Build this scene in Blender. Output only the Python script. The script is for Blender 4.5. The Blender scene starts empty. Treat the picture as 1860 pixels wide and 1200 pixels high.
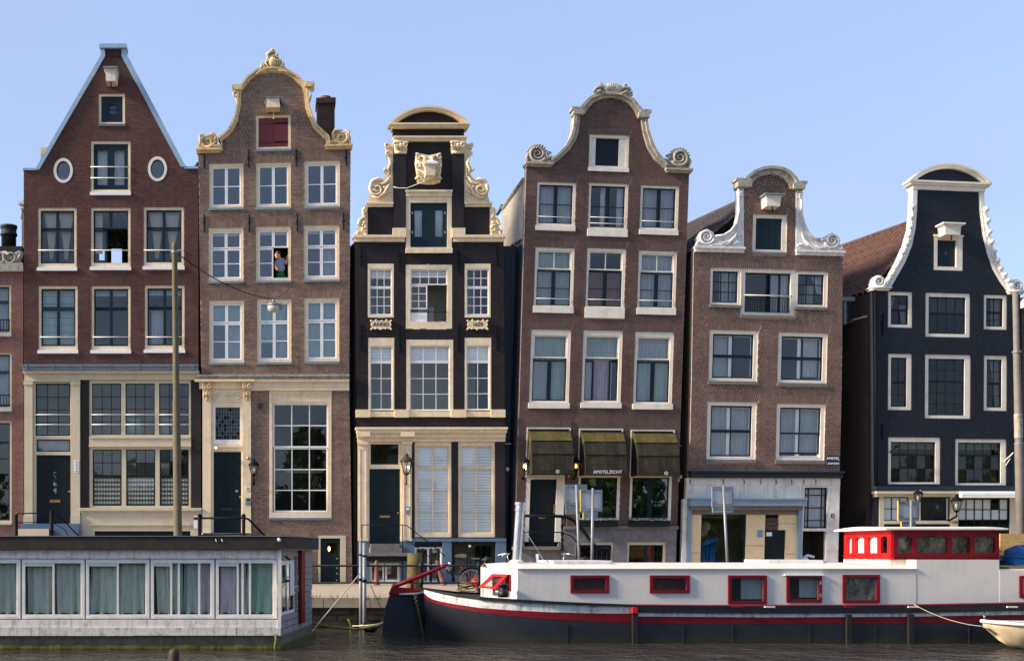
import bpy, bmesh, math, random
import numpy as np
from mathutils import Vector, Matrix
random.seed(7)
R = math.radians
scene = bpy.context.scene
# ------------------------------------------------------------------ camera, sky, sun, exposure
CAM_D, F, CX, HZ, EYE = 40.0, 2200.0, 500.0, 1000.0, 1.09
CAM_X = (CX-930)/55.0
cam = bpy.data.cameras.new('camera'); camo = bpy.data.objects.new('camera', cam)
scene.collection.objects.link(camo); scene.camera = camo
camo.location = (CAM_X, -CAM_D, EYE); camo.rotation_euler = (R(90), 0, 0)
cam.sensor_width = 36; cam.lens = F/1860*36
cam.shift_x = (930-CX)/1860; cam.shift_y = (HZ-600)/1860; cam.clip_end = 3000
SUN_EL, SUN_AZ = R(29), R(8)          # azimuth: degrees in front of the facade plane, sun stands left along the quay
sdir = Vector((-math.cos(SUN_EL)*math.cos(SUN_AZ), -math.cos(SUN_EL)*math.sin(SUN_AZ), math.sin(SUN_EL)))
world = bpy.data.worlds.new('World'); scene.world = world; world.use_nodes = True
wn = world.node_tree.nodes; wl = world.node_tree.links
sky = wn.new('ShaderNodeTexSky'); sky.sky_type = 'NISHITA'; sky.sun_disc = False
sky.sun_elevation = SUN_EL; sky.sun_rotation = math.atan2(sdir.x, sdir.y)
sky.air_density = 1.0; sky.dust_density = 0.6; sky.ozone_density = 3.0; sky.altitude = 0
bg = wn['Background']; bg.inputs['Strength'].default_value = 0.08
veil = wn.new('ShaderNodeMix'); veil.data_type = 'RGBA'; veil.inputs[0].default_value = .65      # thin even veil of high cloud over the clear sky
veil.inputs[7].default_value = (1.36, 1.62, 2.4, 1)
tcw = wn.new('ShaderNodeTexCoord'); nz = wn.new('ShaderNodeTexNoise'); nz.inputs['Scale'].default_value = 2.2; nz.inputs['Detail'].default_value = 5; wl.new(tcw.outputs['Generated'], nz.inputs['Vector'])
mr = wn.new('ShaderNodeMapRange'); mr.inputs[1].default_value = .3; mr.inputs[2].default_value = .7; mr.inputs[3].default_value = .48; mr.inputs[4].default_value = .84; wl.new(nz.outputs['Fac'], mr.inputs[0]); wl.new(mr.outputs[0], veil.inputs[0])
wl.new(sky.outputs[0], veil.inputs[6]); wl.new(veil.outputs[2], bg.inputs['Color'])
sun = bpy.data.lights.new('sun', 'SUN'); suno = bpy.data.objects.new('sun', sun); scene.collection.objects.link(suno)
sun.energy = 1.9; sun.angle = R(10); sun.color = (1.0, .86, .70)
suno.rotation_euler = (-sdir).to_track_quat('-Z', 'Y').to_euler()
vs = scene.view_settings; vs.view_transform = 'Standard'; vs.look = 'None'; vs.gamma = 1; vs.exposure = 2.1; vs.use_curve_mapping = False
scene.cycles.use_denoising = True; scene.cycles.max_bounces = 8; scene.cycles.transparent_max_bounces = 12
scene.cycles.caustics_reflective = False; scene.cycles.caustics_refractive = False
scene.cycles.sample_clamp_indirect = 6
# ------------------------------------------------------------------ coordinates: photo px <-> metres
def X(px): return (px-930)/55.0
def Z(py): return EYE+(HZ-py)/55.0
def K(px, py, y):
    k = (CAM_D+y)/CAM_D
    return CX+(px-CX)*k, HZ+(py-HZ)*k
def W(px, py, Y):
    d = CAM_D+Y
    return Vector((CAM_X+(px-CX)/F*d, Y, EYE+(HZ-py)/F*d))
# ------------------------------------------------------------------ materials
def lin(r, g, b, k=1.0):
    f = lambda c: ((c/255)/12.92 if c <= 10 else ((c/255+.055)/1.055)**2.4)*k
    return (f(r), f(g), f(b), 1)
MATS = {}
def nd(nt, t, **kw):
    n = nt.nodes.new(t)
    for k, v in kw.items():
        if k.startswith('i_'): n.inputs[k[2:].replace('_', ' ')].default_value = v
        elif k.startswith('n_'): n.inputs[int(k[2:])].default_value = v
        else: setattr(n, k, v)
    return n
def ramp(nt, fac, stops):
    n = nt.nodes.new('ShaderNodeValToRGB'); e = n.color_ramp.elements
    while len(e) < len(stops): e.new(.5)
    for el, (p, c) in zip(e, stops): el.position = p; el.color = c
    nt.links.new(fac, n.inputs[0]); return n.outputs[0]
def mixc(nt, fac, a, b, mode='MIX'):
    n = nt.nodes.new('ShaderNodeMix'); n.data_type = 'RGBA'; n.blend_type = mode
    for s, v in ((n.inputs[0], fac), (n.inputs[6], a), (n.inputs[7], b)):
        if hasattr(v, 'links'): nt.links.new(v, s)
        else: s.default_value = v
    return n.outputs[2]
def math_(nt, op, a, b=0.0):
    n = nt.nodes.new('ShaderNodeMath'); n.operation = op
    for s, v in ((n.inputs[0], a), (n.inputs[1], b)):
        if hasattr(v, 'links'): nt.links.new(v, s)
        else: s.default_value = v
    return n.outputs[0]
def noise(nt, scale, detail=3, rough=.6, stretch=(1, 1, 1), off=(0, 0, 0)):
    tc = nt.nodes.new('ShaderNodeNewGeometry')
    mp = nd(nt, 'ShaderNodeMapping'); mp.inputs['Scale'].default_value = stretch; mp.inputs['Location'].default_value = off
    nt.links.new(tc.outputs['Position'], mp.inputs[0])
    n = nd(nt, 'ShaderNodeTexNoise', i_Scale=scale, i_Detail=detail, i_Roughness=rough)
    nt.links.new(mp.outputs[0], n.inputs['Vector']); return n.outputs['Fac']
def newmat(name):
    m = bpy.data.materials.new(name); m.use_nodes = True; MATS[name] = m
    return m, m.node_tree, m.node_tree.nodes['Principled BSDF']
def bump(nt, p, h, strength=.3, dist=.01):
    b = nd(nt, 'ShaderNodeBump', i_Strength=strength, i_Distance=dist)
    nt.links.new(h, b.inputs['Height']); nt.links.new(b.outputs[0], p.inputs['Normal'])
def paint(name, rgb, rough=.55, var=.12, dirt=.0, dirtc=(70, 62, 50), metal=0, scale=3.0, bmp=.15, spec=.4, k=1.0, streak=.0):
    """plain painted or stone surface: noise mottling, grime patches, rain streaks"""
    m, nt, p = newmat(name)
    c = lin(*rgb, k); dk = tuple(v*(1-var*1.6) for v in c[:3])+(1,); lt = tuple(min(1, v*(1+var*.7)) for v in c[:3])+(1,)
    col = ramp(nt, noise(nt, scale, 5, .65), [(.3, dk), (.5, c), (.72, lt)])
    if dirt:
        f = ramp(nt, noise(nt, scale*.9, 6, .75, off=(3, 7, 1)), [(.5, (0, 0, 0, 1)), (.72, (dirt,)*3+(1,))])
        col = mixc(nt, f, col, lin(*dirtc))
    if streak:
        f = ramp(nt, noise(nt, 9, 4, .7, (1.5, 1, .12)), [(.5, (0, 0, 0, 1)), (.75, (streak,)*3+(1,))])
        col = mixc(nt, f, col, lin(*dirtc))
    nt.links.new(col, p.inputs['Base Color'])
    rr = math_(nt, 'MULTIPLY_ADD', noise(nt, scale*4, 3), .25); rr.node.inputs[2].default_value = rough-.12
    nt.links.new(rr, p.inputs['Roughness'])
    p.inputs['Metallic'].default_value = metal; p.inputs['Specular IOR Level'].default_value = spec
    if bmp: bump(nt, p, noise(nt, scale*14, 4), bmp, .006)
    return m
def brickmat(name, cols, white=.0, dark=.25, rough=.85, big=.5):
    """each brick its own tone: random per mesh island plus per object; weather patches over the wall"""
    m, nt, p = newmat(name)
    g = nd(nt, 'ShaderNodeNewGeometry'); oi = nd(nt, 'ShaderNodeObjectInfo')
    r = math_(nt, 'FRACT', math_(nt, 'ADD', g.outputs['Random Per Island'], oi.outputs['Random']))
    n = len(cols)
    col = ramp(nt, r, [(i/max(1, n-1), lin(*c, 1.0)) for i, c in enumerate(cols)])
    w1 = ramp(nt, noise(nt, big, 6, .7, (1, 1, 1.3)), [(.38, (1-dark,)*3+(1,)), (.6, (1.0,)*3+(1,)), (.8, (1.12,)*3+(1,))])
    col = mixc(nt, 1.0, col, w1, 'MULTIPLY')
    fine = ramp(nt, noise(nt, 22, 4, .7), [(.3, (.82,)*3+(1,)), (.7, (1.1,)*3+(1,))])
    col = mixc(nt, 1.0, col, fine, 'MULTIPLY')
    st = ramp(nt, noise(nt, 5, 4, .7, (1.2, 1, .1), (5, 0, 0)), [(.48, (1, 1, 1, 1)), (.75, (1-dark*.9,)*3+(1,))])
    col = mixc(nt, 1.0, col, st, 'MULTIPLY')
    if white:
        a = ramp(nt, noise(nt, .8, 5, .75, off=(9, 2, 4)), [(.52, (0, 0, 0, 1)), (.68, (1, 1, 1, 1))])
        b = ramp(nt, noise(nt, 10, 4, .8, (1, 1, 3)), [(.55, (0, 0, 0, 1)), (.7, (white,)*3+(1,))])
        f = math_(nt, 'MULTIPLY', a, b)
        col = mixc(nt, f, col, lin(165, 150, 140))
    nt.links.new(col, p.inputs['Base Color']); p.inputs['Roughness'].default_value = rough
    p.inputs['Specular IOR Level'].default_value = .25
    bump(nt, p, noise(nt, 60, 3), .35, .006)
    return m
def glassmat(name, tint=(.95, .97, .965), refl=1.0, rough=.015, wav=.02):
    m, nt, p = newmat(name); nt.nodes.remove(p)
    out = nt.nodes['Material Output']
    tr = nd(nt, 'ShaderNodeBsdfTransparent'); tr.inputs[0].default_value = tint+(1,)
    gl = nd(nt, 'ShaderNodeBsdfGlossy'); gl.inputs['Roughness'].default_value = rough
    b = nd(nt, 'ShaderNodeBump', i_Strength=wav, i_Distance=.05)
    nt.links.new(noise(nt, 2.2, 2), b.inputs['Height']); nt.links.new(b.outputs[0], gl.inputs['Normal'])
    lw = nd(nt, 'ShaderNodeLayerWeight', i_Blend=.5)       # Schlick reflectance, the same from both sides of the pane
    f = math_(nt, 'MULTIPLY_ADD', math_(nt, 'POWER', lw.outputs['Facing'], 5.0), 1.9*refl); f.node.inputs[2].default_value = .085*refl; f.node.use_clamp = True
    mx = nd(nt, 'ShaderNodeMixShader'); nt.links.new(f, mx.inputs[0]); nt.links.new(tr.outputs[0], mx.inputs[1]); nt.links.new(gl.outputs[0], mx.inputs[2])
    nt.links.new(mx.outputs[0], out.inputs[0]); return m
def cloth(name, rgb, trans=.35):
    m, nt, p = newmat(name)
    out = nt.nodes['Material Output']; c = lin(*rgb, .95)
    d = nd(nt, 'ShaderNodeBsdfDiffuse'); t = nd(nt, 'ShaderNodeBsdfTranslucent')
    col = mixc(nt, ramp(nt, noise(nt, 12, 3, stretch=(1, 1, .2)), [(.35, (0, 0, 0, 1)), (.7, (1, 1, 1, 1))]), c, tuple(v*.8 for v in c[:3])+(1,))
    nt.links.new(col, d.inputs[0]); nt.links.new(col, t.inputs[0])
    mx = nd(nt, 'ShaderNodeMixShader'); mx.inputs[0].default_value = trans
    nt.links.new(d.outputs[0], mx.inputs[1]); nt.links.new(t.outputs[0], mx.inputs[2]); nt.links.new(mx.outputs[0], out.inputs[0])
    nt.nodes.remove(p); return m
def emit(name, rgb, s):
    m, nt, p = newmat(name); p.inputs['Base Color'].default_value = lin(*rgb)
    p.inputs['Emission Color'].default_value = lin(*rgb); p.inputs['Emission Strength'].default_value = s; return m

brickmat('brick_red', [(100, 66, 59), (110, 72, 63), (90, 61, 56), (106, 78, 70), (95, 68, 63)], white=.75, dark=.3)
brickmat('brick_tan', [(144, 118, 100), (151, 125, 107), (128, 104, 92), (142, 106, 88), (122, 106, 98), (157, 131, 113)], white=.25, dark=.38)
brickmat('brick_black', [(49, 41, 41), (44, 38, 39), (53, 43, 42), (48, 41, 42)], dark=.25, rough=.6)
brickmat('brick_brown', [(105, 85, 78), (112, 91, 83), (98, 80, 75), (108, 82, 73), (94, 79, 74)], white=.25, dark=.34)
brickmat('brick_warm', [(126, 100, 88), (116, 92, 82), (136, 107, 93), (107, 88, 81), (124, 92, 80)], white=.3, dark=.34)
brickmat('brick_navy', [(33, 38, 46), (30, 35, 43), (36, 41, 49), (31, 37, 45)], dark=.15, rough=.5)
brickmat('brick_pink', [(140, 100, 88), (148, 106, 94), (130, 92, 82), (136, 104, 96)], dark=.2)
brickmat('brick_dark', [(62, 50, 46), (69, 56, 50), (56, 46, 43)], dark=.3)
for n, c in (('mortar_red', (134, 104, 94)), ('mortar_tan', (192, 170, 146)), ('mortar_black', (34, 28, 32)), ('mortar_brown', (158, 134, 122)),
             ('mortar_warm', (204, 180, 160)), ('mortar_navy', (28, 32, 40)), ('mortar_pink', (170, 140, 126)), ('mortar_dark', (70, 56, 52))):
    paint(n, c, .9, .12, bmp=0, scale=1.5)
paint('cream', (236, 216, 180), .5, .05, .35, (150, 125, 90), streak=.3)
paint('khaki', (204, 191, 162), .5, .04, .2, (140, 125, 95), streak=.2)
paint('ivory', (230, 221, 204), .5, .04, .3, (140, 130, 112), streak=.25)
paint('buff', (236, 214, 174), .55, .06, .3, (150, 122, 80), streak=.3)
paint('sandstone', (224, 196, 148), .8, .14, .7, (96, 84, 66), bmp=.5, scale=5, streak=.4)
paint('greystone', (172, 164, 148), .8, .18, .9, (88, 84, 72), bmp=.5, scale=6, streak=.55)
paint('whitestone', (226, 222, 216), .7, .1, .6, (128, 122, 112), bmp=.4, scale=6, streak=.4)
paint('white_paint', (243, 240, 235), .4, .03, .15, (170, 165, 155))
paint('offwhite', (232, 228, 220), .5, .06, .4, (150, 138, 118), streak=.4)
paint('sash_dark', (22, 32, 40), .5, .1, spec=.2)
paint('sash_green', (22, 42, 50), .5, .1, spec=.2)
paint('door_green', (16, 34, 38), .5, .12, .2, (30, 40, 40), spec=.2)
paint('door_black', (20, 28, 32), .5, .12, spec=.2)
paint('red_shutter', (106, 38, 42), .5, .1, .3, (90, 40, 40))
paint('lead', (116, 128, 140), .55, .12, .5, (80, 88, 92), scale=4)
paint('zinc', (150, 176, 196), .45, .08, .3, (110, 126, 136))
paint('sill_grey', (128, 140, 146), .7, .1, .4, (90, 92, 90))
paint('bluestone', (100, 104, 110), .75, .14, .5, (70, 70, 70), scale=5)
paint('plinth_blue', (92, 116, 138), .5, .08, .4, (64, 78, 92), streak=.3)
paint('stone_plinth', (118, 114, 116), .8, .16, .6, (78, 72, 70), scale=5, streak=.4)
paint('iron', (16, 20, 24), .6, .1, spec=.1)
paint('rust_iron', (62, 44, 36), .7, .2)
paint('infill', (30, 40, 50), .6, .08, .2, (22, 28, 36))
paint('brass', (196, 150, 70), .3, .1, metal=.9)
paint('steel', (200, 200, 202), .3, .1, metal=.85, dirt=.3, dirtc=(150, 130, 110))
paint('galv', (138, 142, 144), .55, .12, metal=.5, dirt=.5, dirtc=(110, 108, 98))
paint('sign_back', (160, 170, 178), .5, .05, metal=.3)
paint('yellow_paint', (222, 190, 60), .5)
paint('red_paint', (118, 10, 24), .5, .07, .25, (104, 16, 24), spec=.25)
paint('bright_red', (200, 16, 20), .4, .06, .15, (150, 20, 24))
paint('boat_white', (224, 216, 203), .42, .04, .22, (196, 184, 166), bmp=.06, streak=.28, scale=1.8)
paint('stripe_red', (118, 10, 24), .5, .12, .75, (70, 26, 22), spec=.25, scale=4, streak=.5)
paint('plank_low', (226, 218, 204), .75, .08, .9, (112, 110, 88), scale=5, streak=.8)
paint('boat_black', (22, 24, 30), .5, .2)
paint('hull_blue', (30, 34, 43), .5, .14, .8, (28, 30, 32), scale=2, streak=.3)
paint('bulwark', (214, 216, 212), .6, .1, 1.0, (112, 104, 74), scale=6, streak=.9)
paint('moss', (84, 82, 30), .9, .25, .8, (44, 46, 22), bmp=.8, scale=9)
paint('wet_concrete', (112, 104, 88), .7, .2, .8, (60, 58, 40), scale=4, streak=.6)
paint('plank_white', (238, 229, 216), .7, .06, .55, (128, 120, 112), scale=6, streak=.7)
paint('plank_grey', (154, 148, 144), .8, .14, .7, (100, 96, 96), scale=7, streak=.5)
paint('roof_felt', (58, 50, 46), .85, .2, .8, (70, 66, 30), scale=5, streak=.4)
paint('alu', (244, 238, 226), .45, .05, .4, (160, 150, 136), metal=.15)
paint('quay_brick', (74, 62, 52), .85, .3, .9, (44, 46, 28), bmp=.8, scale=4, streak=.6)
paint('coping', (176, 160, 138), .8, .12, .6, (130, 118, 98), scale=3)
paint('pavers', (170, 154, 134), .85, .15, .5, (110, 98, 88), scale=2)
paint('asphalt', (108, 100, 96), .85, .12, .4, (86, 80, 78), scale=2)
paint('earth', (90, 92, 74), .9, .2)
paint('wood_mossy', (98, 82, 48), .85, .25, .9, (84, 88, 40), bmp=.8, scale=8, streak=.7)
paint('wood_pole', (96, 86, 62), .75, .18, .7, (86, 90, 50), scale=4, streak=.6)
paint('grey_pole', (120, 112, 104), .7, .15, .6, (90, 84, 76), scale=4)
paint('timber', (206, 164, 92), .6, .12, .2, (160, 120, 60), scale=5)
paint('bollard_red', (118, 72, 66), .6, .14, .5, (80, 56, 54))
paint('roof_tile', (92, 64, 56), .85, .3, .8, (58, 46, 44), scale=5, bmp=.4)
paint('roof_tile_dark', (66, 58, 58), .7, .25, .5, (46, 44, 46), scale=5, bmp=.4)
paint('roof_black', (36, 36, 40), .7, .2)
paint('plaster_pale', (196, 186, 168), .8, .1, .6, (140, 130, 112), streak=.5)
paint('interior', (88, 78, 68), .9, .1, bmp=0)
paint('interior_pale', (150, 142, 128), .9, .08, bmp=0)
paint('lamp_glass', (186, 180, 168), .35, .05)
paint('room_light', (196, 184, 162), .9, .06, bmp=0)
paint('stoop_stone', (118, 112, 106), .8, .15, .5, (84, 80, 74), scale=5)
paint('shop_cream', (232, 206, 160), .55, .05, .3, (180, 150, 110), streak=.3)
paint('shop_white', (224, 218, 208), .6, .07, .7, (168, 160, 150), streak=.7)
paint('shutter_blue', (122, 146, 164), .45, .05, .3, (96, 112, 124))
paint('blue_tarp', (10, 88, 146), .45, .12, scale=6, bmp=.5)
paint('skin', (206, 140, 108), .5, .05, bmp=0)
paint('hair', (48, 32, 26), .6, .1)
paint('shirt', (128, 152, 190), .8, .06)
paint('trousers', (16, 112, 66), .8, .06)
paint('rope', (190, 180, 150), .9, .15)
paint('rope_green', (92, 96, 46), .9, .2)
paint('rubber', (24, 24, 26), .6, .1)
paint('chain', (120, 92, 56), .6, .3)
paint('leaf', (62, 104, 40), .6, .3, bmp=0)
paint('leaf_flower', (214, 214, 190), .6, .1, bmp=0)
paint('clay', (126, 62, 48), .8, .15)
paint('sign_navy', (26, 30, 62), .4, .05)
paint('awning_top', (84, 75, 28), .9, .25, .8, (54, 48, 28), scale=6, streak=.7)
paint('awning', (34, 30, 24), .9, .2, .5, (70, 63, 30), scale=5, streak=.6)
paint('blind', (244, 246, 244), .5, .03, bmp=0)
paint('paper', (232, 232, 230), .7, .04, bmp=0)
paint('feather', (30, 30, 36), .7, .2)
glassmat('glass'); glassmat('glass_sky', (.86, .93, .95), 1.9); glassmat('glass_dark', (.6, .62, .6), .55)
glassmat('glass_green', (.74, .9, .85), 1.0)
m, nt, p = newmat('plastic_sheet'); p.inputs['Roughness'].default_value = .22; nt.links.new(ramp(nt, noise(nt, 4, 4, .7, (1, 1, .6)), [(.35, lin(70, 64, 50)), (.55, lin(128, 120, 98)), (.7, lin(176, 170, 148))]), p.inputs['Base Color']); bump(nt, p, noise(nt, 7, 3, .5, (1, 1, .5)), 1.0, .09)
cloth('curtain_white', (240, 240, 240)); cloth('curtain_cream', (238, 222, 200)); cloth('curtain_green', (186, 206, 200)); cloth('curtain_grey', (200, 208, 212))
cloth('boat_curtain', (226, 234, 216), .1); cloth('boat_curtain_pink', (238, 228, 230), .1); cloth('curtain_lilac', (206, 198, 214)); cloth('curtain_olive', (176, 172, 140)); cloth('lace', (236, 238, 238), .5); cloth('curtain_rust', (140, 92, 66))
emit('lamp_glow', (255, 206, 110), 2.2); emit('lamp_warm', (255, 190, 80), 1.4)
# ------------------------------------------------------------------ mesh builder
COL = scene.collection
class House:
    """a thing standing on the quay whose facade is given in photo px on the plane y = 0"""
    def __init__(s, name, label, cat, xc, a=0.0, b=None, ref=(930, 860), group=None, base=None):
        s.a, s.b, s.ref = a, b or (lambda y: 0.0), ref
        s.base = Vector(base) if base else Vector((X(xc), 0, 0))
        s.root = bpy.data.objects.new(name, None); COL.objects.link(s.root); s.root.location = s.base
        s.root['label'] = label; s.root['category'] = cat
        if group: s.root['group'] = group
        s.holes = []; s.arches = []
    def warp(s, x, y): return x+s.a*(y-s.ref[1]), y+s.b(y)*(x-s.ref[0])
    def unw(s, px, py):
        x, y = px, py
        for _ in range(5):
            wx, wy = s.warp(x, y); x += px-wx; y += py-wy
        return x, y
    def urect(s, r):
        cx, cy = s.unw((r[0]+r[2])/2, (r[1]+r[3])/2); w, h = (r[2]-r[0])/2, (r[3]-r[1])/2
        return (cx-w, cy-h, cx+w, cy+h)
    def upts(s, pts): return [s.unw(*p) for p in pts]
class MB:
    def __init__(s, H=None): s.v, s.f, s.H = [], [], H
    def P(s, px, py, y):
        if s.H: px, py = s.H.warp(px, py)
        return (X(px), y, Z(py))
    def add(s, vs, fs):
        n = len(s.v); s.v += [tuple(p) for p in vs]; s.f += [tuple(i+n for i in f) for f in fs]; return s
    def hexa(s, p): return s.add(p, [(0,1,2,3),(7,6,5,4),(0,4,5,1),(1,5,6,2),(2,6,7,3),(3,7,4,0)])
    def rect(s, x0, y0, x1, y1, d0, d1):
        q = [(x0,y0),(x1,y0),(x1,y1),(x0,y1)]
        return s.hexa([s.P(a,b,d0) for a,b in q]+[s.P(a,b,d1) for a,b in q])
    def ring(s, x0, y0, x1, y1, l, t, r, b, d0, d1):
        if t: s.rect(x0, y0, x1, y0+t, d0, d1)
        if b: s.rect(x0, y1-b, x1, y1, d0, d1)
        if l: s.rect(x0, y0+t, x0+l, y1-b, d0, d1)
        if r: s.rect(x1-r, y0+t, x1, y1-b, d0, d1)
        return s
    def box(s, x0, x1, y0, y1, z0, z1):
        q = [(x0,z0),(x1,z0),(x1,z1),(x0,z1)]
        return s.hexa([(a,y0,b) for a,b in q]+[(a,y1,b) for a,b in q])
    def quadbox(s, pts2, z0, z1):      # plan quad (x,y), extruded in z
        return s.hexa([(a,b,z0) for a,b in pts2]+[(a,b,z1) for a,b in pts2])
    def prism(s, pts, d0, d1):
        n = len(pts)
        vs = [s.P(a,b,d0) for a,b in pts]+[s.P(a,b,d1) for a,b in pts]
        return s.add(vs, [tuple(range(n)), tuple(range(2*n-1, n-1, -1))]+[(i,(i+1)%n,n+(i+1)%n,n+i) for i in range(n)])
    def band(s, A, B, d0, d1):
        for i in range(len(A)-1):
            q = [A[i], A[i+1], B[i+1], B[i]]
            s.hexa([s.P(a,b,d0) for a,b in q]+[s.P(a,b,d1) for a,b in q])
        return s
    def tube(s, pts, r, n=6, cap=True):
        pts = [Vector(p) for p in pts]; m = len(pts); rs = r if isinstance(r, (list, tuple)) else [r]*m
        n0 = len(s.v); up = None
        for i, p in enumerate(pts):
            t = (pts[min(i+1, m-1)]-pts[max(i-1, 0)]).normalized()
            if up is None: up = Vector((0,0,1)) if abs(t.z) < .9 else Vector((0,1,0))
            u = t.cross(up)
            if u.length < 1e-4: u = t.cross(Vector((1,0,.1)))
            u.normalize(); w = u.cross(t).normalized(); up = w
            for k in range(n):
                a = 2*math.pi*k/n; s.v.append(tuple(p+(u*math.cos(a)+w*math.sin(a))*rs[i]))
        for i in range(m-1):
            for k in range(n):
                a = n0+i*n+k; b = n0+i*n+(k+1)%n; s.f.append((a, b, b+n, a+n))
        if cap: s.f.append(tuple(n0+k for k in range(n))[::-1]); s.f.append(tuple(n0+(m-1)*n+k for k in range(n)))
        return s
    def ptube(s, pts, r, n=6):         # px points (x, y, depth)
        return s.tube([s.P(*p) for p in pts], r, n)
    def lathe(s, c, prof, n=12, lean=(0, 0)):
        c = Vector(c)
        return s.tube([c+Vector((lean[0]*z, lean[1]*z, z)) for _, z in prof], [r for r, _ in prof], n)
    def blob(s, c, r, n=8, m=5):
        c = Vector(c); n0 = len(s.v)
        s.v.append((c.x, c.y, c.z+r[2]))
        for j in range(1, m):
            th = math.pi*j/m
            for k in range(n):
                a = 2*math.pi*k/n
                s.v.append((c.x+r[0]*math.sin(th)*math.cos(a), c.y+r[1]*math.sin(th)*math.sin(a), c.z+r[2]*math.cos(th)))
        s.v.append((c.x, c.y, c.z-r[2])); e = len(s.v)-1
        for k in range(n): s.f.append((n0, n0+1+k, n0+1+(k+1)%n)); s.f.append((e, n0+1+(m-2)*n+(k+1)%n, n0+1+(m-2)*n+k))
        for j in range(m-2):
            for k in range(n):
                a = n0+1+j*n+k; b = n0+1+j*n+(k+1)%n; s.f.append((a, b, b+n, a+n))
        return s
    def pblob(s, px, py, y, rx, ry, rd):   # radii: px, px, metres
        return s.blob(s.P(px, py, y), (rx/55, rd, ry/55))
    def spiral(s, cx, cy, r0, r1, a0, turns, y, t0, t1, n=5, mirror=1, steps=22):
        """carved volute: a tapering tube wound in the facade plane; radii and thickness in px"""
        pts, rs = [], []
        for i in range(steps+1):
            t = i/steps; a = a0+turns*2*math.pi*t; r = r0+(r1-r0)*t
            pts.append(s.P(cx+mirror*r*math.cos(a), cy-r*math.sin(a), y)); rs.append((t0+(t1-t0)*t)/55)
        return s.tube(pts, rs, n)
    def leafp(s, pts, y, t, n=5):          # carved leaf stem: px polyline, thickness swells then tapers
        m = len(pts)
        return s.tube([s.P(p[0], p[1], y) for p in pts], [max(.25, t*math.sin(math.pi*(.12+.85*i/(m-1))))/55 for i in range(m)], n)
    def build(s, name, mat, parent=None, smooth=False, base=None, kind=None, recalc=True):
        base = base if base is not None else (s.H.base if s.H else Vector((0,0,0)))
        me = bpy.data.meshes.new(name)
        me.from_pydata([(p[0]-base[0], p[1]-base[1], p[2]-base[2]) for p in s.v], [], s.f)
        if recalc:
            bm = bmesh.new(); bm.from_mesh(me); bmesh.ops.recalc_face_normals(bm, faces=bm.faces); bm.to_mesh(me); bm.free()
        if smooth: me.polygons.foreach_set('use_smooth', [True]*len(me.polygons))
        me.materials.append(MATS[mat])
        o = bpy.data.objects.new(name, me); COL.objects.link(o)
        if parent is not None: o.parent = parent.root if isinstance(parent, House) else parent
        if kind: o['kind'] = kind
        return o
def thing(name, label, cat, loc, group=None):
    return House(name, label, cat, 0, base=loc, group=group)
def single(mb, name, label, cat, mat, base, smooth=False, group=None):
    o = mb.build(name, mat, None, smooth, base=base); o.location = base
    o['label'] = label; o['category'] = cat
    if group: o['group'] = group
    return o
def structure(mb, name, mat):
    o = mb.build(name, mat); o['kind'] = 'structure'; return o
def text(H, s, px, py, size_px, y, mat, parent, name='lettering', bold=.0):
    """flat lettering: mesh of the built-in font, centred on a px point, cap height in px"""
    c = bpy.data.curves.new('t', 'FONT'); c.body = s; c.align_x = 'CENTER'; c.align_y = 'CENTER'; c.size = size_px/55/.7; c.extrude = .002; c.offset = bold; c.resolution_u = 2
    o = bpy.data.objects.new('t', c); COL.objects.link(o)
    me = bpy.data.meshes.new_from_object(o.evaluated_get(bpy.context.evaluated_depsgraph_get()))
    bpy.data.objects.remove(o); bpy.data.curves.remove(c)
    wx, wy = H.warp(px, py); ang = -math.atan(H.b(py))
    ca, sa = math.cos(ang), math.sin(ang)
    for v in me.vertices:
        x, z = v.co.x, v.co.y
        v.co = Vector((X(wx)+x*ca-z*sa-H.base[0], y-v.co.z-H.base[1], Z(wy)+x*sa+z*ca-H.base[2]))
    me.materials.clear(); me.materials.append(MATS[mat])
    t = bpy.data.objects.new(name, me); COL.objects.link(t); t.parent = parent.root if isinstance(parent, House) else parent
    return t
# ------------------------------------------------------------------ scan-line walls and bricks
def cross(poly, y):
    xs = []
    for (x0, y0), (x1, y1) in zip(poly, poly[1:]+poly[:1]):
        if (y0 <= y) != (y1 <= y): xs.append(x0+(y-y0)/(y1-y0)*(x1-x0))
    xs.sort(); return [(xs[i], xs[i+1]) for i in range(0, len(xs)-1, 2)]
def isect(A, B): return [(max(a, c), min(b, d)) for a, b in A for c, d in B if min(b, d)-max(a, c) > 1e-6]
def minus(A, B):
    for c, d in B:
        n = []
        for a, b in A:
            if d <= a or c >= b: n.append((a, b)); continue
            if c > a: n.append((a, c))
            if d < b: n.append((d, b))
        A = n
    return A
def rp(r): return [(r[0], r[1]), (r[2], r[1]), (r[2], r[3]), (r[0], r[3])]
def free(outline, holes, y):
    A = cross(outline, y)
    for h in holes:
        if h[0][1] <= y <= h[2][1] or len(h) != 4: A = minus(A, cross(h, y))
    return A
def wall(H, outline, mat, d0=0.0, d1=.26, name='wall'):
    """trapezoid decomposition of the facade outline minus its openings, as one solid wall"""
    ys = sorted({round(p[1], 3) for poly in [outline]+H.holes for p in poly})
    m = MB(H)
    for ya, yb in zip(ys, ys[1:]):
        if yb-ya < .02: continue
        A = free(outline, H.holes, ya+.005); B = free(outline, H.holes, yb-.005)
        if len(A) != len(B): A = B = free(outline, H.holes, (ya+yb)/2)
        for (a, b), (c, d) in zip(A, B):
            q = [(a, ya), (b, ya), (d, yb), (c, yb)]
            m.hexa([m.P(x, y, d0) for x, y in q]+[m.P(x, y, d1) for x, y in q])
    return m.build(name, mat, H, recalc=False)
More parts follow.
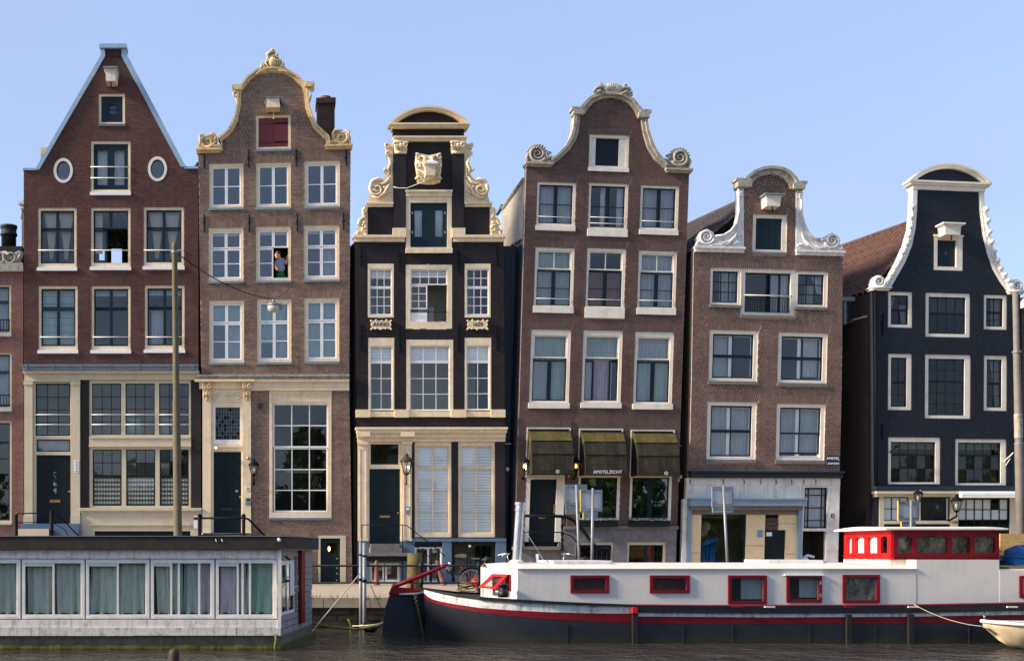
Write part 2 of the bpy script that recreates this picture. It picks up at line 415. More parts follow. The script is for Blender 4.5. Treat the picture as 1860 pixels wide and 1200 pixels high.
def bricks(H, outline, mat, course=3.4, length=12.2, joint=.6, relief=.006, nsingle=290, skip=()):
    """real bricks laid course by course; the full stretchers that show best are objects of their own"""
    y0 = min(p[1] for p in outline); y1 = max(p[1] for p in outline)
    for a in H.arches: a['yt'] = y1-math.ceil((y1-a['yt'])/course-.45)*course+joint*.5; a['poly'] = [(x, a['yt']+(.2 if i < 2 else 0)) if i < 2 else (x, y) for i, (x, y) in enumerate(a['poly'])]
    holes = H.holes+[a['poly'] for a in H.arches]+list(skip)
    rng = random.Random(11); rects = []; full = []; row = 0; y = y1
    while y > y0:
        ya, yb = y-course+joint*.8, y
        A = isect(free(outline, holes, ya+course*.36), free(outline, holes, yb-course*.36))
        for a, b in A:
            x = a-(a % length)-length*(.5 if row % 2 else 0)-(0 if row % 4 < 2 else length*.25)
            head = row % 2 == 0
            while x < b:
                L = length*.5 if head and rng.random() < .5 else length
                l, r = max(x, a+.15), min(x+L-joint, b-.15)
                if r-l > 1.2:
                    (full if (L == length and r-l > length-joint-.01) else rects).append((l, ya, r, yb))
                x += L
        y -= course; row += 1
    for a in H.arches:
        n = a['n']
        for i in range(n):
            t0, t1 = i/n, (i+1-.24)/n
            (xa, xb), (xc, xd) = a['bot'], a['top']
            rects.append(((xa+(xb-xa)*t0, a['yb']), (xa+(xb-xa)*t1, a['yb']), (xc+(xd-xc)*t1, a['yt']), (xc+(xd-xc)*t0, a['yt'])))
    rng.shuffle(full); one, rest = full[:nsingle], full[nsingle:]
    v, f = [], []
    m = MB(H)
    for q in rects+rest:
        if not isinstance(q[0], tuple): q = [(q[0], q[1]), (q[2], q[1]), (q[2], q[3]), (q[0], q[3])]
        d = -relief-rng.random()*.004; n = len(v)
        v += [m.P(a, b, d) for a, b in q]+[m.P(a, b, .004) for a, b in q]
        f += [(n, n+3, n+2, n+1), (n, n+1, n+5, n+4), (n+1, n+2, n+6, n+5), (n+2, n+3, n+7, n+6), (n+3, n, n+4, n+7)]
    m.v, m.f = v, f
    m.build('brickwork', mat, H, recalc=False, kind='stuff')
    if one:
        w, h = (length-joint)/110, (course-joint*.8)/110
        me = bpy.data.meshes.new('brick')
        q = [(-w, h), (w, h), (w, -h), (-w, -h)]
        me.from_pydata([(a, -relief-.002, b) for a, b in q]+[(a, .004, b) for a, b in q], [],
                       [(0, 3, 2, 1), (0, 1, 5, 4), (1, 2, 6, 5), (2, 3, 7, 6), (3, 0, 4, 7)])
        me.materials.append(MATS[mat])
        for (l, ya, r, yb) in one:
            cx, cy = (l+r)/2, (ya+yb)/2; p = m.P(cx, cy, rng.uniform(-.002, .001))
            o = bpy.data.objects.new('brick', me); COL.objects.link(o); o.parent = H.root
            o.location = (p[0]-H.base[0], p[1]-H.base[1], p[2]-H.base[2]); o.rotation_euler = (0, math.atan(H.b(cy)), 0)
def arch(H, r, h=13, flare=4, gap=0, ext=1):
    """soldier course over an opening r (px rect, local)"""
    x0, x1, yb = r[0]-ext, r[2]+ext, r[1]-gap-.4; yt = yb-h
    H.arches.append(dict(bot=(x0, x1), top=(x0-flare, x1+flare), yb=yb, yt=yt, n=int((x1-x0+flare)/3.5),
                         poly=[(x0-flare, yt-.5), (x1+flare, yt-.5), (x1+.5, yb+.3), (x0-.5, yb+.3)]))
# ------------------------------------------------------------------ windows
def sheet(m, x0, y0, x1, y1, d, folds=6, amp=.03, tie=None, seed=0):
    """hanging cloth: folds across, optional gathering: tie=(fraction of width kept at the foot, side)"""
    rng = random.Random(seed); nx, ny = max(8, folds*4), 8; n0 = len(m.v); ph = rng.random()*6
    fr = [rng.uniform(.7, 1.3) for _ in range(3)]
    for j in range(ny+1):
        t = j/ny; yy = y0+(y1-y0)*t
        for i in range(nx+1):
            u = i/nx; xx = x0+(x1-x0)*u
            if tie:
                k = 1-(1-tie[0])*t**.8; ax = x0 if tie[1] == 'l' else x1 if tie[1] == 'r' else (x0+x1)/2
                xx = ax+(xx-ax)*k
            w = math.sin(u*folds*6.283*fr[0]+ph)+.5*math.sin(u*folds*11*fr[1]+ph*2+t)
            m.v.append(m.P(xx, yy, d+amp*w*(.5+.5*t)))
    for j in range(ny):
        for i in range(nx):
            a = n0+j*(nx+1)+i; m.f.append((a, a+1, a+nx+2, a+nx+1))
    return m
SEED = [0]
def curtains(H, par, inner, specs, d):
    x0, y0, x1, y1 = inner; w, h = x1-x0, y1-y0
    for sp in specs:
        kind, fa, fb, fc, fd, mat = sp[:6]; SEED[0] += 1
        r = (x0+w*fa, y0+h*fb, x0+w*fc, y0+h*fd); m = MB(H)
        if kind == 'slats':
            n = max(3, int((r[3]-r[1])/5.0))
            for i in range(n):
                yy = r[1]+(r[3]-r[1])*i/n; hh = (r[3]-r[1])/n*.93
                q = [(r[0], yy), (r[2], yy), (r[2], yy+hh), (r[0], yy+hh)]
                m.hexa([m.P(*q[0], d+.008), m.P(*q[1], d+.008), m.P(*q[2], d-.006), m.P(*q[3], d-.006),
                        m.P(*q[0], d+.012), m.P(*q[1], d+.012), m.P(*q[2], d-.002), m.P(*q[3], d-.002)])
            m.build('blind', mat, par)
        elif kind == 'roller':
            m.rect(*r, d, d+.006); m.rect(r[0], r[3]-1, r[2], r[3], d-.006, d+.012); m.build('blind', mat, par)
        elif kind == 'roman':
            n = max(2, int((r[3]-r[1])/12))
            for i in range(n):
                yy = r[1]+(r[3]-r[1])*i/n; m.rect(r[0], yy, r[2], yy+(r[3]-r[1])/n-.8, d-(.012 if i % 2 else 0), d+.02)
            m.build('blind', mat, par)
        else:
            tie = {'sheet': None, 'tiel': (.35, 'l'), 'tier': (.35, 'r'), 'tiec': (.2, 'c')}[kind]
            sheet(m, *r, d+.03, max(2, int((r[2]-r[0])/5)), .022, tie, SEED[0]); m.build('curtain', mat, par, True, recalc=False)
def glaze(H, par, r, cols, rows, stile, munt, mat, d, glass='glass', skip=()):
    """one sash: stiles, rails and glazing bars in one mesh, every pane its own object"""
    x0, y0, x1, y1 = r; m = MB(H); st = stile if isinstance(stile, tuple) else (stile,)*4
    m.ring(x0, y0, x1, y1, *st, d, d+.045)
    ix0, iy0, ix1, iy1 = x0+st[0], y0+st[1], x1-st[2], y1-st[3]
    cw = (ix1-ix0-munt*(cols-1))/cols; rh = (iy1-iy0-munt*(rows-1))/rows
    for i in range(1, cols): a = ix0+i*cw+(i-1)*munt; m.rect(a, iy0, a+munt, iy1, d+.006, d+.038)
    for j in range(1, rows): a = iy0+j*rh+(j-1)*munt; m.rect(ix0, a, ix1, a+munt, d+.008, d+.036)
    m.build('sash', mat, par)
    if glass:
        for i in range(cols):
            for j in range(rows):
                if (i, j) in skip: continue
                a, b = ix0+i*(cw+munt), iy0+j*(rh+munt); t = random.uniform(-.0042, .0042); u = random.uniform(-.0035, .0035)
                g = MB(H); q = [(a-.2, b-.2, d+.02+t), (a+cw+.2, b-.2, d+.02+u), (a+cw+.2, b+rh+.2, d+.02-t), (a-.2, b+rh+.2, d+.02-u)]
                g.add([g.P(*p) for p in q], [(0, 1, 2, 3)])
                g.build('pane', glass, par, recalc=False)
def window(H, r, fw, fmat, sashes, sill=None, d=.035, curt=(), smat='sash_dark', glass='glass', hole=True, arc=None, name='window', cd=.16, proud=None):
    """r: outer frame in photo px without the sill. sashes: (fx0,fy0,fx1,fy1,cols,rows,stile,munt[,mat,glass,dd]) in fractions of the opening"""
    r = H.urect(r); l, t, rr, b = fw if isinstance(fw, tuple) else (fw,)*4
    if hole: H.holes.append(rp((r[0], r[1], r[2], r[3]+(sill[0] if sill else 0))))
    if arc: arch(H, r, *arc)
    f = MB(H).ring(*r, l, t, rr, b, d if proud is None else proud, .16)
    w = f.build(name, fmat, H)
    x0, y0, x1, y1 = r[0]+l, r[1]+t, r[2]-rr, r[3]-b; ww, hh = x1-x0, y1-y0
    for s in sashes:
        mat = s[8] if len(s) > 8 and s[8] else smat; gl = s[9] if len(s) > 9 else glass; dd = s[10] if len(s) > 10 else 0
        glaze(H, w, (x0+ww*s[0]+.05, y0+hh*s[1]+.05, x0+ww*s[2]-.05, y0+hh*s[3]-.05), s[4], s[5], s[6], s[7], mat, d+.035+dd, gl)
    if curt: curtains(H, w, (x0, y0, x1, y1), curt, d+cd)
    if sill: MB(H).rect(r[0]-sill[2], r[3]+.05, r[2]+sill[2], r[3]+sill[0], -sill[3], .16).build('sill', sill[1], w)
    return w
def rails(H, par, x0, x1, ys, mat='white_paint', d=-.05, r=.016, stand=True):
    m = MB(H)
    for y in ys:
        m.ptube([(x0, y, d), (x1, y, d)], r, 6)
        if stand:
            for x in (x0, x1): m.ptube([(x, y, d), (x, y, .05)], r*.8, 5)
    m.build('safety_rail', mat, par, True)
def solid(H, name, mat, rects, par=None, kind=None):
    m = MB(H)
    for q in rects: m.rect(*q)
    return m.build(name, mat, par if par is not None else H, kind=kind)
def pieces(H, name, mat, rects, par=None):
    for q in rects: o = solid(H, name, mat, [q], par)
    return o
def body(H, xl, xr, ytop, floors, depth=8.0, mat='brick_dark', ridge=None, tile='roof_tile_dark', skew=-.25, eave=None, back=(), room='interior', rd=3.2, rs=.264):
    """side and back walls, floors and a tiled roof behind the facade; the plots run back obliquely"""
    D = depth; sk = skew
    def pl(x, py, y):
        a, b = H.warp(x, py); return (X(a)+sk*y, y, Z(b))
    for x, t in ((xl, 14), (xr-14, 14)):
        m = MB(H); m.hexa([pl(x, ytop, .262), pl(x+t, ytop, .262), pl(x+t, 1064, .262), pl(x, 1064, .262),
                           pl(x, ytop, D), pl(x+t, ytop, D), pl(x+t, 1064, D), pl(x, 1064, D)]); m.build('side_wall', mat, H)
    m = MB(H)
    ys = sorted({ytop, 1064}|{v for bk in back for v in (bk[1], bk[3])})
    for ya, yb in zip(ys, ys[1:]):
        xs = minus([(xl, xr)], [(bk[0], bk[2]) for bk in back if bk[1] <= ya and bk[3] >= yb])
        for a, b in xs:
            m.hexa([pl(a, ya, D), pl(b, ya, D), pl(b, yb, D), pl(a, yb, D), pl(a, ya, D+.2), pl(b, ya, D+.2), pl(b, yb, D+.2), pl(a, yb, D+.2)])
    m.build('back_wall', 'interior', H)
    m = MB(H)
    for fy in [ytop+1]+list(floors):
        m.hexa([pl(xl+14, fy, .27), pl(xr-14, fy, .27), pl(xr-14, fy+10, .27), pl(xl+14, fy+10, .27),
                pl(xl+14, fy, D-.01), pl(xr-14, fy, D-.01), pl(xr-14, fy+10, D-.01), pl(xl+14, fy+10, D-.01)])
    m.build('storey_floors', room, H)
    if floors:
        m = MB(H); y = sorted([ytop+1]+list(floors))
        for a, b in zip(y, y[1:]+[1064]):
            m.hexa([pl(xl+14, a+10, rd), pl(xr-14, a+10, rd), pl(xr-14, b, rd), pl(xl+14, b, rd),
                    pl(xl+14, a+10, rd+.1), pl(xr-14, a+10, rd+.1), pl(xr-14, b, rd+.1), pl(xl+14, b, rd+.1)]) if not back or b < back[0][1] or a > back[0][3] else None
        if m.v: m.build('room_wall', room, H)
    if ridge and ytop-ridge[1] > 30:
        m = MB(H); rx, ry = ridge; t3 = [(xl+6, ytop), (rx, ry+6), (xr-6, ytop)]; v = [pl(a, b, 1.5) for a, b in t3]+[pl(a, b, 1.6) for a, b in t3]; m.add(v, [(0, 1, 2), (5, 4, 3), (0, 1, 4, 3), (1, 2, 5, 4), (2, 0, 3, 5)]); m.build('attic_partition', 'interior', H)
    if ridge:
        rx, ry = ridge; ey = eave if eave else ytop
        for side, ex in (('l', xl), ('r', xr)):
            m = MB(H); A = Vector(pl(rx, ry, 0)); B = Vector(pl(ex, ey, 0)); n = (B-A); L = n.length
            nn = Vector((-n.z, 0, n.x)).normalized(); nn = nn if nn.z > 0 else -nn
            rows = max(4, int(L/.42)); pitch = .27; cols = int((D-.2)/pitch)*6
            for j in range(rows):
                for e in (0, 1):
                    for i in range(cols+1):
                        ys = .264 if side == 'l' else rs; y = ys+(D-ys)*i/cols; ph = y/pitch
                        hgt = .06*math.sin(ph*2*math.pi)+(.018 if e else .0)
                        p = A+n*((j+e*1.02)/rows)+nn*hgt; m.v.append((p.x+sk*y, y, p.z))
            for k in range(2*rows-1):
                for i in range(cols):
                    a = k*(cols+1)+i; m.f.append((a, a+1, a+cols+2, a+cols+1))
            m.build('roof', tile, H, recalc=False, kind='stuff')
        m = MB(H); a = pl(rx, ry, .264); b = pl(rx, ry, D); m.tube([a, b], .09, 8); m.build('ridge_tiles', tile, H, True)
def anchor(H, pts):
    for x, y, h in pts:
        x, y = H.unw(x, y); MB(H).rect(x-.9, y, x+.9, y+h, -.045, -.012).rect(x-1.8, y+h*.45, x+1.8, y+h*.55, -.05, -.02).build('wall_anchor', 'iron', H)
def hoist(H, x0, y0, x1, y1, out=.75, mat='cream', cap='lead', flare=3):
    """hoisting beam housing that juts out above the hatch"""
    x0, y0 = K(x0, y0, -out); x1, y1 = K(x1, y1, -out); x0, y0, x1, y1 = H.urect((x0, y0, x1, y1)); m = MB(H); h = y1-y0
    m.hexa([m.P(x0+flare, y0+h*.22, -out), m.P(x1-flare, y0+h*.22, -out), m.P(x1-flare-1.5, y1, -out), m.P(x0+flare+1.5, y1, -out),
            m.P(x0+flare-1, y0+h*.22, .0), m.P(x1-flare+1, y0+h*.22, .0), m.P(x1-flare-1, y1, .0), m.P(x0+flare+1, y1, .0)])
    m.rect(x0+flare-1.6, y0+h*.22, x1-flare+1.6, y0+h*.34, -out-.04, -.012)
    b = m.build('hoist_beam', mat, H)
    m = MB(H); xm = (x0+x1)/2
    m.add([m.P(x0, y0+h*.24, -out-.1), m.P(x1, y0+h*.24, -out-.1), m.P(x1, y0+h*.12, -out-.1), m.P(x0, y0+h*.12, -out-.1), m.P(xm, y0, -out*.6),
           m.P(x0, y0+h*.24, 0), m.P(x1, y0+h*.24, 0), m.P(x1, y0+h*.12, 0), m.P(x0, y0+h*.12, 0), m.P(xm, y0-h*.06, 0)],
          [(0, 1, 2, 3), (3, 2, 4), (0, 1, 6, 5), (1, 2, 7, 6), (0, 3, 8, 5), (2, 4, 9, 7), (3, 4, 9, 8), (5, 6, 7, 8), (7, 8, 9)])
    m.build('cap', cap, b)
    m = MB(H); m.ptube([(xm, y1, -out*.8), (xm, y1+h*.25, -out*.8)], .02, 6); m.pblob(xm, y1+h*.3, -out*.8, 1.6, 1.8, .03); m.build('hook', 'iron', b)
    return b
# ------------------------------------------------------------------ setting: water, quay, street
QY, WZ = -12.0, -.70
structure(MB().box(-260, 260, .0, 160, -.9, -.06), 'ground', 'earth')
def watermat():
    m, nt, p = newmat('water')
    p.inputs['Base Color'].default_value = (.045, .038, .030, 1); p.inputs['Roughness'].default_value = .06; p.inputs['IOR'].default_value = 1.33
    a = noise(nt, 1.15, 4, .6, (.8, .7, 1)); b = noise(nt, 5.5, 3, .6, (.7, .7, 1)); 
    h = math_(nt, 'ADD', a, math_(nt, 'MULTIPLY', b, .38))
    bump(nt, p, h, 1.0, .2)
watermat()
structure(MB().box(-260, 260, -101, QY+.3, WZ-2, WZ), 'water', 'water')
structure(MB().box(-260, 260, QY+.45, -2.2, -.9, 0), 'street', 'pavers')
structure(MB().box(-260, 260, -2.196, .4, -.9, .012), 'pavement', 'pavers')
structure(MB().box(-260, 260, -240, -100, -2, .1), 'far_bank', 'earth')
m = MB(); rg = random.Random(21)                       # the tree-lined bank across the water, mirrored in the window panes
for tx in range(-150, 160, 7):
    hgt = rg.uniform(8, 15); cx = tx+rg.uniform(-2, 2); cy = -112+rg.uniform(-4, 4); wd = rg.uniform(3.5, 5.5)
    for _ in range(900):
        a = rg.random()*6.28; u = rg.random()**.5; z = .3+rg.random()*hgt; w = wd*u*math.sin(math.pi*min(.97, .1+.9*(z/(hgt+2))))**.6
        c = Vector((cx+w*math.cos(a), cy+w*math.sin(a), z)); e = Vector((rg.uniform(-1, 1), rg.uniform(-1, 1), rg.uniform(-1, 1)))*.6; f = Vector((rg.uniform(-1, 1), rg.uniform(-1, 1), rg.uniform(-1, 1)))*.6
        m.add([c-e, c+f, c+e, c-f], [(0, 1, 2, 3)])
    m.tube([(cx, cy, 0), (cx, cy, hgt*.7)], [.3, .1], 6)
for k in range(60): x = -160+k*5.4; h = rg.uniform(5, 9.5); m.box(x, x+5.4, -122, -119, 0, h)  # plain blocks added behind the trees to darken bright sky gaps in the reflections
o = m.build('far_trees', 'leaf', None, recalc=False, kind='stuff'); o['label'] = 'tree-lined bank across the water, seen only mirrored in the panes'; o['category'] = 'trees'
quay = thing('quay_wall', 'dark mossy brick quay wall under the street edge with pale coping', 'quay wall', (0, QY, WZ))
MB().box(-80, 80, QY+.02, QY+.449, -2.5, -.22).build('wall', 'quay_brick', quay, base=quay.base)
x = -60.0; i = 0
while x < 60:
    L = random.uniform(1.0, 1.5)
    if -20 < x < 24: MB().box(x+.006, x+L-.006, QY-.06, QY+.44, -.218, .012+random.uniform(-.006, .006)).build('coping_stone', 'coping', quay, base=quay.base)
    else: MB().box(x+.006, x+L-.006, QY-.06, QY+.44, -.218, .01).build('coping_stone', 'coping', quay, base=quay.base) if -24 < x < 28 else None
    x += L
m = MB(); rng = random.Random(3)                       # coursed stones on the quay face
z = -.24
while z > WZ-.1:
    x = -16+rng.random()
    while x < 10:
        L = rng.uniform(.35, .7); q = (x, x+L-.015, QY-.005-rng.random()*.02, QY+.03, z-.13, z)
        if -7.7 < x < -4.6: MB().box(*q).build('stone', 'quay_brick', quay, base=quay.base)
        else: m.box(*q)
        x += L
    z -= .145
m.build('stonework', 'quay_brick', quay, base=quay.base, kind='stuff')
m = MB(); 
for _ in range(420):                                   # weeds rooted in the quay joints
    x = rng.uniform(-7.5, -1.8); z = rng.choice([-.02, -.23, -.38, -.5])+rng.uniform(-.02, .02); L = rng.uniform(.05, .17); dx = rng.uniform(-.07, .07)
    y = QY-.06 if z > -.1 else QY-.02
    m.add([(x-.008, y, z), (x+.008, y, z), (x+dx, y-.06, z+L*(1 if z > -.1 else .3))], [(0, 1, 2)])
w = m.build('weeds', 'leaf', quay, base=quay.base, recalc=False, kind='stuff')
# ------------------------------------------------------------------ house 0: edge of the picture, left
H = House('brick_house', 'pale pink brick canal house cut by the left picture edge', 'house', -20)
S1 = (0, 0, 1, .33, 1, 1, 2.2, 0); S2 = (0, .34, 1, 1, 1, 1, 2.2, 0)
for r in ((-48, 517, 20, 606), (-48, 640, 21, 742)):
    w = window(H, r, 3.5, 'khaki', [(0, 0, .5, .33, 1, 1, 2.2, 0), (.5, 0, 1, .33, 1, 1, 2.2, 0), (0, .34, .5, 1, 1, 1, 2.2, 0), (.5, .34, 1, 1, 1, 1, 2.2, 0)], (5, 'offwhite', 1, .05), curt=[('sheet', 0, 0, 1, 1, 'curtain_grey')], smat='sash_green', arc=(12, 3))
    m = MB(H); yb = r[3]-6; m.ptube([(-48, yb-18, -.12), (20, yb-18, -.12)], .018); m.ptube([(-48, yb, -.12), (20, yb, -.12)], .018)
    for k in range(13): m.ptube([(-46+k*5.4, yb-18, -.12), (-46+k*5.4, yb, -.12)], .01, 5)
    m.build('balcony_rail', 'iron', H, True)
w = window(H, (-48, 764, 21, 948), 3.5, 'khaki', [(0, 0, 1, .2, 1, 1, 2, 0), (0, .2, 1, 1, 2, 5, 2.5, 1.4)], (4, 'khaki', 1, .04), smat='sash_green', arc=(12, 3))
out = [(-60, 490), (42, 490), (42, 1062), (-60, 1062)]
wall(H, out, 'mortar_pink'); bricks(H, out, 'brick_pink', nsingle=200)
m = MB(H); m.rect(-60, 484, 43, 494, -.14, .2); m.rect(-60, 478, 42, 484, -.08, .2); m.build('cornice', 'greystone', H)
m = MB(H); m.prism([(-10, 480), (-4, 458), (10, 455), (20, 462), (34, 455), (41, 457), (41, 466), (37, 472), (41, 480)], .0, .2)
m.spiral(19, 467, 13, 2, 2.6, 1.6, -.03, 3, 1.2); m.spiral(0, 470, 12, 3, 0, 1.4, -.03, 3, 1.2, mirror=-1); m.leafp([(28, 476), (35, 468), (38, 458)], -.03, 3); m.build('carved_scroll', 'greystone', H, True)
body(H, -60, 42, 494, [610, 745], mat='brick_dark', ridge=(-40, 440), tile='roof_black')
m = MB(H); q = K(-60, 447, .6)+K(40, 480, .6); m.rect(*q, .6, 3.2); m.build('roof_edge', 'roof_black', H)
p = W(16, 447, 2); MB(H).lathe(p, [(.26, -.3), (.26, .35), (.3, .36), (.3, .42), (.27, .43), (.27, .6), (.3, .62), (.3, .7), (.1, .72)], 14).build('chimney_pot', 'roof_black', H, True)
# ------------------------------------------------------------------ house 1: dark red spout gable
H = House('gabled_house', 'dark red brick house with a plain triangular gable and two oval windows', 'house', 202)
cas = lambda t, s=2.6: [(0, 0, .5, t, 1, 1, s, 0), (.5, 0, 1, t, 1, 1, s, 0), (0, t+.012, .5, 1, 1, 1, s, 0), (.5, t+.012, 1, 1, 1, 1, s, 0)]
tied = [('tier', 0, 0, .52, .95, 'curtain_cream'), ('tiel', .48, 0, 1, .95, 'curtain_cream')]
for r, cu, sa in (((69, 377, 139, 486), [('tiec', .06, .03, .52, .9, 'curtain_cream'), ('tiec', .5, .03, .96, .9, 'curtain_cream')], cas(.35)),
              ((165, 377, 237, 485), [('sheet', .03, 0, .24, .8, 'curtain_cream')], [(0, 0, .5, .35, 1, 1, 2.6, 0), (.5, 0, 1, .35, 1, 1, 2.6, 0), (0, .362, .4, 1, 1, 1, 2.6, 0, None, 'glass', .03)]),
              ((261, 376, 334, 484), [('tiec', .06, .03, .52, .9, 'curtain_cream'), ('tiec', .5, .03, .96, .9, 'curtain_cream')], cas(.35))):
    w = window(H, r, (4.5, 5, 4.5, 8), 'cream', sa, (6, 'white_paint', 1.5, .06), curt=cu, smat='sash_green', arc=(14, 3))
    rails(H, w, r[0]+1, r[2]-1, [455])
for r, cu in (((70, 519, 141, 636), [('roman', .02, 0, .98, 1, 'curtain_green')]), ((166, 519, 237, 636), [('roman', .02, 0, .98, .12, 'curtain_green')]), ((263, 518, 335, 635), [('roman', .02, 0, .98, .12, 'curtain_green'), ('sheet', .1, .35, .5, 1, 'curtain_grey')])):
    w = window(H, r, (4.5, 5, 4.5, 8), 'cream', cas(.34), (6, 'white_paint', 1.5, .06), curt=cu, smat='sash_green', arc=(14, 3))
    rails(H, w, r[0]+3, r[2]-3, [612], d=-.01)
w = window(H, (165, 256, 237, 349), (4.5, 5, 4.5, 5), 'cream', [(0, 0, .5, 1, 1, 1, (7, 11, 6, 9), 0), (.5, 0, 1, 1, 1, 1, (6, 11, 7, 9), 0)], (6, 'white_paint', 1, .06), curt=[('sheet', .06, .05, .45, .98, 'curtain_white'), ('sheet', .55, .05, .94, .98, 'curtain_white')], smat='sash_green', arc=(13, 4))
rails(H, w, 165, 237, [304, 324])
w = window(H, (179, 170, 227, 226), 4.5, 'cream', [], (4, 'bluestone', 1, .05), arc=(11, 4), name='hatch')
m = MB(H); m.ring(183.6, 174.6, 222.4, 221.4, 13.6, 14.5, 10.5, 14, .07, .12); m.build('hatch_door', 'sash_green', w)
glaze(H, w, (197, 189, 212, 207.5), 1, 2, 1.2, 1.2, 'sash_dark', .085)
for cx, cy in ((115, 310), (286, 307)):
    n = 28; E = lambda a, b: [(cx+a*math.cos(2*math.pi*i/n), cy+b*math.sin(2*math.pi*i/n)) for i in range(n)]
    H.holes.append(E(17, 22)); o = E(17.5, 22.5)+E(17.5, 22.5)[:1]; q = E(12.5, 17.5)+E(12.5, 17.5)[:1]
    w = MB(H).band(o, q, -.02, .14).build('oval_window', 'ivory', H)
    MB(H).band(E(12.6, 17.6)+E(12.6, 17.6)[:1], E(11, 16)+E(11, 16)[:1], .04, .1).build('sash', 'sash_dark', w)
    g = MB(H); g.add([g.P(a, b, .07) for a, b in E(11.5, 16.5)], [tuple(range(n))]); g.build('pane', 'glass_sky', w)
out = [(43, 308), (68, 308), (190, 103), (190, 89), (221, 89), (222, 103), (334, 304), (360, 305), (360, 676), (44, 676)]
wall(H, out, 'mortar_red'); bricks(H, out, 'brick_red', course=3.3)
m = MB(H); m.band([(64, 309), (184, 101), (183, 90)], [(72, 309), (191.5, 103), (190.5, 90)], -.07, .3)
m.band([(338, 304), (230, 99), (229.5, 90)], [(329, 304), (221, 103), (221.5, 90)], -.07, .3); m.rect(181.5, 83, 230.5, 90, -.14, .34); m.rect(185, 81.5, 227, 83, -.1, .3)
m.rect(42, 306, 68, 310, -.06, .3); m.rect(334, 303, 360.5, 307, -.06, .3); m.build('gable_coping', 'zinc', H)
b = hoist(H, 188, 119, 214, 147, .5, 'ivory', 'lead'); m = MB(H); m.ptube([(203, 156, -.3), (203, 174, -.3)], .012, 5); m.build('hoist_cable', 'iron', b)
solid(H, 'dripstone', 'brick_red', [(190, 100, 221, 103, -.03, .0)])
body(H, 52, 352, 318, [362, 500, 668], ridge=(206, 165), mat='brick_dark', depth=5.5, room='room_light', back=((212, 378, 224, 400), (237, 374, 260, 406)))
# interior posts and a sloping brace seen through the open casement
m = MB(H); [m.rect(150+k*18, 372, 156+k*18, 377, .4, 5.3) for k in range(7)]; m.build('ceiling_beams', 'interior_pale', H)
# timber ground floor front
solid(H, 'front_cornice', 'lead', [(42, 664, 361, 667, -.30, .0), (43, 667, 360.5, 674, -.26, .0)])
m = MB(H); [m.rect(x-.7, 663.4, x+.7, 674.6, -.315, -.2) for x in (52, 101, 151, 203, 254, 308, 352)]; m.build('lead_seam', 'lead', H)
solid(H, 'fascia', 'khaki', [(44, 674.2, 362, 679, -.2, .05), (45, 679, 364, 690, -.08, .05), (45, 690, 146, 693, -.12, .05)])
for a, b_ in ((45, 60), (130, 146)): solid(H, 'pilaster', 'khaki', [(a, 693.2, b_, 951, -.09, .1), (a-1, 693.2, b_+1, 699, -.12, -.0905), (a-1, 936, b_+1, 951, -.13, -.0905)])
pieces(H, 'wall', 'brick_black', [(146.2, 690.2, 162, 922, -.03, .25), (347, 690.2, 365, 922, -.03, .25)])
w = window(H, (60.2, 693.2, 129.8, 795), (4.5, 3, 2.5, 4), 'khaki', [(0, 0, 1, 1, 3, 4, 2, 1.1)], hole=False, d=0, smat='sash_dark'); rails(H, w, 63, 128, [753, 771])
w = window(H, (60.2, 795.2, 129.8, 826), (6, 2, 2, 6), 'khaki', [(0, 0, 1, 1, 1, 1, 1.6, 0)], hole=False, d=0, curt=[('sheet', .03, .15, .97, .9, 'curtain_grey')])
d = solid(H, 'door', 'door_black', [(66, 827, 96, 953, .05, .1), (102, 827, 128.4, 953, .05, .1), (96, 827, 102, 856, .05, .1), (96, 897, 102, 953, .05, .1)])
solid(H, 'pane', 'glass_sky', [(96, 856, 102, 897, .07, .075)], d); solid(H, 'letterbox', 'brass', [(90, 907, 109, 912, .035, .05)], d)
m = MB(H); m.pblob(126, 892, .03, 1.6, 1.6, .03); m.build('knob', 'brass', d, True)
solid(H, 'door_surround', 'khaki', [(60.2, 826, 66, 953, .0, .1), (128.4, 826, 129.8, 953, .0, .1)])
m = MB(H); m.rect(136, 836, 144, 858, -.1, -.09); n = m.build('house_number_plate', 'paper', H)
for k in range(4): text(H, str(98-k*0), 140, 839.5+k*5.2, 2.6, -.103, 'iron', n)
for i, (a, b_) in enumerate(((162.2, 224), (224, 285), (285, 346.8))):
    w = window(H, (a, 690.2, b_, 792), (5 if i == 0 else 4, 6, 4, 3), 'khaki', [(0, 0, 1, 1, 3, 4, 1.6, 1.1)], hole=False, d=0, smat='sash_dark', curt=[('sheet', .0, .68, .5, 1, 'curtain_green')] if i else ())
    rails(H, w, a+5, b_-4, [753, 771])
    w = window(H, (a, 812, b_, 922), (6 if i == 0 else 5, 4, 3 if i < 2 else 4, 4), 'khaki', [(0, 0, 1, .47, 3, 2, 1.8, 1.1), (0, .475, 1, 1, 1, 1, 1.8, 0, None, 'glass', .02)], hole=False, d=0, smat='sash_dark')
    # dotted lace: rows of discs woven on a net curtain
    m = MB(H); x0, x1 = a+8, b_-6; nn = 9
    for rr in range(6):
        for c in range(nn):
            xx = x0+(x1-x0)*(c+.5)/nn; yy = 871+rr*8.2; q = [(xx+2.1*math.cos(t*1.047), yy+2.3*math.sin(t*1.047)) for t in range(6)]
            m.add([m.P(u, v, .13+.01*math.sin(c*2)) for u, v in q], [tuple(range(6))])
    m.build('lace_dots', 'paper', w, recalc=False, kind='stuff'); m = MB(H); sheet(m, x0-2, 866, x1+2, 918, .19, 6, .012); m.build('lace_curtain', 'curtain_olive', w, recalc=False)
solid(H, 'panel', 'khaki', [(162.2, 792, 347, 812, -.05, .1), (163.5, 794, 346, 796, -.08, -.0505), (162, 808, 347.5, 811.5, -.1, -.0505)])
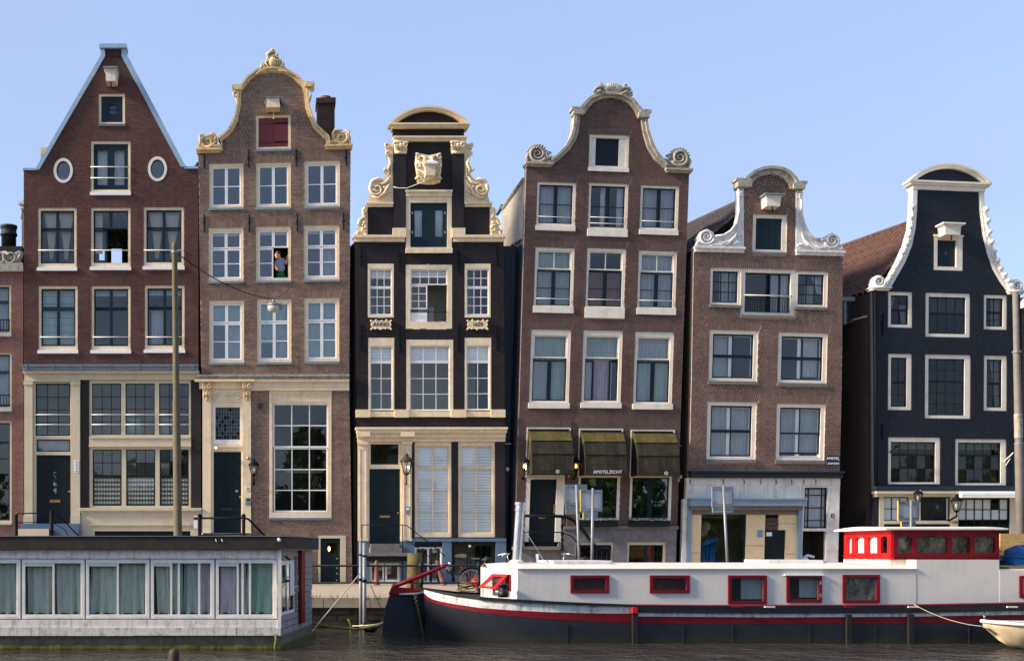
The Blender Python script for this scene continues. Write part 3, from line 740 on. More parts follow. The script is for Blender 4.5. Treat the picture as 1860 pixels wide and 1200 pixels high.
solid(H, 'base', 'khaki', [(146.2, 922, 366, 927, -.14, .1), (147, 927, 366, 930, -.1, .1), (148, 930, 366, 964, -.05, .1), (164, 951, 346, 954, -.09, -.0505), (148, 964, 172, 1064, -.05, .1), (346, 964, 366, 1064, -.05, .1)])
solid(H, 'basement_window', 'door_black', [(172, 964, 346, 1064, .06, .1)])  # plain dark board filling the basement opening
solid(H, 'step', 'plinth_blue', [(44, 951, 148, 962, -.5, .1), (44, 962, 150, 1064, -.9, .1)])
solid(H, 'step_panel', 'khaki', [(47, 961, 101, 1060, -1.2, -.905)])
m = MB(H); pts = [(40, 938, -1.1), (46, 934, -1.1), (104, 933, -1.1), (114, 934, -1.1), (155, 976, -1.1)]
m.ptube(pts, .022); m.ptube([(104, 948, -1.1), (128, 962, -1.1), (136, 976, -1.1)], .015); m.rect(39, 936, 45, 1060, -1.16, -1.06); m.rect(102, 931, 108, 1060, -1.16, -1.06); m.ptube([(44, 950, -1.1), (104, 949, -1.1)], .014)
m.pblob(105, 930, -1.1, 3, 3, .05); m.build('handrail', 'iron', H, True)
m = MB(H); m.rect(26, 356, 43, 361, .6, 2); m.rect(29, 361, 43, 368, .7, 2); m.build('rear_gutter', 'offwhite', H)
m = MB(H); q = K(74, 268, 1.5)+K(88, 300, 1.5); m.rect(*q, 1.5, 2.2); m.build('rear_chimney', 'sandstone', H)
# ------------------------------------------------------------------ house 2: tan brick neck gable with sandstone scrolls
H = House('gabled_house', 'tan brick house with sandstone scrolled gable, white sashes and red attic shutters', 'house', 500,
          b=lambda y: -.022*max(0, min(1, (720-y)/380)), ref=(500, 860))
wsash = dict(smat='white_paint', glass='glass_sky')
two = lambda rows: [(0, 0, .5, 1, 1, rows, 2.6, 1.6), (.5, 0, 1, 1, 1, rows, 2.6, 1.6)]
tr = lambda t: [(0, 0, .5, t, 1, 1, 2.6, 0), (.5, 0, 1, t, 1, 1, 2.6, 0), (0, t+.01, .5, 1, 1, 2, 2.6, 1.6), (.5, t+.01, 1, 1, 1, 2, 2.6, 1.6)]
SG = (4, 'sill_grey', 1.2, .05)
for r in ((380, 297, 442, 378), (465, 295, 528, 377), (553, 292, 617, 375)):
    window(H, r, (4.5, 5.5, 4.5, 5), 'cream', two(2), SG, arc=(13, 4), curt=[('roller', 0, 0, 1, 1, 'curtain_green')] if r[0] == 999 else (), **wsash)
for i, r in enumerate(((379, 413, 442, 511), (465, 411, 528, 510), (552, 409, 616, 508))):
    sa = tr(.36)
    if i == 1: sa = sa[:3]
    window(H, r, (4.5, 7, 4.5, 6), 'cream', sa, SG, arc=(13, 4), curt=[('roller', .04, 0, .96, .07, 'blind')]+([('sheet', .55, .38, .95, .95, 'curtain_grey')] if i == 2 else []), **wsash)
for i, r in enumerate(((380, 545, 443, 659), (467, 543, 529, 658), (553, 541, 616, 656))):
    cu = [[('roller', .02, 0, .98, .35, 'curtain_green'), ('sheet', .5, .36, .95, 1, 'curtain_grey')], [('roller', .02, 0, .98, .35, 'curtain_green'), ('sheet', .05, .36, .5, .7, 'curtain_grey'), ('sheet', .5, .36, .95, 1, 'curtain_grey')], [('roller', .02, 0, .98, 1, 'curtain_green')]][i]
    window(H, r, (4.5, 6, 4.5, 6), 'cream', tr(.34), SG, arc=(13, 4), curt=cu, **wsash)
w = window(H, (465, 209, 528, 271), 4.5, 'buff', [], SG, arc=(11, 5), name='hatch')
r = H.urect((469.5, 213.5, 523.5, 266.5))
MB(H).rect(r[0], r[1], r[2], r[3], .105, .13).build('shutter_backing', 'red_shutter', w)
for a, b in ((r[0], (r[0]+r[2])/2-.3), ((r[0]+r[2])/2+.3, r[2])):
    l = MB(H).rect(a, r[1], b, r[3], .06, .1).build('shutter', 'red_shutter', w)
    for k in (.18, .82): MB(H).rect(a+(0 if a == r[0] else 1)*1, r[1]+(r[3]-r[1])*k-1, b-3 if a == r[0] else b, r[1]+(r[3]-r[1])*k+1, .045, .058).build('hinge_strap', 'red_shutter' if a == r[0] else 'iron', l)
U = H.upts
innL = [(404, 274), (402, 258), (420, 243), (432, 220), (437.5, 194), (438, 172), (440, 166), (455, 146), (472, 134.5), (495, 131)]
innR = [(495, 131), (514, 134), (534, 145), (549, 160), (552, 169), (553, 176), (554.5, 194), (560, 213), (569, 234), (591, 255), (594, 267)]
out = U([(360, 276)]+innL+innR[1:]+[(637, 267)])+[(634, 700), (640, 1062), (371, 1062), (366, 700)]
H.holes += [rp((366, 681, 457, 1062)), rp((457, 681, 640, 709)), rp((489, 709, 602, 943)), rp((578, 972, 628, 1062))]
H.holes.append([(360, 681), (367, 681), (367, 1062), (360, 1062)])
wall(H, out, 'mortar_tan'); bricks(H, out, 'brick_tan', course=3.45, length=12.4, joint=.75)
# gable coping: sandstone band with mouldings
outL = [(404, 262), (396, 252), (413, 238), (425, 216), (430, 194), (430, 172), (432, 163), (449, 140), (468, 127), (495, 124)]
outR = [(495, 124), (520, 127), (540, 138), (557, 155), (560, 166), (561, 176), (562, 192), (568, 210), (577, 230), (598, 249), (600, 262)]
m = MB(H); m.band(U(outL), U(innL), -.09, .3); m.band(U(outR), U(innR), -.09, .3)
mid = lambda A, B, t: [(a[0]*(1-t)+b[0]*t, a[1]*(1-t)+b[1]*t) for a, b in zip(A, B)]
m.band(U(outL), U(mid(outL, innL, .4)), -.15, -.0905); m.band(U(outR), U(mid(outR, innR, .4)), -.15, -.0905)
for q in ((422, 157, 441, 161), (425, 161, 440, 166), (555, 152, 571, 157), (553, 157, 569, 161)): m.rect(*H.urect(q), -.2, .2)
m.build('gable_coping', 'sandstone', H)
m = MB(H)                                               # volutes under the ledges
for mx, cx in ((1, 432), (-1, 562)):
    y0 = 172 if mx == 1 else 167
    m.spiral(cx-mx*3, y0, 5.5, 1, 1.2, 1.3, -.12, 2.4, 1.2, mirror=mx); m.leafp(U([(cx-mx*4, y0+6), (cx-mx*1, y0+16), (cx+mx*2, y0+26)]), -.1, 2.4)
m.build('volute', 'sandstone', H, True)
# crest
m = MB(H); m.prism(U([(455, 137), (462, 131), (472, 126), (480, 118), (484, 106), (489, 100), (498, 97), (503, 104), (512, 112), (516, 122), (528, 131), (537, 138), (530, 142), (515, 135), (495, 133), (474, 135), (462, 142)]), -.06, .14)
m.pblob(495, 115, -.1, 8, 10, .1); m.spiral(495, 116, 13, 9, .6, .9, -.1, 2.5, 1.8)
for mx in (1, -1):
    m.leafp([(495+mx*8, 130), (495+mx*22, 131), (495+mx*30, 137), (495+mx*38, 137)], -.1, 3.4); m.leafp([(495+mx*13, 124), (495+mx*20, 120), (495+mx*16, 109)], -.1, 3)
    m.spiral(495+mx*34, 135, 4, 1, 2, 1.2, -.1, 2, 1.2, mirror=mx); m.spiral(495+mx*17, 126, 4.5, 1, 0, 1.2, -.12, 2, 1.2, mirror=mx)
m.leafp([(488, 108), (486, 101), (494, 95), (503, 99)], -.1, 4); m.leafp([(490, 100), (495, 92), (501, 95)], -.08, 3.2); m.pblob(503, 102, -.1, 3, 3, .08)
for k in range(7): m.leafp([(495, 122), (495+(k-3)*3.2, 112), (495+(k-3)*4, 104+abs(k-3)*2.5)], -.13, 1.6)
m.build('crest', 'sandstone', H, True)
# shoulder blocks with rococo scrolls
for x0, x1, yb, mx in ((357, 403, 277, 1), (590, 640, 270, -1)):
    m = MB(H); m.rect(*H.urect((x0, yb-5, x1, yb-1.5)), -.2, .3); m.rect(*H.urect((x0+2, yb-1.5, x1-2, yb+2)), -.12, .3)
    s = 1 if mx == 1 else -1; e = x0 if mx == 1 else x1; f = lambda dx, dy: (e+s*dx, yb-5-dy)
    m.prism(U([f(3, 0), f(3, 14), f(7, 26), f(18, 24), f(34, 27), f(38, 18), f(36, 10), f(44, 6), f(46, 0)]), -.04, .2); m.build('shoulder_block', 'sandstone', H)
    m = MB(H); c = U([f(20, 13)])[0]
    m.spiral(c[0], c[1], 12, 3, 2.4, 1.1, -.08, 3.2, 1.4, mirror=s); m.leafp(U([f(5, 3), f(8, 14), f(6, 24), f(16, 27)]), -.09, 3.2); m.leafp(U([f(18, 26), f(32, 27), f(36, 20), f(30, 12)]), -.09, 3.2)
    m.leafp(U([f(24, 4), f(34, 6), f(44, 5), f(47, 2)]), -.09, 3); m.leafp(U([f(12, 5), f(22, 2), f(32, 9), f(38, 16)]), -.1, 2.6); m.build('carved_scroll', 'sandstone', H, True)
# hoist
m = MB(H); q = H.urect(K(484, 176, -.45)+K(509, 195, -.45)); m.hexa([m.P(q[0]+1, q[1]+2, -.45), m.P(q[2]-2, q[1]+2, -.45), m.P(q[2], q[3], -.45), m.P(q[0]-1, q[3], -.45), m.P(q[0]+1, q[1]+2, 0), m.P(q[2]-2, q[1]+2, 0), m.P(q[2], q[3], 0), m.P(q[0]-1, q[3], 0)])
b = m.build('hoist_beam', 'buff', H); MB(H).rect(q[0]-1, q[1], q[2]+2, q[1]+2, -.5, .0).rect(q[0]-4, q[1]+1, q[0]-1.2, q[1]+7, -.2, .0).rect(q[2]+2.2, q[1]+1, q[2]+5, q[1]+7, -.2, .0).build('cap', 'lead', b)
MB(H).ptube([(497, 201, -.3), (497, 220, -.3)], .008, 5).pblob(497, 221, -.3, 1.2, 1.6, .025).build('hook', 'rope', b)
anchor(H, [(371, 281, 26), (452, 272, 33), (538, 271, 32), (629, 272, 30), (371, 390, 32), (453, 391, 30), (540, 388, 32), (624, 386, 32)])
m = MB(H); c0, c1 = K(576, 183, 3.2), K(608, 330, 3.2); ox, oy = c0; kk = 43.2/40; m.rect(c0[0], c0[1], c1[0], c1[1], 3.2, 4.0); m.rect(c0[0]-2, c0[1]-3, c1[0]+2, c0[1]+7*kk, 3.15, 4.05); c = m.build('chimney', 'brick_dark', H); p = (X((c0[0]+c1[0])/2), 3.6, Z(c0[1]-3)); MB(H).lathe(p, [(.24, 0), (.2, .12), (.2, .22)], 10).build('chimney_pot', 'clay', c, True)
m = MB(H); rg = random.Random(2)
for k in range(36):
    x = c0[0]+1-(5 if k % 2 else 0)
    while x < c1[0]-1: a = max(x, c0[0]+.3); b_ = min(x+11, c1[0]-.3); m.rect(a, oy+9+k*3.5, b_-.6, oy+9+k*3.5+2.8, 3.185, 3.199) if b_-a > 1 else None; x += 11.6
m.build('chimney_bricks', 'brick_dark', c, kind='stuff')
body(H, 361, 636, 290, [388, 538, 672], ridge=(497, 285))
m = MB(H); m.rect(358, 681, 634, 685, -.22, .2); m.rect(360, 685, 634, 690, -.15, .2); m.build('cornice', 'greystone', H)
solid(H, 'fascia', 'cream', [(355, 690, 634, 694, -.17, .1), (362, 694, 634, 706, -.06, .1), (456, 706, 634, 709, -.1, .1), (354, 690.2, 462, 693.8, -.24, -.1705)])
# door bay
for a, b_ in ((368, 383), (441, 456)):
    solid(H, 'pilaster', 'cream', [(a, 706, b_, 967, -.08, .2), (a-2, 967, b_+2, 1062, -.12, .2)])
    m = MB(H); c = (a+b_)/2; m.rect(a-1, 694.2, b_+1, 697, -.2, -.061); m.pblob(c, 703, -.14, 7, 6, .08)
    for mx in (1, -1): m.spiral(c+mx*5, 703, 4, 1, 1, 1.2, -.2, 1.8, 1, mirror=mx); m.leafp([(c+mx*4, 710), (c+mx*5, 718), (c+mx*1, 728)], -.1, 3)
    m.pblob(c, 716, -.11, 3, 5, .06); m.pblob(c, 725, -.11, 2, 4, .05); m.build('capital', 'sandstone', H, True)
solid(H, 'door_surround', 'cream', [(383, 706, 441, 736, .0, .2), (383, 736, 388, 967, .0, .2), (438, 736, 441, 967, .0, .2), (386, 716, 437, 718, -.03, -.001), (386, 727, 437, 729, -.03, -.001), (388, 806, 438, 820, .0, .2), (388, 809, 438, 812, -.03, -.001)])
m = MB(H); [m.rect(390+k*2.6, 814, 391.6+k*2.6, 817, -.02, -.001) for k in range(18)]; m.build('dentil_frieze', 'cream', H, kind='stuff')
for x in (388, 412, 434): MB(H).pblob(x, 722, .0, 4, 4, .03).build('carved_boss', 'cream', H, True)
w = window(H, (388, 736, 438, 806), (3, 3, 2, 8), 'white_paint', [(0, 0, 1, 1, 9, 8, 1, .5, 'lead')], hole=False, d=.03, glass='glass_dark')
d = solid(H, 'door', 'door_green', [(388, 820, 438, 968, .07, .12), (390, 826, 411, 930, .05, .0695), (415, 826, 436, 930, .05, .0695), (389, 934, 437, 940, .04, .0695)])
m = MB(H)
for cx in (400, 425): m.ring(cx-7, 832, cx+7, 850, 1.5, 1.5, 1.5, 1.5, .03, .0495); m.ring(cx-6, 862, cx+6, 918, 1.5, 1.5, 1.5, 1.5, .03, .0495); m.spiral(cx, 862, 7, 7, 0, .5, .04, 1, 1)
m.build('moulding', 'door_green', d); solid(H, 'notice', 'paper', [(428, 889, 432, 893, .045, .049)], d); solid(H, 'letterbox', 'rust_iron', [(402, 922, 422, 926, .04, .0495)], d)
m = MB(H); m.pblob(436, 902, .03, 1.4, 2, .03); m.build('knob', 'brass', d, True)
m = MB(H); m.rect(446, 884, 455, 890, -.1, -.082); text(H, '96', 450.6, 887, 3.4, -.102, 'sign_navy', m.build('house_number_plate', 'paper', H))
m = MB(H); m.rect(446, 904, 456, 916, -.12, -.082); n = m.build('intercom', 'galv', H); solid(H, 'screen', 'sash_dark', [(448, 906, 454, 909, -.125, -.1205)], n)
m = MB(H); m.pblob(451, 832, -.1, 3, 3, .04); m.build('bell', 'brass', H, True)
m = MB(H); m.tube([m.P(391, 812, .0), m.P(395, 816, -.25)], .045, 8); m.build('security_camera', 'white_paint', H, True)
m = MB(H); m.tube([m.P(472.5, 737, .0), m.P(472.5, 737, -.05)], .09, 14); m.build('round_vent', 'rust_iron', H)
# tall window
w = window(H, (489, 709, 602, 940), (6, 6, 6, 10), 'cream', [], (4, 'plinth_blue', 1, .07), hole=False, d=-.02)
solid(H, 'frieze', 'cream', [(495, 715, 596, 733, .0, .12), (497, 717, 594, 719, -.015, -.0005), (497, 727, 594, 729, -.015, -.0005), (497, 719, 499, 727, -.015, -.0005), (592, 719, 594, 727, -.015, -.0005)], w)
glaze(H, w, (496, 733, 596, 812), 3, 2, (2.5, 2, 2.5, 2.5), 1.8, 'white_paint', .05); glaze(H, w, (497, 812.5, 595.5, 929.5), 3, 3, (2.5, 2.5, 2.5, 3), 1.8, 'white_paint', .08)
m = MB(H); m.rect(520, 850, 590, 854, 1.2, 1.6); m.rect(530, 700, 534, 1000, 2, 2.1); m.build('room_furniture', 'interior_pale', H)
# basement door
w = window(H, (578, 972, 628, 1064), (4, 5, 10, 0), 'khaki', [], hole=False, d=-.03, name='basement_door')
d = solid(H, 'door_leaf', 'door_green', [(582, 977, 618, 986, .05, .1), (582, 986, 595, 1003, .05, .1), (613, 986, 618, 1003, .05, .1), (582, 1003, 618, 1062, .05, .1)], w)
solid(H, 'pane', 'glass', [(595, 986, 613, 1003, .07, .075)], w)
m = MB(H); m.pblob(599, 996, .5, 2.2, 5, .05); m.build('lamp', 'lamp_glow', w, True)
m = MB(H); [m.pblob(612, y, .045, 1.4, 1.4, .02) for y in (1014, 1031, 1041, 1053)]; m.build('bolt', 'steel', w)
def lantern(H, x, y0, y1, d, lit=None, arm=True, frame='iron'):
    """wall lantern: tapered glazed cage, domed cap and scrolled bracket"""
    x, y0 = K(x, y0, d); y1 = K(x, y1, d)[1]; h = y1-y0; m = MB(H); z0 = Vector(m.P(x, y0+h*.62, d)); z1 = Vector(m.P(x, y0+h*.28, d)); r0, r1 = h*.10/55, h*.19/55
    for k in range(6):
        a = k*math.pi/3+.3; m.tube([z0+Vector((r0*math.cos(a), r0*math.sin(a), 0)), z1+Vector((r1*math.cos(a), r1*math.sin(a), 0))], .011, 4)
    m.tube([z1, z1+Vector((0, 0, h*.03/55)), z1+Vector((0, 0, h*.12/55)), z1+Vector((0, 0, h*.17/55)), z1+Vector((0, 0, h*.2/55)), z1+Vector((0, 0, h*.28/55))], [r1*1.15, r1*1.15, r1*.75, r1*.3, r1*.4, .01], 8)
    m.tube([z0-Vector((0, 0, h*.08/55)), z0-Vector((0, 0, h*.02/55)), z0], [r0*.4, r0, r0*1.1], 8)
    if arm:
        b = Vector(m.P(x, y1, d)); m.tube([z0-Vector((0, 0, h*.06/55)), z0-Vector((0, 0, h*.22/55)), (b.x, b.y*.3, b.z+h*.05/55), (b.x, 0, b.z)], [.02, .03, .03, .04], 6)
    else: m.tube([z0-Vector((0, 0, .02)), m.P(x, y1, d)], .02, 6); m.tube([m.P(x, y1-3, d), m.P(x, y1-3, 0)], .018, 6)
    L = m.build('wall_lantern', frame, H, True)
    m = MB(H); n = 6; v = []
    for c, r in ((z0, r0), (z1, r1)): v += [(c.x+r*math.cos(k*math.pi/3+.3), c.y+r*math.sin(k*math.pi/3+.3), c.z) for k in range(6)]
    m.add(v, [(k, (k+1) % 6, 6+(k+1) % 6, 6+k) for k in range(6)]); m.build('lantern_glass', 'glass', L)
    m = MB(H); m.blob((z0+z1)/2, (r0*.5, r0*.5, (z1-z0).length*.36)); m.build('bulb', lit or 'paper', L, True); return L
lantern(H, 461, 832, 878, -.35)
solid(H, 'stoop', 'stoop_stone', [(372, 968, 458, 1064, -1.0, .06)])
m = MB(H); m.ptube([(366, 942, -1.05), (446, 942, -1.05), (453, 944, -1.05), (482, 974, -1.05), (560, 1050, -1.05)], .035, 8)
for x in (366, 444): m.rect(x-3, 940, x+3, 1062, -1.1, -1.0); m.pblob(x, 938, -1.05, 4, 4, .06)
m.ptube([(366, 972, -1.05), (446, 970, -1.05)], .02); m.build('handrail', 'iron', H, True)
m = MB(H); m.rect(356, 938, 363, 960, -1.07, -1.06); m.build('street_notice', 'paper', H); solid(H, 'red_band', 'red_paint', [(356, 940, 363, 945, -1.075, -1.0705)])
# ------------------------------------------------------------------ dark infill walls between the fronts
def infill(x0, x1, ytop, label, y=.6, mat='infill'):
    t = thing('infill_wall', label, 'wall', (X((x0+x1)/2), y, 0)); m = MB(); n = 4
    for k in range(n):
        a, b = X(x0)+(X(x1)-X(x0))*k/n, X(x0)+(X(x1)-X(x0))*(k+1)/n; m.box(a+.004, b-.004, y, y+.1, 0, Z(ytop)); 
    m.box(X(x0), X(x1), y+.1, y+.2, 0, Z(ytop)+.05); m.build('boarding', mat, t, base=t.base); return t
t = infill(630, 652, 448, 'narrow black boarded gap between the tan house and the black house'); m = MB(t); [m.rect(637, y, 648, y+2, .5, .58) for y in (474, 638)]; m.build('joint_flashing', 'lead', t)
t = infill(905, 965, 440, 'dark navy boarded gap between the black house and the leaning brown house'); m = MB(t); m.rect(914, 802, 942, 804, .5, .598); m.build('joint_flashing', 'zinc', t); m = MB(t); m.pblob(927, 850, .5, 4, 4, .06); m.build('security_camera', 'white_paint', t, True)
t = infill(1228, 1272, 452, 'dark boarded gap between the leaning brown house and the white scrolled house'); m = MB(t); m.rect(1234, 806, 1252, 808, .5, .598); m.build('joint_flashing', 'zinc', t)
m = MB(t); m.tube([m.P(1238, 870, .55), m.P(1238, 870, .4)], .085, 12); m.build('alarm_ring', 'white_paint', t); m = MB(t); m.rect(1242, 861, 1247, 867, .4, .55); m.build('junction_box', 'white_paint', t)
# ------------------------------------------------------------------ house 3: black painted brick, cream trim, dated 1659
H = House('gabled_house', 'black painted brick house with cream carved gable, dated ANNO 1659', 'house', 781)
WS = dict(smat='white_paint')
dark_shut = 'interior_pale'
window(H, (668, 479, 715, 577), (3, 9, 3, 5), 'cream', [(0, 0, 1, .4, 3, 2, 2, 1.1), (0, .405, 1, 1, 3, 3, 2, 1.1)], d=-.01, curt=[('slats', 0, 0, 1, .17, 'blind')], **WS)
window(H, (844, 479, 891, 577), (3, 9, 3, 5), 'cream', [(0, 0, 1, .4, 3, 2, 2, 1.1), (0, .405, 1, 1, 3, 3, 2, 1.1)], d=-.01, **WS)
w = window(H, (737, 480, 821, 598), (8.5, 8.5, 8.5, 14), 'cream', [(0, 0, 1, .3, 4, 2, 2, 1.1), (0, .31, .46, .76, 2, 3, 2, 1.1)], d=-.01, curt=[('slats', 0, 0, 1, .14, 'blind')], **WS)
solid(H, 'sash_panel', 'white_paint', [(746, 567, 776, 584, .03, .06)], w)
rails(H, w, 746, 812, [567], 'iron', -.02, .01); m = MB(H); [m.ptube([(x, 556, -.02), (x, 584, -.02)], .009, 5) for x in (778, 789, 808)]; m.build('window_bars', 'iron', w)
window(H, (669, 613, 716, 745), (3, 15, 3, 1), 'cream', [(0, 0, 1, .25, 2, 1, 2, 1.1), (0, .255, 1, 1, 2, 3, 2, 1.1)], d=-.01, curt=[('slats', 0, 0, 1, .26, 'blind')], **WS)
window(H, (738, 616, 823, 746), (6, 11, 6, 1), 'cream', [(0, 0, 1, .25, 3, 1, 2, 1.1), (0, .255, 1, 1, 3, 3, 2, 1.1)], d=-.01, curt=[('slats', 0, 0, 1, .26, 'blind')], **WS)
window(H, (844, 613, 892, 745), (3, 14, 3, 1), 'cream', [(0, 0, 1, .25, 2, 1, 2, 1.1), (0, .255, 1, 1, 2, 3, 2, 1.1)], d=-.01, curt=[('roller', 0, 0, 1, .25, 'blind')], **WS)
arc = [(846-68-(68*math.cos(math.pi*i/12)), 227-27*math.sin(math.pi*i/12)) for i in range(1, 12)]
R0 = (67**2+28**2)/56; A0 = math.asin(67/R0); arc = [(778.5+R0*math.sin(-A0+2*A0*i/12), 228-28+R0-R0*math.cos(-A0+2*A0*i/12)) for i in range(1, 12)]
out = [(645, 437), (667, 437), (667, 374), (714, 374), (714, 236), (712, 228)]+arc+[(845, 228), (843, 236), (843, 374), (890, 374), (890, 437), (915, 437), (917, 780), (648, 780)]
H.holes += [rp((737, 348, 820, 460)), rp((714, 227.5, 843, 235)), rp((714, 250.5, 843, 258))]
H.arches.append(dict(bot=(717, 842), top=(717, 842), yb=250, yt=243, n=36, poly=rp((716, 242.6, 843, 250.2))))
H.arches.append(dict(bot=(724, 833), top=(724, 833), yb=227, yt=221, n=31, poly=rp((723, 220.6, 834, 227.4))))
for a, b in ((668, 713), (844, 889)): H.arches.append(dict(bot=(a, b), top=(a, b), yb=428, yt=421, n=13, poly=rp((a-.5, 420.6, b+.5, 428.4))))
H.arches.append(dict(bot=(738, 820), top=(738, 820), yb=347, yt=341, n=24, poly=rp((737, 340.6, 820.5, 347.5))))
wall(H, out, 'mortar_black'); bricks(H, out, 'brick_black', relief=.009)
# raised piers on the gable
pieces(H, 'gable_pier', 'brick_black', [(a, 280, b, 436, -.09, -.0145) for a, b in ((715, 737), (820.5, 842))])
m = MB(H); P = 18
def seg(cx, cy, hw, rise):
    R_ = (hw*hw+rise*rise)/(2*rise); A_ = math.asin(hw/R_); return [(cx+R_*math.sin(-A_+2*A_*i/P), cy-rise+R_-R_*math.cos(-A_+2*A_*i/P)) for i in range(P+1)]
oa = seg(778.8, 229, 74, 33.5); ia = seg(778.8, 229, 62, 25.5)
m.band(oa, ia, -.16, .3); ma = mid(oa, ia, .42); m.band(oa, ma, -.2, -.1605)
m.rect(706, 227.4, 852, 230.5, -.24, .3); m.rect(711, 230.5, 849, 235, -.17, .3); m.build('pediment', 'buff', H)
solid(H, 'frieze_moulding', 'buff', [(713, 250.4, 847, 253.5, -.2, .25), (715, 253.5, 845, 258.4, -.14, .25)])
for x0, x1 in ((712, 742), (815, 846)):
    m = MB(H); c = (x0+x1)/2; m.rect(x0+2, 258.4, x1-2, 262, -.17, .0); m.rect(x0+3, 262, x1-3, 276, -.10, .0); m.rect(x0+4, 276, x1-4, 281, -.13, .0)
    for mx in (1, -1): m.spiral(c+mx*9, 266, 5, 1, .6, 1.3, -.16, 2.4, 1.2, mirror=mx); m.leafp([(c+mx*4, 276), (c+mx*6, 268), (c+mx*10, 274)], -.13, 3)
    m.pblob(c, 267, -.14, 5, 5, .07); m.leafp([(c, 276), (c, 262)], -.14, 3.4); m.build('capital', 'buff', H, True)
# carved wings
wing = [(714, 259), (706, 263), (700, 267), (701, 280), (706, 290), (704, 300), (698, 309), (704, 316), (697, 325), (687, 325), (675, 335), (670, 343), (671, 356), (667, 369), (714, 369)]
fl = lambda pts, s: [(x if s == 1 else 1557-x, y) for x, y in pts]
for s in (1, -1):
    m = MB(H); m.prism(fl(wing, s), -.03, .2); q = fl([(664, 369), (714, 376)], s); m.rect(min(q[0][0], q[1][0]), 369, max(q[0][0], q[1][0]), 372, -.12, .25); m.rect(min(q[0][0], q[1][0])+1, 372, max(q[0][0], q[1][0]), 376.5, -.07, .25)
    w = m.build('wing', 'buff', H)
    m = MB(H); f = lambda x, y: fl([(x, y)], s)[0]; g = lambda pts: fl(pts, s)
    m.spiral(*f(704, 266), 5, 1, 2, 1.3, -.08, 2.2, 1.2, mirror=s); m.spiral(*f(704, 281), 4, 1, 1, 1.2, -.08, 2.2, 1.2, mirror=s)
    m.leafp(g([(705, 287), (709, 298), (704, 310), (708, 322)]), -.07, 3.2); m.leafp(g([(708, 322), (702, 331), (693, 336), (688, 332)]), -.07, 3); m.pblob(*f(699, 309), -.06, 3, 3, .07)
    m.spiral(*f(684, 345), 13, 3, 2.4, 1.2, -.08, 3.6, 1.6, mirror=s); m.spiral(*f(686, 328), 4, 1, 0, 1.1, -.06, 2.4, 1.4, mirror=s)
    m.leafp(g([(671, 338), (676, 330), (686, 326), (695, 328)]), -.07, 3.4); m.leafp(g([(675, 358), (686, 361), (698, 352), (704, 340), (711, 332)]), -.08, 3.4); m.leafp(g([(700, 352), (706, 350), (709, 343)]), -.07, 2.6)
    m.pblob(*f(707, 355), -.05, 3, 3, .05); m.pblob(*f(698, 341), -.05, 3, 4, .05); m.leafp(g([(671, 350), (677, 346), (683, 350), (690, 346)]), -.1, 2.2)
    for k in range(6): m.leafp(g([(709, 292+k*5), (712-k*.3, 297+k*5), (708, 301+k*5)]), -.06, 1.7)
    m.build('wing_carving', 'buff', w, True)
    m = MB(H); m.prism(g([(665, 374), (661, 388), (655, 402), (648, 418), (642, 430), (667.5, 430), (667.5, 374)]), -.02, .2)
    w = m.build('fruit_pile_slab', 'buff', H)
    m = MB(H); rg = random.Random(5)
    for k in range(24):
        y = 380+k*2.1; hw = 2+(y-376)*.36; x = 664-rg.random()*hw; m.pblob(*f(x, y), -.04, 2.2+rg.random()*1.6, 2.2+rg.random()*1.6, .06)
    m.build('fruit', 'buff', w, True)
for a, b in ((641, 737), (820.2, 917)):
    e = (713, 737) if a == 641 else (820.2, 844)
    solid(H, 'cornice', 'buff', [(a, 428.5, b, 433, -.16, .25), (a+2, 433, b-2, 440, -.1, .25), (e[0], 416, e[1], 428.3, -.15, .1)])
w = window(H, (737, 348, 820, 460), (8, 21, 8, 10), 'cream', [(0, 0, .5, 1, 1, 1, (8, 13, 12, 20), 0, 'sash_green', 'glass', .03), (.5, 0, 1, 1, 1, 1, (12, 13, 8, 20), 0, 'sash_green', 'glass', .03)], hole=False, d=-.07, curt=[('sheet', .08, .12, .42, .84, 'curtain_white'), ('sheet', .58, .12, .92, .84, 'curtain_white')], name='attic_door')
solid(H, 'head_moulding', 'cream', [(736, 347.4, 821, 351, -.18, -.0705), (737, 351, 820, 358, -.12, -.0705)], w); solid(H, 'sill', 'cream', [(736, 452, 821, 461, -.14, -.0705)], w)
solid(H, 'hinge', 'steel', [(x, y, x+1.6, y+4, -.02, .0) for x in (748, 807) for y in (385, 420)], w)
# cartouche and hoist beam
m = MB(H); rg = random.Random(4)
m.prism([(754, 283), (764, 281), (778, 284), (792, 281), (801, 284), (802, 300), (800, 316), (799, 333), (786, 336), (772, 336), (757, 333), (756, 316), (753, 300)], -.1, .0)
for s in (1, -1):
    c = 777.5
    m.spiral(c+s*20, 287, 5, 1, 1, 1.2, -.12, 3, 1.6, mirror=s); m.spiral(c+s*20, 302, 5, 1.5, 2, 1, -.12, 3, 1.6, mirror=s); m.leafp([(c+s*14, 286), (c+s*6, 288), (c+s*9, 300), (c+s*6, 315)], -.14, 4); m.spiral(c+s*17, 328, 5, 1, 0, 1.2, -.12, 3, 1.6, mirror=s); m.leafp([(c+s*22, 310), (c+s*19, 318), (c+s*20, 328)], -.12, 3.6); m.leafp([(c+s*3, 333), (c+s*10, 330), (c+s*14, 334)], -.12, 3)
c = m.build('cartouche', 'buff', H, True)
m = MB(H); k = lambda x, y: m.P(*K(x, y, -.5), -.5); m.hexa([k(772, 299), k(791, 299), k(790, 318), k(773, 318), m.P(769, 306, -.1), m.P(788, 306, -.1), m.P(787, 329, -.1), m.P(770, 329, -.1)]); b = m.build('hoist_beam', 'cream', H)
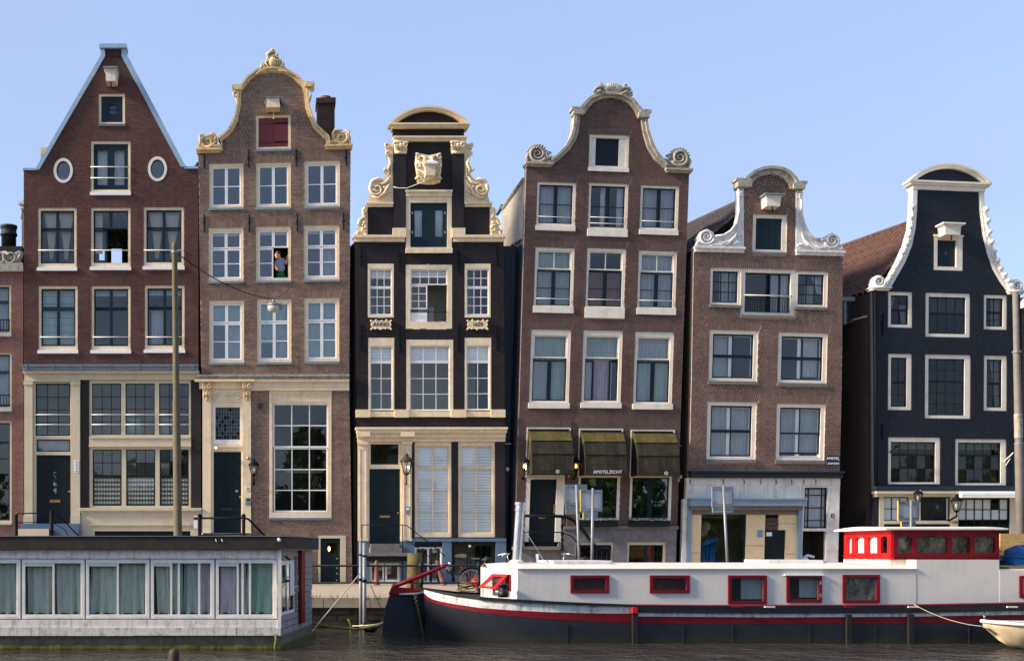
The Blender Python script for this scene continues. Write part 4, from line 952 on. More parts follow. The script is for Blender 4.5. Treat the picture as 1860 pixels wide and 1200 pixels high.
m = MB(H); m.rect(767, 304, 791, 307.5, -.56, -.1); m.add([m.P(767, 304, -.56), m.P(791, 304, -.56), m.P(779, 295, -.3), m.P(767, 304, -.1), m.P(791, 304, -.1), m.P(779, 293, -.1)], [(0, 1, 2), (0, 2, 5, 3), (1, 4, 5, 2), (3, 4, 5)]); m.build('cap', 'offwhite', b)
MB(H).ptube([(779, 330, -.45), (768, 336, -.35), (757, 339, -.3), (738, 345, -.2), (722, 344, -.15), (714, 341, -.1)], .014, 5).build('hoist_cable', 'offwhite', b, True)
anchor(H, [(656, 448, 35), (725, 352, 36), (830, 352, 36), (726, 458, 36), (833, 456, 40), (903, 448, 36), (656, 590, 46), (727, 592, 48), (833, 590, 50), (903, 590, 46)])
for cx, s in ((692, 'ANNO'), (867, '1659')):
    m = MB(H); rg = random.Random(cx); o = [(cx-18, 583), (cx-9, 582), (cx+1, 583.4), (cx+10, 582), (cx+18, 583), (cx+17.4, 590), (cx+18, 598), (cx+8, 597), (cx-1, 598.2), (cx-10, 597), (cx-18, 598), (cx-17.2, 590)]
    m.prism(o, -.06, -.01); [m.pblob(x, y, -.05, 2, 1.8, .03) for x, y in o]; pq = m.build('date_stone', 'buff', H); text(H, s, cx, 590, 6.6, -.064, 'rust_iron', pq, bold=.004)
solid(H, 'ledge', 'buff', [(646, 744, 672, 758, -.11, .1), (716, 744, 742, 758, -.11, .1), (819, 744, 846, 758, -.11, .1), (891, 744, 917, 758, -.11, .1), (672, 747, 716, 757, -.06, .1), (742, 747, 819, 757, -.06, .1), (846, 747, 891, 757, -.06, .1)])
body(H, 647, 916, 442, [466, 604, 770], ridge=(779, 390), room='room_light', rd=1.7)
m = MB(H); [m.rect(740, 478, 825, 482, .5+k*.3, .6+k*.3) for k in range(4)]; m.build('ceiling_beam', 'interior', H, kind='stuff'); solid(H, 'room_picture', 'white_paint', [(770, 540, 800, 575, 1.6, 1.69)])
# ground floor
solid(H, 'cornice', 'cream', [(645, 777, 919, 781, -.34, .1), (647, 781, 918, 787, -.28, .1), (648, 787, 917, 795, -.16, .1), (649, 795, 917, 802, -.08, .1), (648, 785, 671, 794, -.33, -.2805), (726, 785, 751, 794, -.33, -.2805)])
for a, b in ((650, 668), (730, 747.5)):
    p = solid(H, 'pilaster', 'cream', [(a, 802, b, 982, -.07, .1), (a-1, 802, b+1, 807, -.12, -.0705), (a+3, 815, b-3, 816, -.085, -.0705), (a+3, 815, a+3.7, 975, -.085, -.0705), (b-3.7, 815, b-3, 975, -.085, -.0705)])
pieces(H, 'wall', 'brick_black', [(747.7, 802.2, 753, 977, -.03, .2), (820, 802.2, 832, 977, -.03, .2), (899.5, 802.2, 917, 977, -.03, .2)])
w = window(H, (668.2, 802.2, 729.8, 851), (5, 4, 6, 8), 'cream', [(0, 0, 1, 1, 1, 1, 1.5, 0)], hole=False, d=.02, glass='glass_dark')
d = solid(H, 'door', 'door_green', [(671, 851, 727, 988, .07, .12), (680, 859, 718, 930, .055, .0695), (680, 940, 718, 975, .055, .0695)])
solid(H, 'letterbox', 'brass', [(690, 935.5, 709, 939.5, .04, .0695)], d); m = MB(H); m.pblob(723, 931, .05, 1.6, 1.6, .03); m.build('knob', 'brass', d, True)
solid(H, 'door_surround', 'cream', [(668.2, 851, 671, 984, .0, .12), (727, 851, 729.8, 984, .0, .12)])
for a in (753.2, 832.2):
    w = window(H, (a, 802.2, a+66.6, 975), (4, 7, 4, 7), 'cream', [(0, 0, 1, .245, 2, 1, 1.8, 1.4), (0, .25, 1, 1, 2, 3, 1.8, 1.2)], hole=False, d=.0, curt=[('slats', .0, .0, 1, 1, 'blind')], smat='cream', cd=.1)
lantern(H, 738.5, 822, 880, -.4, arm=False, frame='rust_iron')
m = MB(H); m.rect(736, 920, 744, 933, -.1, -.071); n = m.build('intercom', 'galv', H); solid(H, 'screen', 'paper', [(737.5, 922, 742.5, 926, -.104, -.1005)], n)
solid(H, 'plinth', 'plinth_blue', [(747, 977, 919, 983, -.06, .2), (650, 982.2, 671, 1064, -.04, .2), (727, 982.2, 753, 1064, -.04, .2), (803, 983, 820, 1064, -.04, .2), (900, 983, 919, 1064, -.04, .2), (671, 1000, 727, 1022, -.04, .2), (671, 1056, 727, 1064, -.04, .2)])
for a, b, c, r in ((753, 803, 2, 1), ):
    solid(H, 'lintel_board', 'door_black', [(753, 983, 803, 993, .0, .1)])
    window(H, (753, 993, 803, 1058), 2, 'white_paint', [(0, 0, .5, .5, 1, 1, 1.6, 0), (.5, 0, 1, .5, 1, 1, 1.6, 0), (0, .5, .5, 1, 1, 1, 1.6, 0), (.5, .5, 1, 1, 1, 1, 1.6, 0)], hole=False, d=.02, glass='glass_sky', name='basement_window', **WS)
w = window(H, (820, 983, 900, 1062), (5, 6, 5, 0), 'door_black', [(0, 0, .36, 1, 1, 1, 2, 0), (.42, 0, 1, 1, 2, 1, 2, 1)], hole=False, d=.02, glass='glass_sky', name='basement_door')
m = MB(H); m.tube([m.P(853, 991, .0), m.P(853, 991, -.02)], .045, 10); m.build('round_plate', 'paper', w)
window(H, (671, 1022, 727, 1056), (2, 1, 2, 1), 'offwhite', [(0, 0, .48, 1, 1, 1, 3, 0), (.52, 0, 1, 1, 1, 1, 3, 0)], hole=False, d=.02, name='basement_window', **WS)
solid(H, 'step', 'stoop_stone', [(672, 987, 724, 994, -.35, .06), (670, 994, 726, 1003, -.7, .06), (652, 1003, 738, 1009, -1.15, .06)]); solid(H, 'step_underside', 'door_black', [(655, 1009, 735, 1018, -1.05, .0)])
m = MB(H); m.ptube([(652, 954, -1.1), (726, 954, -1.1), (732, 955, -1.1), (790, 1000, -1.1), (800, 1010, -1.1)], .016); m.ptube([(727, 980, -1.1), (735, 982, -1.1), (775, 1012, -1.1)], .014)
for x, y in ((653, 954), (725, 954), (790, 1000)): m.ptube([(x, y, -1.1), (x, 1058, -1.1)], .016)
for x in (760, 775, 788): m.ptube([(x, 995, -1.1), (x, 1056, -1.1)], .03, 6)
m.build('handrail', 'iron', H, True)
m = MB(H); m.rect(900, 1000, 940, 1064, .2, .24); m.build('side_gate', 'door_green', H)
# ------------------------------------------------------------------ house 4: leaning brown brick, scrolled neck gable, green awnings
H = House('leaning_house', 'leaning brown brick house with grey scroll gable and three dark green awnings', 'house', 1086, a=-.032, b=lambda y: .036*max(0, min(1, (850-y)/450)), ref=(1086, 860))
U = H.upts
OW = (9, 'ivory', 1, .05)
dk = lambda t=.5: [(0, 0, .5, 1, 1, 2, (2, 2, 3.2, 2), 1.4), (.5, 0, 1, 1, 1, 2, (3.2, 2, 2, 2), 1.4)]
for i, r in enumerate(((975, 331, 1045, 410), (1069, 333, 1140, 417), (1163, 337, 1232, 418))):
    w = window(H, r, 4.5, 'ivory', dk(), (9 if i != 1 else 13, 'ivory', 1, .05), smat='sash_dark', arc=(12, 5), curt=[('sheet', 0, 0, .98, 1, 'curtain_grey')] if i != 1 else [('sheet', .32, 0, .46, 1, 'curtain_white'), ('sheet', .8, 0, .98, 1, 'curtain_white')])
    a = H.urect(r); rails(H, w, a[0]+4, a[2]-4, [a[3]-16] if i != 1 else [a[3]-22, a[3]-11], d=-.0, r=.01)
for i, r in enumerate(((971, 450, 1042, 556), (1065, 451, 1135, 558), (1159, 455, 1228, 560))):
    w = window(H, r, (4.5, 5, 4.5, 2), 'ivory', [(0, 0, 1, .34, 2, 1, 2.4, 1.6, 'ivory'), (0, .36, .5, 1, 1, 2, (1.5, 2, 3.4, 2), 1.2), (.5, .36, 1, 1, 1, 2, (3.4, 2, 1.5, 2), 1.2)], (12 if i != 1 else 20, 'ivory', 1, .05), smat='sash_dark', arc=(12, 5),
               curt=[[('sheet', 0, 0, 1, 1, 'curtain_green')], [('sheet', .02, .36, .98, 1, 'curtain_rust')], [('sheet', 0, 0, 1, 1, 'curtain_grey')]][i])
    a = H.urect(r); rails(H, w, a[0]+4, a[2]-4, [a[3]-14], d=-.0, r=.01)
for i, r in enumerate(((963, 599, 1035, 731), (1058, 600, 1129, 731), (1152, 602, 1222, 734))):
    w = window(H, r, (5, 9, 5, 4), 'ivory', [(0, 0, 1, .35, 1, 1, 2.6, 0, 'ivory')]+([(0, .38, .5, 1, 1, 1, (2, 2.5, 3.5, 2), 0), (.5, .38, 1, 1, 1, 1, (3.5, 2.5, 2, 2), 0)] if i != 1 else [(0, .38, .28, 1, 1, 1, (2, 2.5, 3, 2), 0, None, 'glass', .04), (.74, .38, 1, 1, 1, 1, (3, 2.5, 2, 2), 0, None, 'glass', .04)]), (10, 'ivory', 1.5, .06), smat='sash_dark', arc=(13, 5),
               curt=[[('sheet', 0, .0, 1, 1, 'curtain_green')], [('sheet', 0, 0, 1, .36, 'curtain_green'), ('sheet', .2, .36, .85, 1, 'curtain_lilac'), ('sheet', 0, .36, .25, 1, 'curtain_grey')], [('sheet', 0, 0, 1, .36, 'curtain_grey'), ('sheet', 0, .36, 1, 1, 'curtain_green')]][i])
w = window(H, (1070, 245, 1142, 305), (4.5, 5, 4.5, 4), 'ivory', [], (7, 'ivory', 1, .04), arc=(13, 4), name='hatch')
r = H.urect((1074.6, 250, 1137.4, 301)); pieces(H, 'jamb', 'ivory', [(r[0], r[1], r[0]+8, r[3], .06, .13), (r[2]-12, r[1], r[2], r[3], .06, .13)], w); MB(H).rect(r[0]+8, r[1], r[2]-12, r[3], .14, .18).build('hatch_door', 'sash_dark', w)
inL = [(1003, 300), (1017, 289), (1035, 272), (1046, 254), (1051, 235), (1053, 211), (1061, 209), (1066, 200), (1078, 187), (1094, 180.5), (1110, 179)]
inR = [(1110, 179), (1126, 182), (1142, 191), (1152, 203), (1157, 215), (1163, 217), (1167, 243), (1175, 270), (1188, 291), (1207, 307)]
ouL = [(1000, 290), (1010, 283), (1025, 268), (1035, 250), (1039.5, 234), (1041, 211), (1050, 200), (1056, 192), (1070, 178), (1090, 170.5), (1110, 169)]
ouR = [(1110, 169), (1132, 173), (1150, 183), (1161, 197), (1168, 206), (1173, 217), (1177, 240), (1185, 264), (1196, 283), (1211, 299)]
out = U([(956, 300)]+inL+inR[1:]+[(1252, 311)])+[(1233, 700), (1233, 957), (939, 957), (939, 700)]
# ground floor openings
DR = H.urect((956, 776, 1036, 990)); G2 = H.urect((1051, 778, 1130, 944)); G3 = H.urect((1145, 779, 1226, 945))
H.holes += [rp((956, 780, 1032, 962)), rp((1051, 780, 1127, 944)), rp((1145, 780, 1221, 946))]
for a in ((956, 1032), (1051, 1127), (1145, 1221)): H.arches.append(dict(bot=(a[0]-3, a[1]+3), top=(a[0]-7, a[1]+7), yb=776, yt=764, n=22, poly=[(a[0]-7, 763.6), (a[1]+7, 763.6), (a[1]+3, 776.4), (a[0]-3, 776.4)]))
wall(H, out, 'mortar_brown'); bricks(H, out, 'brick_brown', joint=.5)
m = MB(H); m.band(U(ouL), U(inL), -.1, .3); m.band(U(ouR), U(inR), -.1, .3); m.band(U(ouL), U(mid(ouL, inL, .45)), -.17, -.1005); m.band(U(ouR), U(mid(ouR, inR, .45)), -.17, -.1005)
for q in ((1036, 198, 1056, 203), (1039, 203, 1058, 211), (1160, 203, 1180, 208), (1157, 208, 1177, 217)): m.rect(*H.urect(q), -.22, .2)
m.build('gable_coping', 'greystone', H)
m = MB(H); c = U([(1111, 175)])[0]                      # acanthus shell on the top
for k in range(9):
    t = (k-4)/4; h = 24-6*t*t; m.leafp([(c[0]+t*6, c[1]+1), (c[0]+t*13, c[1]-h*.6), (c[0]+t*20, c[1]-h+abs(t)*2)], -.12, 4.4)
for s in (1, -1):
    m.leafp([(c[0]+s*8, c[1]-2), (c[0]+s*20, c[1]-14), (c[0]+s*30, c[1]-11), (c[0]+s*36, c[1]-3)], -.12, 4.5); m.leafp([(c[0]+s*12, c[1]-1), (c[0]+s*24, c[1]-6), (c[0]+s*33, c[1]+1)], -.15, 4); m.spiral(c[0]+s*33, c[1]-2, 4, 1, 1, 1.2, -.14, 2.4, 1.4, mirror=s); m.leafp([(c[0]+s*16, c[1]-10), (c[0]+s*22, c[1]-19), (c[0]+s*27, c[1]-19)], -.12, 3.4)
m.prism([(c[0]-36, c[1]+1), (c[0]-24, c[1]-10), (c[0]-8, c[1]-16), (c[0]+8, c[1]-16), (c[0]+24, c[1]-10), (c[0]+36, c[1]+3), (c[0], c[1]-4)], -.08, .12); m.build('crest', 'greystone', H, True)
for cx, cy, x0, x1, yb, s in ((975.5, 281, 953, 1003, 301, 1), (1233, 288, 1207, 1256, 312, -1)):
    m = MB(H); m.rect(*H.urect((x0, yb-4, x1, yb)), -.2, .3); m.rect(*H.urect((x0+2, yb, x1-2, yb+3)), -.13, .3); c = U([(cx, cy)])[0]
    m.prism([(c[0]+16*math.cos(k*.3142*2), c[1]-16*math.sin(k*.3142*2)) for k in range(10)], -.05, .2)
    q = lambda dx, dy: (c[0]+s*dx, c[1]+dy)
    m.prism([q(-18, 18), q(-17, 2), q(0, 6), q(16, 2), q(30, 6), q(30, 18)], -.04, .2); b = m.build('shoulder_block', 'greystone', H)
    m = MB(H); m.spiral(c[0], c[1], 16, 2, 3.6, 2.2, -.1, 3.8, 1.6, mirror=-s, steps=40); m.leafp([q(-17, 17), q(-19, 6), q(-16, -4)], -.08, 3.4); m.leafp([q(0, 15), q(12, 10), q(22, 6), q(28, 2)], -.08, 3.6); m.leafp([q(10, 16), q(20, 13), q(30, 12)], -.08, 2.8); m.spiral(*q(20, -1), 4, 1, 0, 1.1, -.08, 2, 1.2, mirror=s)
    for k in range(9): a = .3+k*.3; m.pblob(c[0]-s*18*math.cos(a), c[1]-18*math.sin(a), -.02, 2, 2, .1)
    m.build('carved_scroll', 'greystone', H, True)
m = MB(H); c = U([(1110, 205)])[0]; [m.rect(c[0]+s*(12-k)-1.5, c[1]-k*.7+6, c[0]+s*(12-k)+1.5, c[1]-k*.7+7.2, -.016, -.002) for k in range(0, 13, 3) for s in (1, -1)]; m.build('gable_relief', 'brick_brown', H, kind='stuff')
# side wall, low roof and dormer behind the left shoulder
body(H, 939, 1233, 445, [440, 586, 752], ridge=(1086, 330), mat='infill', eave=440)
m = MB(H); x, y = U([(955, 322)])[0]
m.hexa([m.P(x, y, .27), m.P(x+90, y, .27), m.P(x+90, 446, .27), m.P(x, 446, .27), tuple(Vector(m.P(x, y+30, 1.7))+Vector((-.42, 0, 0))), m.P(x+90, y, 1.7), m.P(x+90, 446, 1.7), tuple(Vector(m.P(x, 446, 1.7))+Vector((-.42, 0, 0)))]); m.build('side_gable', 'plaster_pale', H)
m = MB(H); p, q = Vector(m.P(x-1, y-1, .27)), Vector(m.P(x, y+30, 1.7))+Vector((-.42, 0, 0)); m.tube([p, q], .07, 6); m.build('verge_tiles', 'greystone', H)
m = MB(H); p = W(925, 385, 1.9); m.box(p.x-.26, p.x+.3, 1.75, 2.6, p.z-.62, p.z+.1); dm = m.build('dormer', 'zinc', H); MB(H).box(p.x-.34, p.x+.34, 1.66, 2.7, p.z+.1, p.z+.2).build('dormer_roof', 'lead', dm); MB(H).box(p.x-.2, p.x+.2, 1.73, 1.748, p.z-.4, p.z).build('pane', 'glass_sky', dm)
m = MB(H); m.rect(x+4, y+8, 1232, 446, 1.72, 1.8); m.rect(x+4, y+6, 1232, y+12, .3, 1.72); m.rect(1226, y+8, 1232, 446, .3, 1.72); m.build('attic_partition', 'interior', H)
p = W(932, 440, 1.4); MB(H).tube([(p.x, 1.4, p.z-.2), (p.x, 1.4, p.z+.55)], .06, 8).build('vent_pipe', 'lead', H, True)
# awnings
names = (None, 'AMSTELZICHT', None)
for i, (x0, x1, y0) in enumerate(((956, 1032, 777), (1051, 1127, 778.5), (1145, 1221, 780))):
    m = MB(H); m.ring(x0-2, y0, x1+2, 866, 2.2, 2.2, 2.2, 0, -.03, .1); fr = m.build('awning_frame', 'ivory', H)
    solid(H, 'recess', 'sash_dark', [(x0+.4, y0+2.4, x1-.4, y0+8, .06, .1)], fr)
    steps = [(y0+5, -.03), (y0+7, -.22), (y0+26, -.52), (y0+50, -.72), (y0+86, -.84)]
    for k in range(4):
        (ya, da), (yb, db) = steps[k], steps[k+1]; m = MB(H)
        n = 6; v = []
        for j in range(n+1):
            u = j/n; sag = .02*math.sin(u*math.pi*3)
            v += [m.P(x0+1+(x1-x0-2)*u, ya, da+sag*.3), m.P(x0+1+(x1-x0-2)*u, yb+(.6*math.sin(j*2) if k == 3 else 0), db+sag)]
        m.add(v, [(2*j, 2*j+2, 2*j+3, 2*j+1) for j in range(n)])
        for x in (x0+1, x1-1): m.add([m.P(x, ya, da), m.P(x, yb, db), m.P(x, y0+86, -.02), m.P(x, ya, -.02)], [(0, 1, 2, 3)])
        a = m.build('awning', 'awning_top' if k in (0, 1) else 'awning', H, recalc=False)
    for (yy, dd) in steps[1:]: MB(H).ptube([(x0, yy, dd-.012), (x1, yy, dd-.012)], .014, 5).build('awning_hoop', 'awning', H)
    m = MB(H); m.rect(x0+1, y0+80, x1-1, y0+87, -.852, -.846); v = m.build('valance', 'awning', H)
    if names[i]: text(H, names[i], (x0+x1)/2+2, y0+81.5, 5.6, -.856, 'paper', v)
    else:
        c = ((x0+x1)/2+(8 if i == 0 else 12), y0+82); m = MB(H); o = [(c[0]+3.2*math.cos(k*.3927), c[1]+3.2*math.sin(k*.3927)) for k in range(17)]; q = [(c[0]+2.4*math.cos(k*.3927), c[1]+2.4*math.sin(k*.3927)) for k in range(17)]
        m.band(o, q, -.858, -.854); m.build('emblem_ring', 'paper', v); text(H, 'R', c[0], c[1], 2.8, -.856, 'paper', v)
# door, ground windows
solid(H, 'door_surround', 'ivory', [(956.2, 862, 964, 984, .0, .15), (1012, 862, 1026, 984, .0, .15), (964, 862, 1012, 870, .0, .15)])
solid(H, 'wall', 'brick_brown', [(1026, 862, 1031.8, 957, .02, .2)])
d = solid(H, 'door', 'door_black', [(964, 870, 1012, 993, .08, .12), (970, 878, 1006, 930, .06, .0795), (970, 942, 1006, 985, .06, .0795)]); solid(H, 'door_handle', 'brass', [(1008, 916, 1011.4, 932, .03, .0795)], d); solid(H, 'letterbox', 'brass', [(982, 939, 994, 941, .055, .0595)], d)
for x0, x1 in ((1051.2, 1126.8), (1145.2, 1220.8)):
    window(H, (x0+H.a*42, 863, x1+H.a*42, 944.5), (4, 4, 5, 4), 'ivory', [(0, 0, .5, 1, 1, 1, (2, 2, 4, 3), 0), (.5, 0, 1, 1, 1, 1, (4, 2, 2, 3), 0)], hole=False, d=.0, smat='sash_dark', glass='glass_sky')
lantern(H, 953, 828, 868, -.3, 'lamp_glow'); lantern(H, 1046, 828, 868, -.3, 'lamp_warm')
MB(H).ptube([(1036, 764, -.03), (1036, 860, -.03)], .012, 5).build('conduit', 'iron', H)
solid(H, 'plinth', 'stone_plinth', [(1026.2, 955, 1234, 961, -.1, .2), (1026.2, 961, 1232, 984, -.04, .2), (1018, 984, 1047, 1064, -.04, .2), (1118, 984, 1143, 1064, -.04, .2), (1213, 984, 1232, 1064, -.04, .2), (939, 957, 956, 1064, -.04, .2), (956, 993, 1018, 1064, -.04, .2)])
for x0, x1 in ((1047, 1118), (1143, 1213)):
    w = window(H, (x0+H.a*160, 984, x1+H.a*160, 1060), (4, 5, 4, 2), 'khaki', [(0, 0, .5, 1, 1, 1, (2, 2, 3, 2), 0), (.5, 0, 1, 1, 1, 1, (3, 2, 2, 2), 0)], hole=False, d=.0, smat='sash_dark', glass='glass_sky', name='basement_window', curt=[('sheet', .55, .05, .8, 1, 'red_paint')] if x0 > 1100 else [])
    if x0 < 1100:
        m = MB(H); [m.ptube([(x0+36+k*5, 990, -.04), (x0+36+k*5, 1060, -.04)], .012, 5) for k in range(7)]; m.build('window_bars', 'iron', w)
solid(H, 'stoop', 'stoop_stone', [(934, 992, 1018, 998, -1.2, .06), (937, 998, 1010, 1064, -1.05, .06)])
solid(H, 'step', 'stoop_stone', [(1010, 1002+k*8, 1028+k*9, 1010+k*8, -1.1, -.05) for k in range(7)])
m = MB(H); hd = [(944, 936, -1.2), (1020, 937, -1.2), (1034, 939, -1.2), (1046, 946, -1.2), (1062, 962, -1.2), (1074, 978, -1.2), (1084, 990, -1.2), (1094, 996, -1.2), (1108, 997, -1.2), (1114, 993, -1.2)]
m.ptube([K(a_, b_, c_)+(c_,) for a_, b_, c_ in hd], .05, 8); kp = lambda L: [K(a_, b_, c_)+(c_,) for a_, b_, c_ in L]; m.ptube(kp([(944, 966, -1.2), (1022, 966, -1.2), (1040, 972, -1.2), (1076, 1006, -1.2)]), .02); m.ptube(kp([(944, 984, -1.2), (1022, 984, -1.2)]), .014)
for x in (936, 1010): m.lathe(m.P(x, 998, -1.2), [(.07, 0), (.04, .06), (.05, .14), (.03, .22), (.05, .32), (.03, .42), (.055, .5), (.03, .6), (.05, .75), (.03, .85), (.04, 1.1)], 8)
for k in range(4): m.ptube([(1062+k*9, 990+min(k, 2)*3, -1.2), (1062+k*9, 1062, -1.2)], .02)
m.build('handrail', 'iron', H, True)
h4 = H
for x0, x1, lab in ((1052, 1121, 'black window box of green plants under the middle awning'), (1144, 1215, 'black window box of green plants under the awning nearest the white scrolled house')):
    p = Vector((X((x0+x1)/2-3), -.15, Z(955))); t = thing('window_box', lab, 'planter', p, 'window boxes of the leaning brown house'); m = MB()
    m.box(X(x0-3), X(x1-3), -.28, -.04, Z(956), Z(945)); m.build('box', 'door_black', t, base=t.base)
    m = MB(); rg = random.Random(x0)
    for _ in range(420):
        c = Vector((rg.uniform(X(x0-2), X(x1-4)), rg.uniform(-.3, -.04), Z(946)+rg.random()**1.5*.12)); a = rg.random()*6.28; u = Vector((math.cos(a), math.sin(a), rg.uniform(-.4, .6)))*.035; v = Vector((-math.sin(a), math.cos(a), rg.uniform(-.3, .3)))*.018
        m.add([c-u, c+v, c+u, c-v], [(0, 1, 2, 3)])
    m.build('foliage', 'leaf', t, base=t.base, recalc=False, kind='stuff')
    m = MB(); [m.blob((X(x0+4+k*8), -.27, Z(945)+rg.uniform(.0, .05)), (.022, .02, .02), 6, 4) for k in range(8)]; m.build('blossoms', 'leaf_flower', t, base=t.base, kind='stuff')
# ------------------------------------------------------------------ house 5: warm brick, white scrolled neck gable, shop front
H = House('leaning_house', 'warm brown brick house with white scrolled gable above a cream shop front', 'house', 1390, a=-.025, b=lambda y: .026*max(0, min(1, (900-y)/300)), ref=(1390, 860))
U = H.upts
GS = (5, 'stoop_stone', 1, .06)
g33 = [(0, 0, 1, 1, 3, 3, 2.2, 1.5)]
window(H, (1290, 486, 1346, 554), (5, 6, 5, 5), 'ivory', g33, GS, smat='sash_dark', curt=[('sheet', .35, 0, .8, 1, 'curtain_grey'), ('sheet', .8, 0, 1, 1, 'curtain_olive')])
w = window(H, (1346, 489, 1445, 573), (8, 6, 8, 6), 'ivory', [(0, 0, .5, 1, 1, 1, (1.6, 2, 2.5, 2), 0, None, 'glass', .03), (.54, 0, 1, 1, 2, 1, (3, 2, 1.6, 2), 3, None, 'glass', .06)], GS, smat='sash_dark', curt=[('sheet', .6, 0, .98, 1, 'curtain_grey')])
a = H.urect((1346, 489, 1445, 573)); rails(H, w, a[0]+7, a[2]-7, [a[1]+48], 'ivory', -.03, .02)
m = MB(H); [m.ptube([(a[0]+9+k*4.4, a[1]+52, -.02), (a[0]+9+k*4.4, a[3]-6, -.02)], .009, 5) for k in range(19)]; m.ptube([(a[0]+8, a[1]+52, -.02), (a[2]-8, a[1]+52, -.02)], .012, 5); m.build('balcony_bars', 'iron', w)
window(H, (1445, 492, 1503, 558), (5, 6, 6, 5), 'ivory', g33, GS, smat='sash_dark', curt=[('sheet', .35, .3, .75, 1, 'curtain_olive'), ('tier', .55, 0, 1, .6, 'curtain_white')])
x0, y0 = U([(1290, 486)])[0]; x1, _ = U([(1503, 492)])[0]; H.arches.append(dict(bot=(x0-2, x1+2), top=(x0-6, x1+6), yb=y0-.5, yt=y0-14, n=60, poly=[(x0-6, y0-14.5), (x1+6, y0-14.5), (x1+2.5, y0-.2), (x0-2.5, y0-.2)]))
q22 = [(0, 0, 1, .5, 2, 1, 2.6, 1.6), (0, .5, 1, 1, 2, 1, 2.6, 1.6)]
for i, r in enumerate(((1288, 600, 1376, 692), (1413, 604, 1502, 696), (1284, 730, 1373, 834), (1410, 733, 1498, 836))):
    cu = [[('sheet', .0, 0, .42, 1, 'curtain_grey')], [('sheet', .6, .0, .95, .9, 'curtain_white')], [('sheet', 0, 0, 1, 1, 'curtain_grey')], [('sheet', 0, 0, 1, 1, 'curtain_grey')]][i]
    w = window(H, r, (7, 6.5, 7, 6), 'ivory', q22 if i != 3 else [(0, 0, 1, .53, 2, 1, 2.6, 1.6), (0, .5, 1, .93, 2, 1, 2.6, 1.6, None, 'glass', .03)], (6, 'stoop_stone', 1, .06), smat='sash_dark', arc=(14, 4, 0, 2), curt=cu, cd=.22)
    a = H.urect(r); m = MB(H); xm = (a[0]+a[2])/2-4; m.ring(a[0]+7, a[1]+8, xm, a[3]-7, 1.5, 2, 2, 2, .14, .17); m.ring(xm+3, a[1]+8, a[2]-7, a[3]-7, 2, 2, 3, 2, .14, .17); m.rect(xm-1, a[1]+8, xm+4, a[3]-7, .13, .139); m.build('inner_frame', 'white_paint', w)
w = window(H, (1367, 390, 1429, 458), (6.5, 6, 8, 5), 'ivory', [], (5, 'stoop_stone', 1, .05), arc=(13, 1), name='hatch')
r = H.urect((1373.6, 396, 1421, 453)); MB(H).rect(r[0], r[1], r[2], r[3], .08, .13).build('hatch_door', 'sash_green', w)
m = MB(H); [m.rect(r[0]+k*12, r[1]+1, r[0]+k*12+.6, r[3]-1, .076, .0795) for k in range(1, 4)]; m.build('board_joint', 'sash_dark', w)
inn = [(1351, 343), (1362, 342), (1366, 332), (1376, 323), (1388, 319), (1399, 318), (1411, 320), (1422, 326), (1430, 334), (1434, 344), (1445, 346)]
ouA = [(1338, 342), (1346, 332), (1352, 323), (1366, 312), (1383, 305.5), (1400, 304), (1417, 306), (1432, 313), (1443, 324), (1449, 335), (1457, 345)]
out = U([(1260, 458), (1350, 458)]+inn+[(1445, 460), (1531, 463)])+[(1525, 700), (1525, 868), (1252, 868), (1252, 700)]
wall(H, out, 'mortar_warm'); bricks(H, out, 'brick_warm', course=3.7, length=12.8, joint=.8)
m = MB(H); m.band(U(ouA), U(inn), -.12, .3); m.band(U(ouA), U(mid(ouA, inn, .35)), -.2, -.1205)
for k in range(1, 10, 2): a, b = U([ouA[k]])[0], U([inn[k]])[0]; m.ptube([(a[0], a[1], -.205), (b[0], b[1], -.125)], .012, 4)
for q in ((1333, 327, 1360, 331), (1336, 331, 1361, 342), (1441, 332, 1462, 336), (1437, 336, 1458, 346)): m.rect(*H.urect(q), -.22, .2)
m.build('gable_arch', 'greystone', H)
wl_ = [(1350, 343), (1340, 345), (1341, 387), (1337, 406), (1327, 420), (1313, 428.5), (1298, 430), (1294, 422), (1283, 416), (1272, 421), (1266, 432), (1268, 440), (1261, 449), (1350, 449)]
wr_ = [(1445, 347), (1454, 349), (1454, 387), (1459, 408), (1467, 425), (1479, 434.5), (1495, 436), (1500, 428), (1510, 423), (1519, 428), (1523, 440), (1525, 448), (1531, 456), (1445, 456)]
